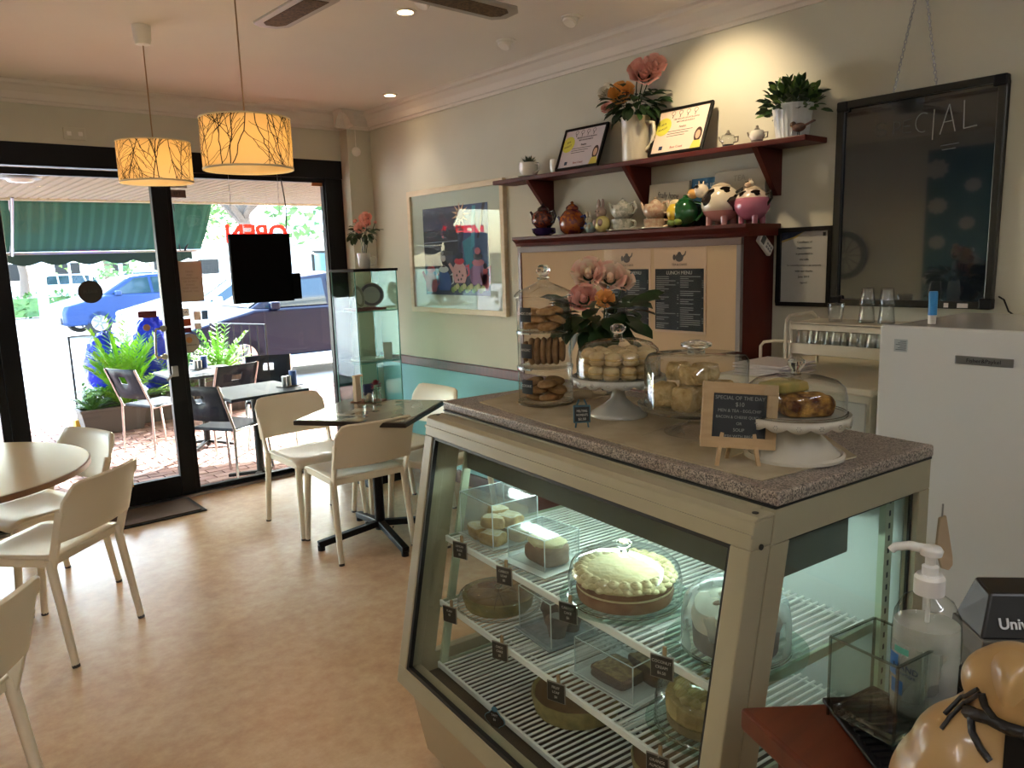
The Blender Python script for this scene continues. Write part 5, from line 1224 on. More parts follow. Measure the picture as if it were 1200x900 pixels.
choc = mat('choc', '#3b2a22', .85, noise=40, c2='#574036')
for i, (a, b) in enumerate(((-.01, -.035), (.03, .04), (.045, -.03))):
    t = thing('dark_muffin', ['dark icing dusted muffin at the front of the mottled tray', 'dark muffin at the far back of the mottled tray', 'dark muffin at the back near corner of the mottled tray'][i], 'cake', (cw(.765+b, .07+a)[0], cw(.765+b, .07+a)[1], S2+.006), group='muffins on the mottled tray')
    MB().lathe([(0, 0), (.022, 0), (.028, .03), (.033, .038), (.028, .052), (.012, .06), (0, .061)], n=20, wob=lambda a_, k: 1+.04*sin(a_*4+i)).build('muffin_body', choc, t, smooth=70)
    MB().lathe([(.024, .053), (.012, .0615), (0, .0625)], n=16).build('sugar_dust', mat('sugar_dust', '#8f8d88', .9), t, smooth=70)
boxcover('clear box cover over the dark muffins', (pos[0], pos[1], S2+.013), .14, .15, .12, RZ+R(-2))
pos = cw(.46, .065, S2)
tray('white rimmed tray under the fruit loaf on the middle shelf', pos, .19, .22, RZ+R(4), hh=.014, rim=.018)
fruit = mat('fruit_loaf', '#a08c58', .85, noise=90, c2='#6d5836', bump=(120, .5, .005)); crst2 = mat('loaf_crust', '#4a3424', .8, noise=30, c2='#5c4430')
rough_box('fruit_loaf', 'sliced fruit loaf lying on the white rimmed tray', 'cake', cw(.475, .05, S2+.006), (.10, .12, .03), crst2, RZ+R(4), fruit, seed=31)
rough_box('fruit_loaf', 'second fruit loaf piece behind the first on the white rimmed tray', 'cake', cw(.43, .115, S2+.006), (.07, .12, .045), crst2, RZ+R(-8), fruit, seed=33)
boxcover('clear box cover with dark tinted edges over the fruit loaf', (pos[0], pos[1], S2+.014), .165, .19, .09, RZ+R(4))
pos = cw(.225, .085, S2)
gplate('ridged glass plate holding the yellow layer cake at the near end of the middle shelf', pos, .135)
t = thing('layer_cake', 'part cut pale yellow layer cake under the dome on the middle shelf', 'cake', (pos[0], pos[1], S2+.0115))
yl = mat('yellow_sponge', '#a8935a', .85, noise=50, c2='#8d7a44', bump=(100, .4, .004)); pts = [(0, 0)]+[(.09*cos(R(a)), .09*sin(R(a))) for a in range(-40, 231, 15)]
MB().prism(pts, 0, .022).build('sponge_layer', mat('tan_sponge', '#6f6338', .85, noise=40, c2='#5d5230'), t, bevel=.003)
MB().prism([(a*1.02, b*1.02) for a, b in pts], .022, .062).build('cream_layer', yl, t, bevel=.006)
for k in range(12): a = R(-30+k*22); MB().ball((.06*cos(a), .06*sin(a), .064), .016, (1, 1, .6), 8, 5, jit=.2, rng=rg).build('topping_crumb', mat('crumble', '#b3a26c', .9), t, smooth=70)
dome('clear ridged dome over the yellow layer cake', (pos[0], pos[1], S2+.0115), .115, .105, M['cglass'])
# ---- bottom shelf
pos = cw(.70, .10, S3)
t = thing('tart', 'deep round brown tart on the bottom shelf', 'cake', pos)
MB().lathe([(0, 0), (.115, 0), (.125, .045), (.12, .05), (.113, .042)], n=48, wob=lambda a, i: 1+.006*cos(a*36)).build('crust', crust, t, smooth=60)
MB().lathe([(.116, .043), (.1, .04), (0, .041)], n=48).build('filling', mat('toffee', '#5d3f22', .5, noise=20, c2='#70502c'), t, smooth=60)
pos = cw(.34, .11, S3)
t = thing('tart', 'second round brown tart on the bottom shelf, cut by the lower edge of the picture', 'cake', pos)
MB().lathe([(0, 0), (.1, 0), (.108, .045), (.104, .05), (.1, .042)], n=48, wob=lambda a, i: 1+.006*cos(a*36)).build('crust', crust, t, smooth=60)
MB().lathe([(.104, .043), (.09, .048), (0, .05)], n=48).build('filling', mat('toffee', '#5d3f22', .5), t, smooth=60)
# ---- price tags pegged to the shelf fronts
def ptag(px, py, si, label, lines, w=.046, h=.046, wavy=False):
    x0 = SH[si][0]; r_ = ray(px, py); v0 = x0-.012
    # intersection with plane v = v0
    tt_ = (v0-(CAMP-CO).dot(VV_))/r_.dot(VV_); q = CAMP+r_*tt_; u, v = cl(q)
    zc = SH[si][4]-.006
    t = thing('price_tag', label, 'price tag', cw(u, v0-.001, zc), 0, 'chalk price tags in the display case' if not wavy else None)
    nrm = V((-.62, -.78, .0)); nrm = (-VV_*.93-UU*.36).normalized(); xd = V((0, 0, 1)).cross(nrm).normalized(); 
    t.matrix_world = frame(cw(u, v0-.004, zc), xd, V((0, 0, 1))-nrm*(-.0))
    pts = [(-w/2, -h/2), (w/2, -h/2), (w/2, h/2), (-w/2, h/2)] if not wavy else [(w/2*(1+.12*cos(4*a))*cos(a), h/2*(1+.12*cos(4*a))*sin(a)) for a in [2*pi*i/32 for i in range(32)]]
    MB().prism([(a*1.08, b*1.08) for a, b in pts], -.003, 0).build('tag_border', mat('tag_wood' if not wavy else 'tag_blue', '#8b8478' if not wavy else '#6f9aa6', .6), t)
    MB().prism(pts, 0, .0008).build('tag_slate', M['slate'], t)
    for i, l in enumerate(lines): text(l, h*.2, M['chalk'], 'lettering', t, frame((0, h*.26-i*h*.26, .001), (1, 0, 0), (.0, 1, 0)), ext=.0001, xs=.9)
    if not wavy: MB().box(.0, .008, h*.25, h*.95, -.009, -.003).build('peg', mat('peg_wood', '#a58c68', .7), t, bevel=.001)
    else:
        MB().prism(ell(0, h*.62, .009, .007, 10), -.003, .001).build('blue_bow', mat('bow_blue', '#3d7f98', .6), t); MB().prism([(-.004, -h*.5), (.012, -h*.5), (.014, -h*.72)], -.003, .001).build('blue_tail', mat('bow_blue', '#3d7f98', .6), t)
tags = [(540, 640, 0, ['LEMON', 'SLICE', '$5']), (592, 672, 0, ['CARROT', 'LOAF', '$5']), (667, 716, 0, ['CARROT', 'CAKE', '$6']), (777, 779, 0, ['COCONUT', 'CREAM', '$6.50']),
        (528, 714, 1, ['FLAN', '$5']), (587, 759, 1, ['CHOC', 'CAKE', '$5']), (653, 808, 1, ['FRUIT', 'LOAF', '$4']), (772, 887, 1, ['ORANGE', 'ALMOND', '$6'])]
wh = ['first', 'second', 'third', 'fourth']
for k, (a, b, s, l) in enumerate(tags): ptag(a, b, s, 'small chalk price tag pegged to the %s shelf front, %s from the window end' % (['top', 'middle'][s], wh[k % 4]), l)
ptag(581, 839, 2, 'wavy edged chalk tag with a blue bow on the bottom shelf front', ['TART', '$6'], .056, .048, wavy=True)

# ---------------------------------------------------------------- on top of the case
T = ZT+.0005
def clock(cx, cy, x, y):
    v_ = math.atan2(-cy, -cx); a = math.atan2(y-cy, x-cx); h_ = round(6+(a-v_)/(pi/6)) % 12      # viewer's side is six, left side nine
    h_ = (12-h_) % 12 or 12
    return ['one', 'two', 'three', 'four', 'five', 'six', 'seven', 'eight', 'nine', 'ten', 'eleven', 'twelve'][h_-1]+" o'clock"
# runner cloth
hess = mat('hessian', '#b8ac90', .9, noise=9, c2='#a3967a', stretch=(1, 1, 1), bump=(350, .4, .002))
pl_ = [onz(562, 472, T), onz(640, 497, T), onz(760, 530, T), onz(893, 564, T), onz(1004, 536, T)]
far_u, far_v = cl(onz(562, 472, T)); 
t = thing('table_runner', 'rumpled beige cloth runner lying along the granite top', 'cloth', (0, 0, T))
pts = [(p.x, p.y) for p in pl_]+[cw(.28, .49)[:2], cw(.7, .45)[:2], cw(1.11, .40)[:2], cw(1.13, .22)[:2]]
mb = MB()
n_, k_ = 40, 14
for i in range(n_+1):
    for j in range(k_+1):
        pass
mb.prism(pts, 0, .0025); o = mb.build('cloth', hess, t, bevel=0)
for k in range(7):
    u0 = .2+.13*k; a = V(cw(u0, .11, 0)); b = V(cw(u0+.05, .40, 0)); a.z = b.z = .0025; MB().tube([a, (a+b)/2+V((.01, 0, .0008)), b], [.001, .0028, .001], 6).build('wrinkle', hess, t, smooth=80)
T2 = T+.003
# three tier cookie jar
pj = onz(640, 471, T2); JX, JY = pj.x, pj.y
bis = mat('biscuit', '#b98f5c', .85, noise=60, c2='#9a6f40', bump=(150, .5, .004)); bis2 = mat('biscuit_dark', '#a98052', .85, noise=50, c2='#8a6238')
jr = .078; th = .098
cookmod = [None]
def cookie(x, y, z, r, hgt, rot, label, g, m, name='cookie'):
    o = MB().lathe([(0, 0), (r*.85, .001), (r, hgt*.4), (r*.85, hgt*.8), (r*.4, hgt), (0, hgt)], n=18, wob=lambda a, i: 1+.04*sin(5*a+x*90)).build(name, m, None, loc=(x, y, z), rot=rot, smooth=70); return tag(o, label, 'biscuit', g)
for k in range(3):
    zb = T2+.0+k*(th+.003)
    t = thing('cookie_jar', ['bottom', 'middle', 'top'][k]+' tier of the stacked round glass biscuit jars', 'jar', (JX, JY, zb))
    MB().open_lathe([(.001, .003), (jr-.006, .003), (jr, .01), (jr, th-.006), (jr+.002, th-.002), (jr-.002, th)], n=44).build('jar_wall', M['cglass'], t, smooth=50)
    MB().lathe([(jr-.004, 0), (jr+.003, 0), (jr+.003, .007), (jr-.004, .007)], n=44, closed=True).build('jar_rim', M['sglass'], t, smooth=40)
    lb = mat('jar_label', '#1d2122', .6); a0 = math.atan2(-JY, -JX)+R(-42)
    mb = MB(); N_ = 6
    for i in range(N_):
        b0 = a0-R(15)+R(30)*i/N_; b1 = a0-R(15)+R(30)*(i+1)/N_; q = jr+.0015
        mb.quad((q*cos(b0), q*sin(b0), .035), (q*cos(b1), q*sin(b1), .035), (q*cos(b1), q*sin(b1), .075), (q*cos(b0), q*sin(b0), .075))
    mb.build('chalk_label', lb, t)
    nrm = V((cos(a0), sin(a0), 0)); text(['COOKIE|$2', 'ANZAC|$2.50', 'CHOC CHIP|$2'][k].split('|')[0], .010, M['chalk'], 'lettering', t, frame(nrm*(jr+.002)+V((0, 0, .058)), V((0, 0, 1)).cross(nrm), (0, 0, 1)), ext=.0001)
rg = random.Random(2)
# bottom and top tiers: heaped cookies; middle: stacked edge-on rounds
lvl = ['bottom', 'middle', 'top']
for k in (0, 2):
    zb = T2+k*(th+.003)+.005; n = 0
    for ly in range(3):
        for j in range(3):
            a = j*2.1+ly*1.0; r0 = .034; n += 1
            cookie(JX+r0*cos(a), JY+r0*sin(a), zb+.003+ly*.021+rg.uniform(0, .003), .029, .019, (rg.uniform(-.25, .25), rg.uniform(-.25, .25), 0), 'golden round biscuit, %s layer of the %s jar, at %s from above' % (['lowest', 'middle', 'upper'][ly], lvl[k], clock(JX, JY, JX+cos(a), JY+sin(a))), 'biscuits in the %s jar' % lvl[k], bis)
zb = T2+(th+.003)+.005
ax = V((cos(R(-52)), sin(R(-52)), 0))
for i in range(7):
    c = V((JX, JY, zb+.042))+ax*(-.055+.0175*i); tt = thing('cookie', 'large flat biscuit on edge in the middle jar, %s from the left' % ['first', 'second', 'third', 'fourth', 'fifth', 'sixth', 'seventh'][i], 'biscuit', tuple(c), 0, 'biscuits standing in the middle jar')
    tt.rotation_euler = (R(90), 0, R(-52)+R(90)); rr = .04 if 0 < i < 6 else .03
    MB().lathe([(0, -.007), (rr*.9, -.006), (rr, 0), (rr*.9, .006), (0, .007)], n=24, wob=lambda a, q: 1+.03*sin(7*a+i)).build('biscuit_body', bis2, tt, smooth=70)
t = thing('jar_lid', 'pointed glass lid with a ball knob on the stacked biscuit jars', 'lid', (JX, JY, T2+3*(th+.003)))
MB().open_lathe([(jr+.006, 0), (jr+.006, .005), (jr-.004, .016), (jr*.5, .032), (.016, .042), (.013, .05)], n=44).build('lid_cone', M['cglass'], t, smooth=60)
MB().lathe([(.013, .048), (.019, .052), (.012, .058), (.02, .068), (.02, .078), (.012, .088), (0, .09)], n=22).build('lid_knob', M['sglass'], t, smooth=60)
# white scalloped cake stand with melting moments
def stand(label, pos, rp, rb, h, m, scal=0, foot='bell', cut=True):
    t = thing('cake_stand', label, 'cake stand', pos)
    if foot == 'bell': prof = [(rb, 0), (rb, .006), (rb*.92, .012), (rb*.55, .028), (rb*.28, .045), (rb*.22, h*.6), (rb*.3, h*.72), (rb*.2, h*.8), (rb*.5, h-.012), (0, h-.012)]
    else: prof = [(rb, 0), (rb, .006), (rb*.95, .01), (rb*.9, .008), (rb*.68, .03), (rb*.5, h*.55), (rb*.42, h*.75), (rb*.5, h-.012), (0, h-.012)]
    MB().lathe(prof, n=40).build('pedestal', m, t, smooth=50)
    MB().lathe([(0, h-.012), (rp*.9, h-.010), (rp, h-.004), (rp, h), (0, h)], n=56).build('stand_plate', m, t, smooth=40)
    if scal:
        mb = MB(); n = scal; 
        for k in range(n):
            a0 = 2*pi*k/n; st = 6
            for j in range(st):
                b0 = a0+2*pi/n*j/st; b1 = a0+2*pi/n*(j+1)/st; d0 = .013+.008*sin(pi*j/st); d1 = .013+.008*sin(pi*(j+1)/st); q = rp+.002
                mb.quad((q*cos(b0), q*sin(b0), h), (q*cos(b1), q*sin(b1), h), ((q+.001)*cos(b1), (q+.001)*sin(b1), h-d1), ((q+.001)*cos(b0), (q+.001)*sin(b0), h-d0))
        mb.build('scalloped_rim', m, t, solid=.002, smooth=60)
        mb = MB()
        for k in range(n):
            a = 2*pi*(k+.5)/n; q = rp+.0045; c = V((q*cos(a), q*sin(a), h-.011)); tn = V((-sin(a), cos(a), 0))
            for jj in range(6):
                b = pi*2*jj/6; mb.obox(c+tn*.004*cos(b)+V((0, 0, .004*sin(b))), tn*.0009, V((cos(a), sin(a), 0))*.0008, V((0, 0, .0009)))
        mb.build('rim_dots', mat('stand_shade', '#8f8d84', .6), t)
    return t
stm = mat('stand_white', '#b9b9b0', .15, coat=.4)
p1 = onz(725, 486, T2); s1 = stand('white pedestal cake stand with scalloped rim holding the filled biscuits', (p1.x, p1.y, T2), .118, .075, .105, stm, 18)
q = T2+.105
melt = mat('shortbread', '#cdb78a', .85, noise=40, c2='#bda271', bump=(100, .3, .003)); cream = mat('butter_cream', '#c9a768', .7)
def moment(x, y, z, label, g, r=.021):
    t = thing('sandwich_biscuit', label, 'biscuit', (x, y, z), rg.uniform(0, 6), g)
    MB().lathe([(0, 0), (r*.8, 0), (r, .007), (r*.97, .012), (0, .013)], n=18).build('biscuit_half', melt, t, smooth=60)
    MB().lathe([(r*.9, .0125), (r*.93, .015), (r*.9, .0175)], n=18).build('cream_filling', cream, t, smooth=60)
    MB().lathe([(0, .017), (r*.97, .018), (r, .022), (r*.8, .03), (r*.3, .034), (0, .0345)], n=18).build('biscuit_half', melt, t, smooth=60)
for ly, nn, r0 in ((0, 12, .083), (1, 11, .078), (0, 6, .038), (1, 5, .035)):
    for k in range(nn):
        a = 2*pi*(k+.5*ly)/nn; moment(p1.x+r0*cos(a), p1.y+r0*sin(a), q+ly*.0355, 'cream filled biscuit on the white stand, %s layer %s ring at %s' % (['lower', 'upper'][ly], 'outer' if nn > 8 else 'inner', clock(p1.x, p1.y, p1.x+cos(a), p1.y+sin(a))), 'filled biscuits %s layer %s' % (['lower', 'upper'][ly], 'outer' if nn > 8 else 'inner'))
dome('glass dome over the cream filled biscuits on the white stand', (p1.x, p1.y, q+.0005), .108, .098, M['cglass'], knob=.02, kh=.035)
# roses in a glass vase behind the stand
pv = cw(*[c for c in cl(onz(706, 461, T2))]); pv = (pv[0], pv[1], T2)
t = thing('rose_vase', 'clear vase of cream and pink artificial roses behind the white stand', 'flowers', pv)
MB().open_lathe([(.001, .003), (.03, .003), (.034, .01), (.03, .08), (.036, .13), (.04, .135)], n=28).build('vase_glass', M['cglass'], t, smooth=50)
rgb = random.Random(8); ax_r = V((.65, -.76, 0))
def rp_(px, py, d=0):
    r_ = ray(px, py); s = (V(pv)-CAMP).dot(V((r_.x, r_.y, 0)).normalized()); h_ = V((r_.x, r_.y, 0)).length; p = CAMP+r_*((s+d)/h_); return tuple(p-V(pv))
bouquet(t, [(rp_(690, 321), .048, crm), (rp_(715, 326, -.01), .046, crm), (rp_(684, 350, -.03), .042, pk), (rp_(709, 351, -.05), .028, yel), (rp_(730, 330, .03), .034, crm)], .01, 80, .115, M['leaf_dk'], .235, .078, rgb, emax=.4)
# glass pedestal with scones
p2 = onz(815, 506, T2); s2 = thing('cake_stand', 'clear glass pedestal cake stand holding the scones', 'cake stand', (p2.x, p2.y, T2))
MB().lathe([(.072, 0), (.072, .004), (.05, .012), (.02, .02), (.013, .03), (.016, .042), (.03, .052), (0, .052)], n=40).build('pedestal', M['cglass'], s2, smooth=50)
MB().lathe([(0, .052), (.11, .052), (.128, .058), (.134, .07), (.131, .071), (.122, .062), (0, .060)], n=56).build('stand_plate', M['cglass'], s2, smooth=40)
q2 = T2+.0615
scn = mat('scone', '#c4ab7a', .95, noise=45, c2='#a88a54', bump=(90, .9, .012), spec=.1)
scl = [((.055, -.03), 0), ((-.005, -.065), 0), ((-.062, -.02), 0), ((.0, .01), 0), ((.05, .045), 0), ((-.045, .055), 0), ((.03, -.005), 1), ((-.035, -.02), 1), ((.0, .05), 1)]
# face viewer: rotate layout
for i, ((a, b), lv) in enumerate(scl):
    rough_box('scone', 'thick golden scone in the %s layer, at %s under the glass cover' % (['lower', 'upper'][lv], clock(p2.x, p2.y, p2.x+a, p2.y+b)), 'scone', (p2.x+a, p2.y+b, q2+lv*.058), (.054, .052, .056 if lv == 0 else .04), scn, R(20+37*i), None, 'scones %s layer' % ['lower', 'upper'][lv], jit=.004, seed=50+i)
dome('straight sided glass cover with a wide knob over the scones', (p2.x, p2.y, q2), .118, .125, M['cglass'], knob=.035, kh=.028, straight=True)
# third stand with slice
p3 = onz(930, 533, T2); s3 = stand('white stand with a broad conical foot at the near end of the granite top', (p3.x, p3.y, T2), .104, .098, .088, mat('stand_cream', '#c6c0b0', .18, coat=.3), 16, foot='cone')
q3 = T2+.088
fr_ = mat('frittata', '#b5873c', .9, noise=42, c2='#4d2010', bump=(70, 1, .015), spec=.15); frt = mat('frittata_green', '#8d8a42', .8, noise=30, c2='#b59a4e')
rough_box('savoury_slice', 'browned savoury slice nearest the viewer under the right hand dome', 'food', (p3.x-.012, p3.y-.028, q3+.001), (.10, .075, .042), fr_, R(-40), None, 'savoury slices', jit=.006, seed=71)
rough_box('savoury_slice', 'darker savoury slice at the back under the right hand dome', 'food', (p3.x+.02, p3.y+.042, q3+.001), (.09, .07, .04), mat('frittata_dk', '#6b4a26', .8, noise=30, c2='#3f2412'), R(-30), None, 'savoury slices', jit=.006, seed=72)
rough_box('savoury_slice', 'green flecked savoury slice lying on top under the right hand dome', 'food', (p3.x-.012, p3.y+.02, q3+.044), (.085, .07, .022), frt, R(-10), None, 'savoury slices', jit=.004, seed=73)
dome('low glass dome with a faceted knob over the savoury slices', (p3.x, p3.y, q3+.0005), .098, .078, M['cglass'], knob=.017, kh=.035)
# easel chalkboard
pe = onz(862, 545, T2); e = thing('easel_board', 'small wooden framed chalkboard on an easel beside the scones', 'sign')
nrm = V((-.58, -.80, .17)).normalized(); xd = V((0, 0, 1)).cross(nrm).normalized(); up = nrm.cross(xd)
roll = R(-6); xd2 = xd*cos(roll)+up*sin(roll); up2 = up*cos(roll)-xd*sin(roll)
e.matrix_world = frame((pe.x, pe.y, T2), xd2, up2)
oakm = mat('oak_frame', '#b5976c', .6, noise=12, c2='#a98a60', stretch=(1, 6, 1))
z0 = .033
mb = MB(); W5, H5, b5 = .150, .128, .021
mb.box(-W5/2, W5/2, z0+H5-b5, z0+H5, 0, .009).box(-W5/2, W5/2, z0, z0+b5, 0, .009).box(-W5/2, -W5/2+b5, z0+b5, z0+H5-b5, 0, .009).box(W5/2-b5, W5/2, z0+b5, z0+H5-b5, 0, .009)
mb.build('board_frame', oakm, e, bevel=.001)
MB().box(-W5/2+b5, W5/2-b5, z0+b5, z0+H5-b5, .001, .005).build('slate', M['slate'], e)
for i, (s, sz) in enumerate((('SPECIAL OF THE DAY', .0105), ('$10', .012), ('MEN & TEA - EGG,CHIP', .0085), ('BACON & CHEESE QUICHE', .0078), ('OR', .008), ('SOUP', .009), ('FRESH WITH BREAD', .008))):
    text(s, sz, mat('chalk_dim', '#8f8f86', .9), 'lettering', e, frame((0, z0+H5-b5-.009-i*.0125, .0053), (1, 0, 0), (0, 1, 0)), ext=.0001)
for s in (-1, 1): MB().bar((s*.032, z0+.03, .002), (s*.042, -.002+(.0 if s < 0 else -.0), .012), .008, .006).build('easel_leg', oakm, e, bevel=.001)
MB().bar((0, z0+.08, -.001), (0, .006, -.055), .008, .005).build('easel_leg', oakm, e, bevel=.001)
# small blue tag
pb = onz(682, 501, T2); t = thing('little_sign', 'tiny chalk tag with a blue green frame in front of the white stand', 'sign', (pb.x, pb.y, T2), math.atan2(-pb.x, pb.y)*-1*0+R(-38))
MB().box(-.021, .021, -.004, .004, .012, .056).build('sign_frame', mat('teal_frame', '#2f5560', .5), t, bevel=.002)
MB().box(-.018, .018, -.0048, -.003, .016, .052).build('slate', M['slate'], t)
text('MELTING', .0085, M['chalk'], 'lettering', t, frame((0, -.005, .042), (1, 0, 0), (0, 0, 1)), ext=.0001, xs=.75); text('MOMENTS', .0085, M['chalk'], 'lettering', t, frame((0, -.005, .032), (1, 0, 0), (0, 0, 1)), ext=.0001, xs=.7); text('$2.50', .0085, M['chalk'], 'lettering', t, frame((0, -.005, .022), (1, 0, 0), (0, 0, 1)), ext=.0001)
for s in (-1, 1): MB().bar((s*.012, 0, .056), (s*.006, 0, .07), .004, .004).bar((s*.014, 0, .013), (s*.016, 0, 0), .004, .004).build('sign_peg', mat('teal_frame', '#2f5560', .5), t)
# ---------------------------------------------------------------- timber counter in the foreground
KZ = 1.0
def dp(px, py, D):
    c = V((px-600.0, py-450.0, FPX))/FPX*D
    return CAMP+V((c.dot(XW), c.dot(YW), c.dot(ZW)))
red = mat('red_timber', '#5e2a15', .4, noise=5, c2='#4a2010', stretch=(1, 8, 1), spec=.35)
K0 = onz(867, 828, KZ); kb = (onz(1110, 816, KZ)-K0).normalized(); kl = (onz(942.5, 897, KZ)-K0).normalized()
K1 = K0+kb*1.15; K3 = K0+kl*.62; K2 = K1+kl*.55
t = thing('timber_counter', 'red brown timber service counter in the lower right corner', 'counter', tuple((K0+K2)/2)[:2]+(0,))
o2 = V(((K0+K2)/2).xy.to_tuple()+(0,))
pl_ = [(p-o2).xy.to_tuple() for p in (K0, K1, K2, K3)]
MB().prism(pl_, KZ-.03, KZ).build('counter_top', red, t, bevel=.005, seg=3)
cen = sum((V(p) for p in pl_), V((0, 0)))/4
MB().prism([tuple(V(p)+(cen-V(p)).normalized()*.045) for p in pl_], 0, KZ-.03).build('counter_body', red, t, bevel=.002)
K = KZ+.0005
ka = math.atan2(kb.y, kb.x)
# black drip mat
c = onz(938, 826, KZ)+kb*.075+kl*.1
t = thing('drip_mat', 'black ribbed rubber mat under the square glass vase', 'mat', (c.x, c.y, K), ka)
MB().box(-.075, .075, -.10, .10, 0, .006).build('mat_base', M['black_pl'], t, bevel=.002)
for i in range(16): MB().box(-.068, .068, -.09+i*.0118, -.085+i*.0118, .006, .009).build('mat_rib', M['black_pl'], t)
# square vase
vL, vF, vR = onz(982, 845, KZ), onz(1032, 893, KZ), onz(1085, 862, KZ)
vc = (vL+vR)/2; va = math.atan2((vR-vF).y, (vR-vF).x)
vz = K+.0095
t = thing('square_vase', 'empty square clear glass vase with a thick base on the black mat', 'vase', (vc.x, vc.y, vz), va)
a = .041; th_ = .0028; gg = glass('thick_glass', (.93, .96, .94), (.35, .42, .4), refl=1.4)
for q in ((-a, -a+th_, -a, a), (a-th_, a, -a, a), (-a, a, -a, -a+th_), (-a, a, a-th_, a)): MB().box(*q, 0, .098).build('vase_wall', gg, t)
MB().box(-a+th_, a-th_, -a+th_, a-th_, .001, .014).build('vase_base', M['sglass'], t, bevel=.003)
mb = MB()
for sx in (-1, 1):
    for sy in (-1, 1): mb.box(sx*a-.0012, sx*a+.0012, sy*a-.0012, sy*a+.0012, 0, .098)
for s in (-1, 1): mb.bar((-a, s*a, .098), (a, s*a, .098), .003, .0018).bar((s*a, -a, .098), (s*a, a, .098), .003, .0018)
mb.build('vase_edges', glass('vase_edge', (.6, .66, .62), (.35, .4, .37), refl=3), t)
# hand sanitiser
pb = onz(1079, 849, KZ); BX, BYY = pb.x, pb.y
t = thing('sanitiser_bottle', 'tall clear pump bottle of hand gel standing behind the square vase', 'bottle', (BX, BYY, K), math.atan2(-BYY, -BX)+R(90))
t.scale = (1, 1, .94)
bp_ = [(.030, .002), (.035, .008), (.0355, .05), (.036, .12), (.034, .145), (.026, .163), (.014, .172), (.0125, .178)]
sq = lambda a, i: 1-.10*abs(sin(a))**2
MB().open_lathe([(.001, .003)]+bp_, n=36, wob=sq).build('bottle_wall', glass('bottle_plastic', (.95, .96, .95), (.55, .6, .58), refl=1.0), t, smooth=60)
gel = glass('clear_gel', (.86, .88, .84), (.6, .63, .6), refl=.25, haze=.34, hazecol=(.80, .81, .76))
MB().lathe([(0, .006)]+[(r_*.95, z_) for r_, z_ in bp_[:4]]+[(.0335, .135), (0, .135)], n=30, wob=sq).build('gel', gel, t, smooth=60)
cap = mat('pump_white', '#d6d6d2', .35)
MB().lathe([(.0155, .172), (.0155, .192), (.013, .196), (0, .196)], n=28, wob=lambda a, i: 1+.02*cos(a*28)).build('cap_collar', cap, t, smooth=30)
MB().lathe([(.0085, .195), (.0085, .206), (.005, .208), (.005, .222), (0, .222)], n=20).build('pump_neck', cap, t, smooth=50)
MB().lathe([(0, .219), (.011, .220), (.0125, .226), (.010, .230), (0, .230)], n=24).tube([(0, 0, .226), (-.022, -.0, .228), (-.036, 0, .224), (-.040, 0, .219)], [.006, .0055, .005, .0045], 10).build('pump_head', cap, t, smooth=60)
MB().tube([(0, 0, .02), (0, 0, .2)], .0025, 6).build('dip_tube', cap, t)
def wrap(nm, a0, a1, z0, z1, m, q=.0368):
    mb = MB(); N_ = 8
    for i in range(N_):
        b0, b1 = R(a0+(a1-a0)*i/N_), R(a0+(a1-a0)*(i+1)/N_); s0 = q*sq(b0, 0); s1 = q*sq(b1, 0)
        mb.quad((s0*cos(b0), s0*sin(b0), z0), (s1*cos(b1), s1*sin(b1), z0), (s1*cos(b1), s1*sin(b1), z1), (s0*cos(b0), s0*sin(b0), z1))
    return mb.build(nm, m, t, smooth=60)
wrap('label_sheet', 205, 255, .035, .115, glass('label_clear', (.96, .97, .96), (.9, .9, .9), refl=.2, haze=.25, hazecol=(.75, .78, .78)), .0369)
wrap('blue_shape', 200, 222, .07, .098, mat('label_blue', '#2462a0', .4), .0371); wrap('blue_panel', 208, 234, .048, .066, mat('label_blue', '#2462a0', .4), .0371)
wrap('green_logo', 212, 242, .101, .109, mat('label_green', '#4f9a86', .4), .0371)
an = R(238); nn = V((cos(an), sin(an), 0))
text('HAND', .0105, mat('label_navy', '#1c2a4a', .4), 'lettering', t, frame(nn*(.0345)+V((0, 0, .084)), V((0, 0, 1)).cross(nn), (0, 0, 1)), ext=.0002)
text('SANITISER', .0055, mat('label_navy', '#1c2a4a', .4), 'lettering', t, frame(nn*(.0345)+V((0, 0, .076)), V((0, 0, 1)).cross(nn), (0, 0, 1)), ext=.0002)
# beige paddle hanging on the rear edge of the case
p = V(cw(-.02, W_+.02, .90))
t = thing('hanging_paddle', 'beige paddle hanging behind the rear corner of the display case', 'utensil', tuple(p), R(-30))
MB().prism([(-.008, .07), (.008, .075), (.03, -.02), (.032, -.04), (.022, -.052), (.004, -.045), (-.012, .0)], -.004, .004, 'y').build('paddle', mat('beige_paddle', '#b09c80', .5), t, bevel=.003)
MB().tube([(0, 0, .065), (0, .0, .1)], .002, 6).build('hook_wire', M['steel'], t)
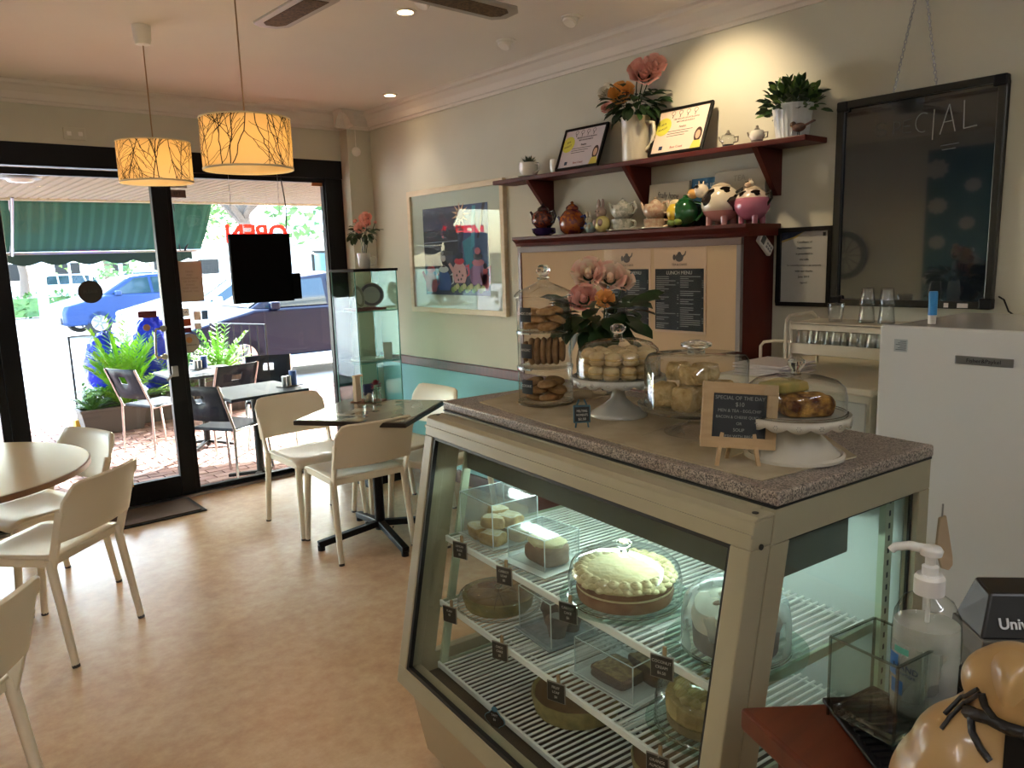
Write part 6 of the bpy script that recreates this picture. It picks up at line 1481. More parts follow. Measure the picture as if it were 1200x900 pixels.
# till printer
D0 = .93; a0 = dp(1150, 750, D0)
rx = V((.70, -.714, 0)); ry = V((.714, .70, 0)); hz = V((0, 0, 1))
t = thing('receipt_printer', 'black and grey till printer cut by the right edge of the picture', 'printer'); 
org = V((a0.x, a0.y, K)); t.matrix_world = frame(org, rx, ry)
hz0 = a0.z-K
gp = mat('printer_grey', '#5c5a54', .5); bp2 = mat('printer_black', '#0c0d0e', .35)
MB().prism([(-.0, hz0+.0), (-.002, hz0-.028), (.15, hz0-.028), (.15, hz0+.0)], -.004, .075, 'y').build('printer_skirt', gp, t, bevel=.002)
MB().add([(.0, 0, hz0), (.15, 0, hz0), (.15, .07, hz0), (0, .07, hz0), (.018, .022, hz0+.05), (.15, .022, hz0+.05), (.15, .06, hz0+.056), (.018, .06, hz0+.056)], [(0, 1, 5, 4), (1, 2, 6, 5), (2, 3, 7, 6), (3, 0, 4, 7), (4, 5, 6, 7), (3, 2, 1, 0)]).build('printer_hood', bp2, t, bevel=.003)
MB().prism([(.006, hz0-.028), (.012, 0), (.15, 0), (.15, hz0-.028)], .006, .068, 'y').build('printer_body', gp, t, bevel=.003)
sl_n = V((0, -.05, .022)).normalized(); upv = V((0, .022, .05)).normalized()
text('Uniwell', .018, mat('print_white', '#cfd2d2', .5), 'lettering', t, frame(V((.022, .007, hz0+.017)), (1, 0, 0), upv), align='LEFT', ext=.0008, bold=.0004)
MB().box(.0, .012, -.0005, .0005, 0, .01).build('print_mark', mat('print_white', '#cfd2d2', .5), t).matrix_local = frame(V((.008, .0055, hz0+.014)), (1, 0, 0), (0, -.4, -.9)) if False else frame(V((.008, .0062, hz0+.0125)), (1, 0, 0), V((0, -.05, .022)).normalized())
# cable and plug
c1 = dp(1113, 803, .86)
tag(MB().tube([tuple(dp(1108, 803, .88)), tuple(dp(1122, 806, .87)), tuple(dp(1130, 815, .86)), tuple(dp(1130, 832, .84))], .0025, 8).build('counter_cable', M['black_pl'], smooth=60), 'thin black cable curling between the bottle and the dog figure', 'cable')
pc = dp(1145, 812, .86)
t = thing('card_reader', 'small black card terminal half hidden behind the dog figure', 'terminal', (pc.x, pc.y, K), R(-40))
MB().prism([(-.03, 0), (.05, 0), (.05, pc.z-K+.02), (.03, pc.z-K+.025), (-.03, pc.z-K-.02)], -.03, .05, 'y').build('terminal_body', M['black_pl'], t, bevel=.006)
MB().ball((.004, -.0, pc.z-K+.012), .012, (1, .8, 1.2), 10, 8).build('terminal_stylus', M['black_pl'], t, smooth=60)

# ---------------------------------------------------------------- golden dog figure (moulded charity box)
DD = .56
def dq(px, py, dd=0): return dp(px, py, DD+dd)
root = dq(1160, 960); root = V((root.x, root.y, K))
t = thing('dog_figure', 'glossy golden plastic dog figure wearing a black harness, lower right corner', 'figure', tuple(root))
mb = MB()
def bl_(px, py, r, dd=0, sc=(1, 1, 1)): mb.ball(dq(px, py, dd)-root, r, sc, 20, 14)
bl_(1192, 804, .032, .0); bl_(1172, 800, .026, .005); bl_(1205, 830, .032, .005); bl_(1190, 850, .035, .01); bl_(1230, 830, .026, .0); bl_(1255, 840, .019, .0)
bl_(1172, 868, .040, .02); bl_(1150, 900, .052, .03); bl_(1135, 935, .058, .04); bl_(1185, 920, .052, .02); bl_(1205, 880, .04, .01); bl_(1120, 980, .06, .04)
for k in range(5): bl_(1120-6*k, 905+14*k, .036, .05)
mb.tube([dq(1195, 920, .0)-root, dq(1205, 985, -.01)-root, V(((dq(1205, 1010, -.02)-root).x, (dq(1205, 1010, -.02)-root).y, .012))], [.024, .018, .016], 14)
mb.ball(V((0, 0, .03)), .055, (1.1, 1.1, .55), 18, 10)
gold = mat('gold_plastic', '#ac8c5c', .34, noise=14, c2='#a28150', coat=.3)
o = mb.build('dog_body', gold, t, smooth=180)
q = o.modifiers.new('r', 'REMESH'); q.mode = 'VOXEL'; q.voxel_size = .0035; q.use_smooth_shade = True
q = o.modifiers.new('sm', 'SMOOTH'); q.factor = .6; q.iterations = 10
from mathutils.bvhtree import BVHTree
bpy.context.view_layer.update()
_dg = bpy.context.evaluated_depsgraph_get(); _bv = BVHTree.FromObject(o, _dg)
def hit(px, py, off=.0):
    h_, n_, i_, d_ = _bv.ray_cast(CAMP-root, ray(px, py))
    if h_ is None: q_ = _bv.find_nearest(dq(px, py)-root); h_, n_ = q_[0], q_[1]
    if n_.dot(ray(px, py)) > 0: n_ = -n_
    return h_+n_*off, n_
ec, en_ = hit(1187, 790, .003); ex = V((0, 0, 1)).cross(en_).normalized(); eu = en_.cross(ex); vs = []; fs = []; N_ = 18
for k in range(5):
    f = k/4
    for j in range(N_):
        a_ = 2*pi*j/N_; vs.append(ec+ex*.0125*f*cos(a_)*(1-.45*sin(a_))+eu*(-.021*f*sin(a_)-.004)+en_*(.013*(1-f**2)-.002))
for k in range(4):
    for j in range(N_): fs.append((k*N_+j, k*N_+(j+1) % N_, (k+1)*N_+(j+1) % N_, (k+1)*N_+j))
MB().add(vs, fs).build('ear', gold, t, smooth=180)
for nm, q_, r_ in (('eye', (1226, 808), .004), ('nose', (1268, 836), .006)):
    e_, n_ = hit(*q_); MB().ball(e_, r_, n=10, m=8).build(nm, M['black_pl'], t, smooth=80)
strap = mat('black_strap', '#12100e', .45)
def strp(pts, w_=.004, nm='harness_strap'):
    P = []
    for (a0, b0), (a1_, b1_) in zip(pts, pts[1:]):
        for i in range(8): P.append(hit(a0+(a1_-a0)*i/8, b0+(b1_-b0)*i/8, .0012)[0])
    P.append(hit(*pts[-1], .0012)[0])
    MB().tube(P, w_*.55, 6).build(nm, strap, t, smooth=60)
strp([(1134, 834), (1160, 840), (1180, 851), (1199, 857), (1225, 858)], .009, 'collar_strap')
strp([(1151, 812), (1155, 826), (1170, 846)], .005); strp([(1139, 838), (1140, 858), (1150, 878), (1160, 892)], .005)
strp([(1150, 812), (1132, 824), (1114, 842), (1104, 855)], .003); strp([(1147, 807), (1128, 818), (1108, 838)], .003)
bp_0, n_ = hit(1196, 885, .002); exb = V((0, 0, 1)).cross(n_).normalized()
MB().box(-.010, .014, -.013, .013, -.001, .001).build('harness_badge', M['black_fr'], t).matrix_local = frame(bp_0, exb, n_.cross(exb))
# ================================================================= outside
G = GZ
# paving: header courses near the shop built brick by brick, plain beyond
brk = [mat('paver_a', '#9c7468', .85, bump=(90, .2, .003)), mat('paver_b', '#8b675c', .85, bump=(90, .2, .003)), mat('paver_c', '#a98376', .85, bump=(90, .2, .003))]
pv_ = bpy.data.objects.new('brick_paving', None); col.objects.link(pv_); pv_['kind'] = 'structure'; pv_.location = (2.0, 6.5, G)
MB().box(-4.5, 8, -1.1, 3.6, -.06, -.012).build('mortar_bed', mat('mortar', '#7d6459', .9), pv_)
base = [MB().box(-.094, .094, -.044, .044, -.03, 0).build('brick', brk[k], pv_, bevel=0) for k in range(3)]
for b in base: b.location = (-3+.2*base.index(b), -1.02, 0)
cnt = 0; mbf = MB()
rg = random.Random(6)
for r_ in range(46):
    y = -.95+r_*.1; x = -3.9+(.1 if r_ % 2 else 0)
    while x < 6:
        wxp, wyp = 2.0+x, 6.5+y
        near = wyp < 6.6 and .7 < wxp < 3.0
        if near and cnt < 290:
            o = base[rg.randrange(3)].copy(); col.objects.link(o); o.parent = pv_; o.location = (x, y, rg.uniform(-.002, .001)); cnt += 1
        else:
            mbf.cur = rg.randrange(3); mbf.box(x-.094, x+.094, y-.044, y+.044, -.03, rg.uniform(-.002, .001))
        x += .2
o = mbf.build('bricks', brk, pv_); o['kind'] = 'stuff'
struct('street', MB().box(-80, 120, 10.1, 140, G-.3, G-.06), mat('asphalt_pale', '#b3ada5', .9, noise=6, c2='#a7a19a'))
struct('ground_outside', MB().box(-80, 120, YF+.08, 10.1, G-.3, G-.062), mat('concrete', '#a9a096', .9))
struct('kerb', MB().box(-20, 40, 9.95, 10.15, G-.1, G-.0), mat('kerb', '#b8b2a8', .9), bevel=.01)
# verandah ceiling: corrugated pale boards
SOZ = 2.30
def ridges(x0, x1, y0, y1, z, pitch=.09, d=.012):
    mb = MB(); n = int((x1-x0)/pitch); pts = []
    for i in range(n):
        x = x0+i*pitch; pts += [(x, z), (x+pitch*.62, z), (x+pitch*.7, z+d), (x+pitch*.92, z+d)]
    pts += [(x0+n*pitch, z), (x0+n*pitch, z+.06), (x0, z+.06)]
    return mb.prism(pts, y0, y1, 'y')
sof = ridges(-6, 12, YF+.13, 9.45, SOZ).build('verandah_ceiling', mat('soffit', '#8d8371', .9)); sof['kind'] = 'structure'
struct('verandah_fascia', MB().box(-6, 12, 9.43, 9.5, SOZ-.02, SOZ+.2), mat('fascia', '#b9b29c', .6))
struct('verandah_roof', MB().box(-6, 12, YF+.13, 9.5, SOZ+.07, SOZ+.12), mat('roof_out', '#9a9a94', .7))
struct('wall_outside', MB().box(-6, XL-.1, YF, YF+.14, G, 3).box(WX+.12, 12, YF, YF+.14, G, 3).box(-6, 12, YF, YF+.14, 2.62, 4.2).box(XL-.1, WX+.12, YF+.08, YF+.14, 2.29, 2.62), mat('render_out', '#b9ad98', .8))
struct('step', MB().box(XL, WX, YF+.06, YF+.16, G-.02, -.005), mat('step', '#8d8478', .8))
p = ony(24, 211, 7.0)
t = thing('verandah_light', 'round grey ceiling light under the verandah, upper left', 'light', (p.x, 7.0, SOZ))
MB().lathe([(.14, 0), (.15, -.02), (.14, -.05), (.1, -.055), (0, -.055)], n=30).build('light_base', mat('grey_fitting', '#77767a', .5), t, smooth=50)
MB().lathe([(.10, -.055), (.08, -.075), (0, -.08)], n=30).build('light_lens', M['white_gl'], t, smooth=50)
# striped green awning with scalloped valance
AX0, AX1 = -1.0, ony(250, 236, 9.45).x
gra = bpy.data.materials.new('awning_canvas'); gra.use_nodes = True; nt = gra.node_tree; N = nt.nodes; Lk = nt.links; N.clear()
o_ = N.new('ShaderNodeOutputMaterial'); d_1 = N.new('ShaderNodeBsdfDiffuse'); tl = N.new('ShaderNodeBsdfTranslucent'); mx = N.new('ShaderNodeMixShader'); mx.inputs[0].default_value = .12
tc = N.new('ShaderNodeTexCoord'); sp = N.new('ShaderNodeSeparateXYZ'); wv = N.new('ShaderNodeMath'); wv.operation = 'SINE'; ml = N.new('ShaderNodeMath'); ml.operation = 'MULTIPLY'; ml.inputs[1].default_value = 52
Lk.new(tc.outputs['Object'], sp.inputs[0]); Lk.new(sp.outputs[0], ml.inputs[0]); Lk.new(ml.outputs[0], wv.inputs[0])
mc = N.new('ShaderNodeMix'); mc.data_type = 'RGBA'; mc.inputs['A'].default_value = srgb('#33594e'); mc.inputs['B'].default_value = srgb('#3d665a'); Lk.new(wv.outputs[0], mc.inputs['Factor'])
Lk.new(mc.outputs['Result'], d_1.inputs[0]); Lk.new(mc.outputs['Result'], tl.inputs[0]); Lk.new(d_1.outputs[0], mx.inputs[1]); Lk.new(tl.outputs[0], mx.inputs[2]); Lk.new(mx.outputs[0], o_.inputs[0])
t = thing('awning', 'dark green canvas awning with a scalloped edge outside the shop', 'awning', (0, 9.5, SOZ))
yb_, zb_ = .55, -.55
mb = MB(); n = 10; vs = []; nx = 40
for i in range(n+1):
    f = i/n; y = yb_*f; z = zb_*f-.06*sin(pi*f)+.02
    for j in range(nx+1): vs.append((AX0+(AX1-AX0)*j/nx, y, z))
mb.add(vs, [(i*(nx+1)+j, i*(nx+1)+j+1, (i+1)*(nx+1)+j+1, (i+1)*(nx+1)+j) for i in range(n) for j in range(nx)])
mb.build('canvas', gra, t, smooth=80, solid=.003)
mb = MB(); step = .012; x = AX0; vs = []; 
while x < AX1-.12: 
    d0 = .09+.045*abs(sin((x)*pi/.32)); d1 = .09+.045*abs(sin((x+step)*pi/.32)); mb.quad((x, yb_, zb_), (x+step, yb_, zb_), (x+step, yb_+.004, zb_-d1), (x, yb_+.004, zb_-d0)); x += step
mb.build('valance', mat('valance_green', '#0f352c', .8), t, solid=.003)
MB().tube([(AX0, yb_, zb_), (AX1-.05, yb_, zb_)], .014, 8).build('front_bar', M['steel'], t, smooth=50)
MB().tube([(AX1-.05, 0, .03), (AX1-.2, yb_, zb_)], .013, 8).build('awning_arm', M['black_pl'], t, smooth=50); MB().tube([(AX1-.45, 0, 0), (AX1-.25, yb_, zb_)], .009, 8).build('awning_arm', M['black_pl'], t, smooth=50)
MB().tube([(1.30, -.2, .0), (1.32, yb_-.1, zb_-.02)], .018, 8).build('awning_strut', M['steel'], t, smooth=50)
pA = ony(10, 225, 9.5); MB().tube([(pA.x, 0, 0), (pA.x+.02, yb_, zb_)], .013, 8).build('awning_strut', M['steel'], t, smooth=50)
# planters, bags, barrier --------------------------------------------
def gz(px, py): return onz(px, py, G)
def planter(px, py, w, h, label, rz=0):
    p = gz(px, py); t = thing('planter_box', label, 'planter', (p.x, p.y+.15, G), rz, None); pm = mat('planter_brown', '#57504c', .7)
    def rngg(a, b, z): return [(-a, -b, z), (a, -b, z), (a, b, z), (-a, b, z)]
    mb = MB(); w2, d2 = w/2, .15
    rings = [rngg(w2*.86, d2*.82, 0), rngg(w2, d2, h-.03), rngg(w2*1.03, d2*1.05, h-.03), rngg(w2*1.03, d2*1.05, h), rngg(w2*.95, d2*.9, h), rngg(w2*.95, d2*.9, h-.05)]
    vs = [v for r_ in rings for v in r_]; fs = [(3, 2, 1, 0), (20, 21, 22, 23)]
    for i in range(5):
        for j in range(4): fs.append((i*4+j, i*4+(j+1) % 4, i*4+4+(j+1) % 4, i*4+4+j))
    mb.add(vs, fs).build('planter_body', pm, t, bevel=.006)
    MB().box(-w2*.93, w2*.93, -d2*.87, d2*.87, h-.055, h-.045).build('soil', mat('soil', '#2c2118', .95), t); return t, p
t1, p1_ = planter(138, 507, .62, .27, 'grey brown trough planter, left one outside the door')
t2, p2_ = planter(205, 497, .78, .27, 'longer grey brown trough planter behind the left one'); t2.location.y += .28
lime = mat('lime_leaf_out', '#68a41c', .5, noise=8, c2='#86bb34'); grn = mat('green_leaf_out', '#3c6e20', .5, noise=8, c2='#55882c')
def fronds(pos, h, n, label, m, spread=.5, group=None, seed=0, lf=9, leaf=.12):
    rg = random.Random(seed); t = thing('leafy_plant', label, 'plant', pos, 0, group)
    mb = MB(); ml_ = MB()
    for k in range(n):
        a = rg.uniform(0, 2*pi); e = rg.uniform(.35, 1.45); L = h*rg.uniform(.6, 1.05); d = V((cos(a)*cos(e), sin(a)*cos(e), sin(e)))
        pts = []; 
        for i in range(6):
            f = i/5; pts.append(V((0, 0, 0))+V((d.x*L*f*spread*2, d.y*L*f*spread*2, d.z*L*f-.35*L*f*f*(1-d.z*.5))))
        mb.tube(pts, [.006*(1-.8*i/5) for i in range(6)], 4)
        for i in range(1, lf):
            f = i/lf*5; i0 = min(4, int(f)); p = pts[i0].lerp(pts[i0+1], f-i0); tg = (pts[i0+1]-pts[i0]).normalized(); sd = tg.cross(V((0, 0, 1)))
            if sd.length < .05: sd = V((1, 0, 0))
            sd.normalize()
            for s in (-1, 1): ml_.leaf(p, sd*s+tg*.9+V((0, 0, rg.uniform(-.2, .2))), (0, 0, 1), leaf*(1.2-i/lf*.6)*rg.uniform(.8, 1.2), .018+leaf*.06)
    mb.build('stems', m, t); o = ml_.build('foliage', m, t); o['kind'] = 'stuff'; return t
pz = G+.23
fronds((t1.location.x+.16, t1.location.y, pz), 1.3, 40, 'tall lime green palm rising from the left planter', lime, .24, seed=1, lf=16, leaf=.2)
fronds((t1.location.x-.18, t1.location.y-.02, pz), .38, 34, 'low trailing green plant spilling over the left planter', grn, .55, seed=2, lf=7, leaf=.09)
fronds((t2.location.x+.25, t2.location.y, pz), .9, 24, 'green palm behind the door handle in the longer planter', grn, .35, seed=3, lf=14, leaf=.13)
pp = gz(262, 480); 
fronds((pp.x, 9.0, G+.42), .75, 46, 'bushy light green shrub behind the outdoor table', lime, .42, seed=4, lf=10, leaf=.12)
t3 = thing('planter_box', 'dark trough holding the bushy shrub beyond the outdoor table', 'planter', (pp.x, 9.0, G))
MB().box(-.35, .35, -.15, .15, 0, .43).build('planter_body', mat('planter_dark', '#3d3834', .7), t3, bevel=.01)
# blue plastic wrapped goods behind the planters
blu = mat('blue_plastic', '#0a2fe0', .3, noise=5, c2='#0622b8', bump=(9, .9, .05), spec=.3)
for i, (px, py, w_, h_, lb) in enumerate(((130, 442, .50, .70, 'bright blue plastic wrapped bundle behind the palm'), (184, 430, .52, .84, 'taller bright blue plastic wrapped bundle behind the door edge'))):
    q = ony(px, py, 9.2); rgx = random.Random(i)
    o = MB().ball((0, 0, 0), .5, (w_, .42, h_), 26, 18, jit=.06, rng=rgx).build('wrapped_bundle', blu, None, loc=(q.x, 9.2, max(q.z, G+.3+h_*.5)), smooth=70); tag(o, lb, 'bundle')
o = MB().box(-.6, .9, -.2, .2, 0, .3).build('bundle_shelf', mat('planter_dark', '#3d3834', .7), None, loc=(ony(165, 462, 9.2).x, 9.2, G), bevel=.01); tag(o, 'low dark bench under the blue wrapped bundles', 'bench')
# barrier frames
def barrier(pa, pb, h, label, bars=0):
    pa, pb = V(pa), V(pb); t = thing('barrier_frame', label, 'barrier', tuple(pa)); d = pb-pa; bk = M['black_pl']
    MB().tube([(0, 0, 0), (0, 0, h), tuple(d+V((0, 0, h))), tuple(d)], .014, 8).build('tube_frame', bk, t, smooth=40)
    for k in range(1, bars): MB().tube([tuple(d*k/bars+V((0, 0, .1))), tuple(d*k/bars+V((0, 0, h)))], .008, 6).build('bar', bk, t)
    if bars: MB().tube([(0, 0, .1), tuple(d+V((0, 0, .1)))], .01, 6).build('bottom_rail', bk, t)
    for e in (V((0, 0, 0)), d): MB().box(e.x-.05, e.x+.05, e.y-.08, e.y+.08, 0, .1).build('yellow_foot', mat('yellow_foot', '#c99a2e', .6), t, bevel=.01)
b1_ = gz(96, 503); barrier((b1_.x, b1_.y+.1, G), (b1_.x+.75, b1_.y+.15, G), .98, 'thin black tube barrier frame left of the planters')
b2_ = gz(318, 470); barrier((b2_.x, b2_.y, G), (b2_.x-.35, b2_.y+.9, G), .95, 'black barred barrier between the shrub and the dark blue car', 7)
# outdoor tables
def otable(c, a, s, label, rz):
    t = thing('outdoor_table', label, 'table', c, rz); tp = mat('outdoor_top', '#3c4854', .5, noise=12, c2='#323d49', spec=.25)
    MB().box(-a/2, a/2, -s/2, s/2, .685, .71).build('tabletop', tp, t, bevel=.004)
    MB().lathe([(0, .0)]+[(.03, .02), (.03, .68), (0, .685)], n=16).build('pedestal', M['black_pl'], t, smooth=40)
    for k in range(4):
        f = MB().bar((0, 0, .05), (.26*cos(k*pi/2+pi/4), .26*sin(k*pi/2+pi/4), .02), .04, .025).build('base_arm', M['black_pl'], t, bevel=.004)
    return t
ZO = .59
c4 = [onz(*q, ZO) for q in ((267, 457), (300, 468), (392, 455), (345, 443))]
cc = sum(c4, V((0, 0, 0)))/4
otable((2.26, cc.y+.12, G), .62, .62, 'square outdoor table closest to the window', R(2))
c5 = onz(235, 436, ZO)
otable((c5.x+.02, c5.y+.05, G), .66, .66, 'outdoor table further from the window, between the door edge and the shrub', R(0))
for (px, py, nm, lb) in ((340, 452, 'a', 'chrome and blue condiment holder on the closest outdoor table'), (236, 432, 'b', 'glass and blue condiment holder on the further outdoor table')):
    q = onz(px, py, ZO+.002); t = thing('condiment_holder', lb, 'caddy', (q.x, q.y, ZO+.001), .3)
    MB().box(-.09, .09, -.06, .06, 0, .006).build('holder_base', M['black_pl'], t, bevel=.002)
    for k, (x, m_) in enumerate(((-.055, M['steel']), (-.01, M['steel']), (.035, mat('blue_packets', '#2b4f8f', .6)))):
        MB().cyl((x, 0), .02 if k < 2 else .03, .006, .085 if k < 2 else .12, 16).build('shaker' if k < 2 else 'sugar_cup', m_, t, smooth=40)
# outdoor chairs
def ochair(label, m_seat):
    t = thing('bistro_chair', label, 'chair', group='black and chrome chairs outside'); ch = M['chrome']
    MB().box(-.2, .2, .0, .4, .43, .455).build('seat', m_seat, t, bevel=.008)
    n, k = 8, 4; vs = []; fs = []
    for i in range(k+1):
        for j in range(n+1): u = -1+2*j/n; vs.append((u*.2, -.02-.12*i/k-.03*(1-u*u), .52+.28*i/k))
    for i in range(k):
        for j in range(n):
            if i == 2 and j in (3, 4): continue
            a = i*(n+1)+j; fs.append((a, a+1, a+n+2, a+n+1))
    MB().add(vs, fs).build('backrest', m_seat, t, solid=.012, smooth=60)
    for s in (-1, 1):
        MB().tube([(s*.205, -.15, .8), (s*.205, -.02, .46), (s*.215, -.04, 0)], .011, 8).build('leg', ch, t, smooth=60)
        MB().tube([(s*.205, .0, .44), (s*.2, .36, .44), (s*.215, .4, 0)], .011, 8).build('leg', ch, t, smooth=60)
    return t
bkb = mat('seat_black', '#141c2c', .5, spec=.2)
oc0 = ochair('black outdoor chair closest to the glass, its back towards the door', bkb)
p2a = gz(235, 567); oc0.location = (1.93, 5.86, G); oc0.rotation_euler = (0, 0, face(.85, .5))
for pos, hd, lb in (((1.80, 7.42), (.9, .35), 'black and chrome outdoor chair seen through the door in front of the planters'),
                    ((2.46, 6.92), (-.2, 1), 'dark backed outdoor chair turned to the further table'),
                    ((2.88, 7.05), (-.4, -.9), 'blue lit outdoor chair on the far side of the closest table')):
    o = dup(oc0, label=lb); o.location = (*pos, G); o.rotation_euler = (0, 0, face(*hd))

# ---------------------------------------------------------------- cars
def car(label, pos, rz, paint, hatch=True, seed=0):
    t = thing('parked_car', label, 'car', pos, rz); L2 = 2.15; Wd = .88; cwin = mat('car_window', '#1c3038', .08, spec=.6)
    pm = paint
    prof = [(-L2, .35), (-L2-.02, .62), (-L2+.05, .78), (-L2+.95, .98), (-L2+1.0, 1.0), (L2-.05, 1.0), (L2, .85), (L2, .4), (L2-.05, .3), (-L2+.1, .28)]
    n = len(prof)
    secs = []
    for y, k in ((-Wd, .0), (-Wd+.08, .1), (0, .14), (Wd-.08, .1), (Wd, 0)):
        secs.append([(x*(.97 if abs(y) == Wd else 1), y, z+(k*.25 if z > .8 else 0)) for x, z in prof])
    vs = [p for s in secs for p in s]; fs = [tuple(range(n-1, -1, -1)), tuple(range(4*n, 5*n))]
    for i in range(4):
        for j in range(n): fs.append((i*n+j, i*n+(j+1) % n, (i+1)*n+(j+1) % n, (i+1)*n+j))
    MB().add(vs, fs).build('car_body', pm, t, smooth=35, bevel=.03, seg=3)
    cab = [(-L2+.95, 1.0), (-L2+1.75, 1.46), (-L2+2.3, 1.52), (L2-.7, 1.50), (L2-.25, 1.38), (L2-.02, 1.0)]
    vs = []; 
    for s in (-1, 1):
        for x, z in cab: vs.append((x, s*(Wd-.06-.2*(z-1.0)/.5), z))
    n = len(cab); fs = [tuple(range(n)), tuple(range(2*n-1, n-1, -1))]+[(i, i+n, (i+1) % n+n, (i+1) % n) for i in range(n)]
    MB().add(vs, fs).build('car_cabin', pm, t, smooth=30, bevel=.03, seg=3)
    for s in (-1, 1):
        def wp(x, z, o=.012): return (x, s*(Wd-.06-.2*(z-1.0)/.5+o), z)
        for q in ([(-L2+1.2, 1.03), (-L2+1.85, 1.42), (-L2+2.2, 1.44), (-L2+2.2, 1.03)], [(-L2+2.28, 1.03), (-L2+2.28, 1.44), (L2-.95, 1.43), (L2-.85, 1.03)], [(L2-.78, 1.03), (L2-.86, 1.42), (L2-.5, 1.38), (L2-.3, 1.05)]):
            MB().add([wp(*p) for p in q], [(0, 1, 2, 3)]).build('side_window', cwin, t, solid=.01)
        for x in (-L2+.82, L2-.75):
            wheel = MB().lathe([(0, -.1), (.3, -.1), (.32, -.07), (.32, .07), (.3, .1), (0, .1)], n=28).build('wheel', mat('tyre', '#15161a', .8), t, loc=(x, s*(Wd-.1), .32), rot=(R(90), 0, 0), smooth=40)
            MB().lathe([(0, -.112), (.2, -.112), (.21, -.1), (.21, .1), (.2, .112), (0, .112)], n=24).build('hub_cap', M['chrome'], wheel, smooth=40)
            for k in range(5):
                a_ = k*2*pi/5; MB().bar((0.03*cos(a_), .03*sin(a_), -.0), (.19*cos(a_), .19*sin(a_), -.0), .05, .236).build('wheel_spoke', mat('spoke', '#6b6e74', .4, .5), wheel)
        MB().box(-L2+1.25, -L2+1.4, s*(Wd+.03)-.07, s*(Wd+.03)+.07, 1.0, 1.12).build('side_mirror', pm, t, bevel=.03, seg=3)
        for x in (-L2+2.05, L2-1.15): MB().box(x, x+.14, s*Wd-.02*s-.012, s*Wd-.02*s+.018, .86, .885).build('door_handle', M['chrome'], t, bevel=.005)
        MB().ball((-L2+.07, s*.62, .72), .13, (.9, 1.2, .6), 14, 8).build('headlight', M['white_gl'], t, smooth=60)
        MB().box(L2-.06, L2+.01, s*.75-.1, s*.75+.1, .75, .98).build('tail_light', mat('tail_red', '#8f1a1a', .2), t, bevel=.01)
    MB().add([(-L2+1.02, -.72, 1.03), (-L2+1.02, .72, 1.03), (-L2+1.72, .6, 1.44), (-L2+1.72, -.6, 1.44)], [(0, 1, 2, 3)]).build('windscreen', cwin, t, solid=.012, loc=(-.02, 0, .012))
    MB().add([(L2-.03, -.7, 1.05), (L2-.03, .7, 1.05), (L2-.24, .58, 1.36), (L2-.24, -.58, 1.36)], [(0, 1, 2, 3)]).build('rear_window', cwin, t, solid=.012, loc=(.015, 0, .0))
    MB().box(-L2-.035, -L2+.05, -.7, .7, .34, .5).build('bumper', mat('bumper', '#26282c', .5), t, bevel=.02)
    return t
pb1 = mat('silver_blue_paint', '#20355e', .35, .1, spec=.3); pb2 = mat('dark_blue_paint', '#050a24', .3, .0, spec=.35); pb3 = mat('mid_blue_paint', '#0e1d4c', .35, .0, spec=.3)
q1 = onz(112, 393, G); car('silver blue car parked across the street behind the palm', (q1.x+1.35, q1.y+.9, G), R(6), pb1)
car('dark blue car parked close behind the hanging black sign', (onz(300, 445, G).x+1.3, 12.0, G), R(-3), pb2)
q3 = ony(245, 345, 17.5); car('mid blue car glimpsed behind the dark blue one', (q3.x+.4, 17.5, G), R(0), pb3)
q4 = ony(192, 350, 15.2); car('white car half hidden by the door frame', (q4.x+1.5, 15.2, G), R(0), mat('white_paint', '#d9dde0', .3, coat=.7))
for k, (px, py, Y_, lb, pm_) in enumerate(((62, 335, 44, 'far pale car across the road, left of the round sticker', mat('pale_paint', '#b9bfc4', .3)), (150, 330, 50, 'far grey car beneath the trees', mat('grey_paint', '#7d858c', .3)))):
    q = ony(px, py, Y_); car(lb, (q.x, Y_, G), R(3), pm_)
# ---------------------------------------------------------------- trees, hedge, poles, far building
def tree(label, px, Y_, h, r, seed, cm, group='street trees'):
    p = ony(px, 320, Y_); rg = random.Random(seed); t = thing('street_tree', label, 'tree', (p.x, Y_, G), 0, group)
    brkm = mat('bark', '#5d5048', .9, bump=(12, .6, .03))
    MB().tube([(0, 0, 0), (.1, 0, h*.25), (-.05, .1, h*.5), (0, 0, h*.7)], [.24, .18, .15, .08], 10).build('trunk', brkm, t, smooth=60)
    for k in range(5):
        a = k*1.3+seed; MB().tube([(0, 0, h*.35+.1*k), (cos(a)*r*.4, sin(a)*r*.4, h*.6), (cos(a)*r*.8, sin(a)*r*.8, h*.72)], [.1, .07, .03], 6).build('branch', brkm, t, smooth=60)
    mb = MB()
    cl_ = [(V((rg.gauss(0, r*.45), rg.gauss(0, r*.45), h*.72+rg.gauss(0, h*.13))), rg.uniform(.4, .75)*r*.5) for _ in range(26)]
    for c, cr_ in cl_:
        for _ in range(150):
            d = V((rg.gauss(0, 1), rg.gauss(0, 1), rg.gauss(0, 1))).normalized(); p_ = c+d*cr_*rg.uniform(.5, 1.05); mb.leaf(p_, V((rg.uniform(-1, 1), rg.uniform(-1, 1), rg.uniform(-.8, .5))), d, rg.uniform(.2, .36), .16)
    o = mb.build('foliage', cm, t); o['kind'] = 'stuff'; return t
f1 = mat('tree_green', '#5c7d2c', .6, noise=2, c2='#86a046'); f2 = mat('tree_green_dk', '#33552c', .6, noise=2, c2='#587a3c')
tree('tree with grey branches right above the hanging sign', 292, 21, 7.5, 4.2, 1, f2)
tree('broad light green tree beyond the round sticker', 125, 46, 6.5, 4.5, 2, f1)
tree('tree at the left end of the view over the car park', 25, 42, 6.0, 3.6, 3, f2)
tree('tree showing beside the right window stile', 392, 40, 7.0, 3.2, 4, f1)
tree('tree partly behind the door frame', 190, 40, 6.8, 3.4, 5, f2)
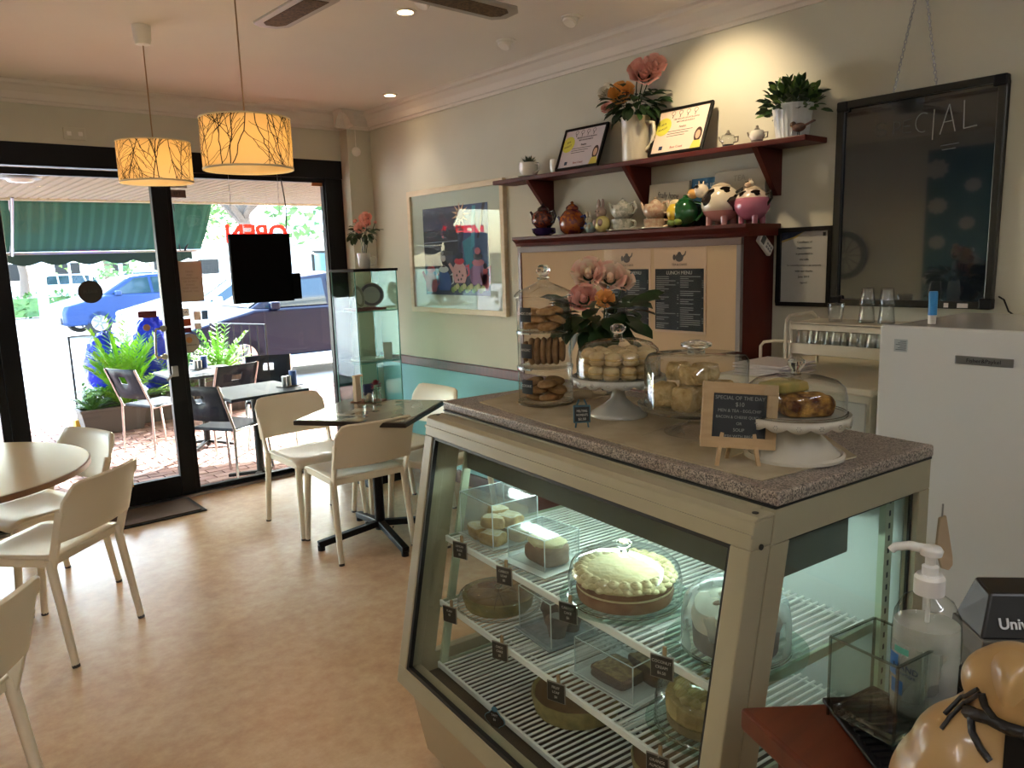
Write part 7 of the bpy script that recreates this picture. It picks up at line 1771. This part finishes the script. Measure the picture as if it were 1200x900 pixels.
# hedge and banner, poles
q = ony(58, 358, 34); t = thing('hedge', 'low clipped hedge across the street at the left', 'hedge', (q.x, 34, G))
mb = MB(); rg = random.Random(3)
for _ in range(1500): mb.leaf((rg.uniform(-4.2, 4.2), rg.uniform(-.5, .5), rg.uniform(.0, .85)), (rg.uniform(-1, 1), rg.uniform(-1, 1), rg.uniform(-.5, 1)), (0, 0, 1), .25, .14)
o = mb.build('foliage', f2, t); o['kind'] = 'stuff'; MB().box(-4, 4, -.35, .35, 0, .7).build('hedge_core', f2, t)
for i, (px, w_, lb) in enumerate(((48, .3, 'grey blue leaning post at the left across the street'), (107, .1, 'slim pole left of the round sticker'), (143, .12, 'slim pole right of the round sticker'))):
    q = ony(px, 330, 28); tag(MB().tube([(0, 0, 0), (0, 0, 6)], w_*.5, 10).tube([(0, 0, 5.9), (.5, 0, 6.1)], w_*.3, 8).build('street_pole', mat('pole_grey', '#8d99a8', .6), None, loc=(q.x, 28, G)), lb, 'pole')
q = ony(82, 322, 30); t = thing('pink_flag', 'bright pink flag on a thin pole across the street', 'flag', (q.x, 30, G))
MB().tube([(0, 0, 0), (0, 0, 3.2)], .04, 8).build('flag_pole', mat('pole_grey', '#8d99a8', .6), t); MB().prism([(0, 2.3), (.9, 2.2), (1.0, 2.6), (.5, 2.75), (.05, 2.9)], -.02, .02, 'y').build('flag_cloth', mat('flag_pink', '#e0379a', .7), t)
# white house behind the window's right half
q = ony(372, 320, 24); t = thing('white_house', 'white weatherboard house with a gable and porch posts, right of the hanging sign', 'building', (q.x+3.2, 26, G))
hm = mat('house_white', '#b9b9b6', .7)
MB().box(-3.4, 6, 0, 6, 0, 2.8).build('house_walls', hm, t)
MB().prism([(-4.2, 2.75), (1.2, 4.9), (6.6, 2.75)], -.8, 6.3, 'y').build('house_roof', mat('house_roof', '#b9bec4', .6), t)
for k in range(5): MB().box(-3.6+k*1.8, -3.45+k*1.8, -.7, -.55, 0, 2.75).build('porch_post', hm, t)
for k in range(3): f = MB().box(-2.4+k*2.4, -1.3+k*2.4, -.04, .02, .9, 2.1).build('house_window', M['black_pl'], t); MB().box(-2.32+k*2.4, -1.38+k*2.4, -.06, -.03, .98, 2.02).build('window_pane', mat('far_pane', '#5a7380', .1), f)
q = ony(120, 322, 70); t = thing('far_building', 'long pale low building beyond the far trees', 'building', (q.x, 72, G))
MB().box(-24, 24, 0, 5, 0, 3.2).build('building_wall', mat('far_wall', '#c9c4ba', .8), t); MB().box(-25, 25, -1, 6, 3.2, 3.5).build('building_roof', mat('far_roof', '#8f9aa0', .7), t)
for k in range(12): f = MB().box(-22+k*3.8, -20.2+k*3.8, -.05, .02, 1, 2.3).build('building_window', M['black_pl'], t)
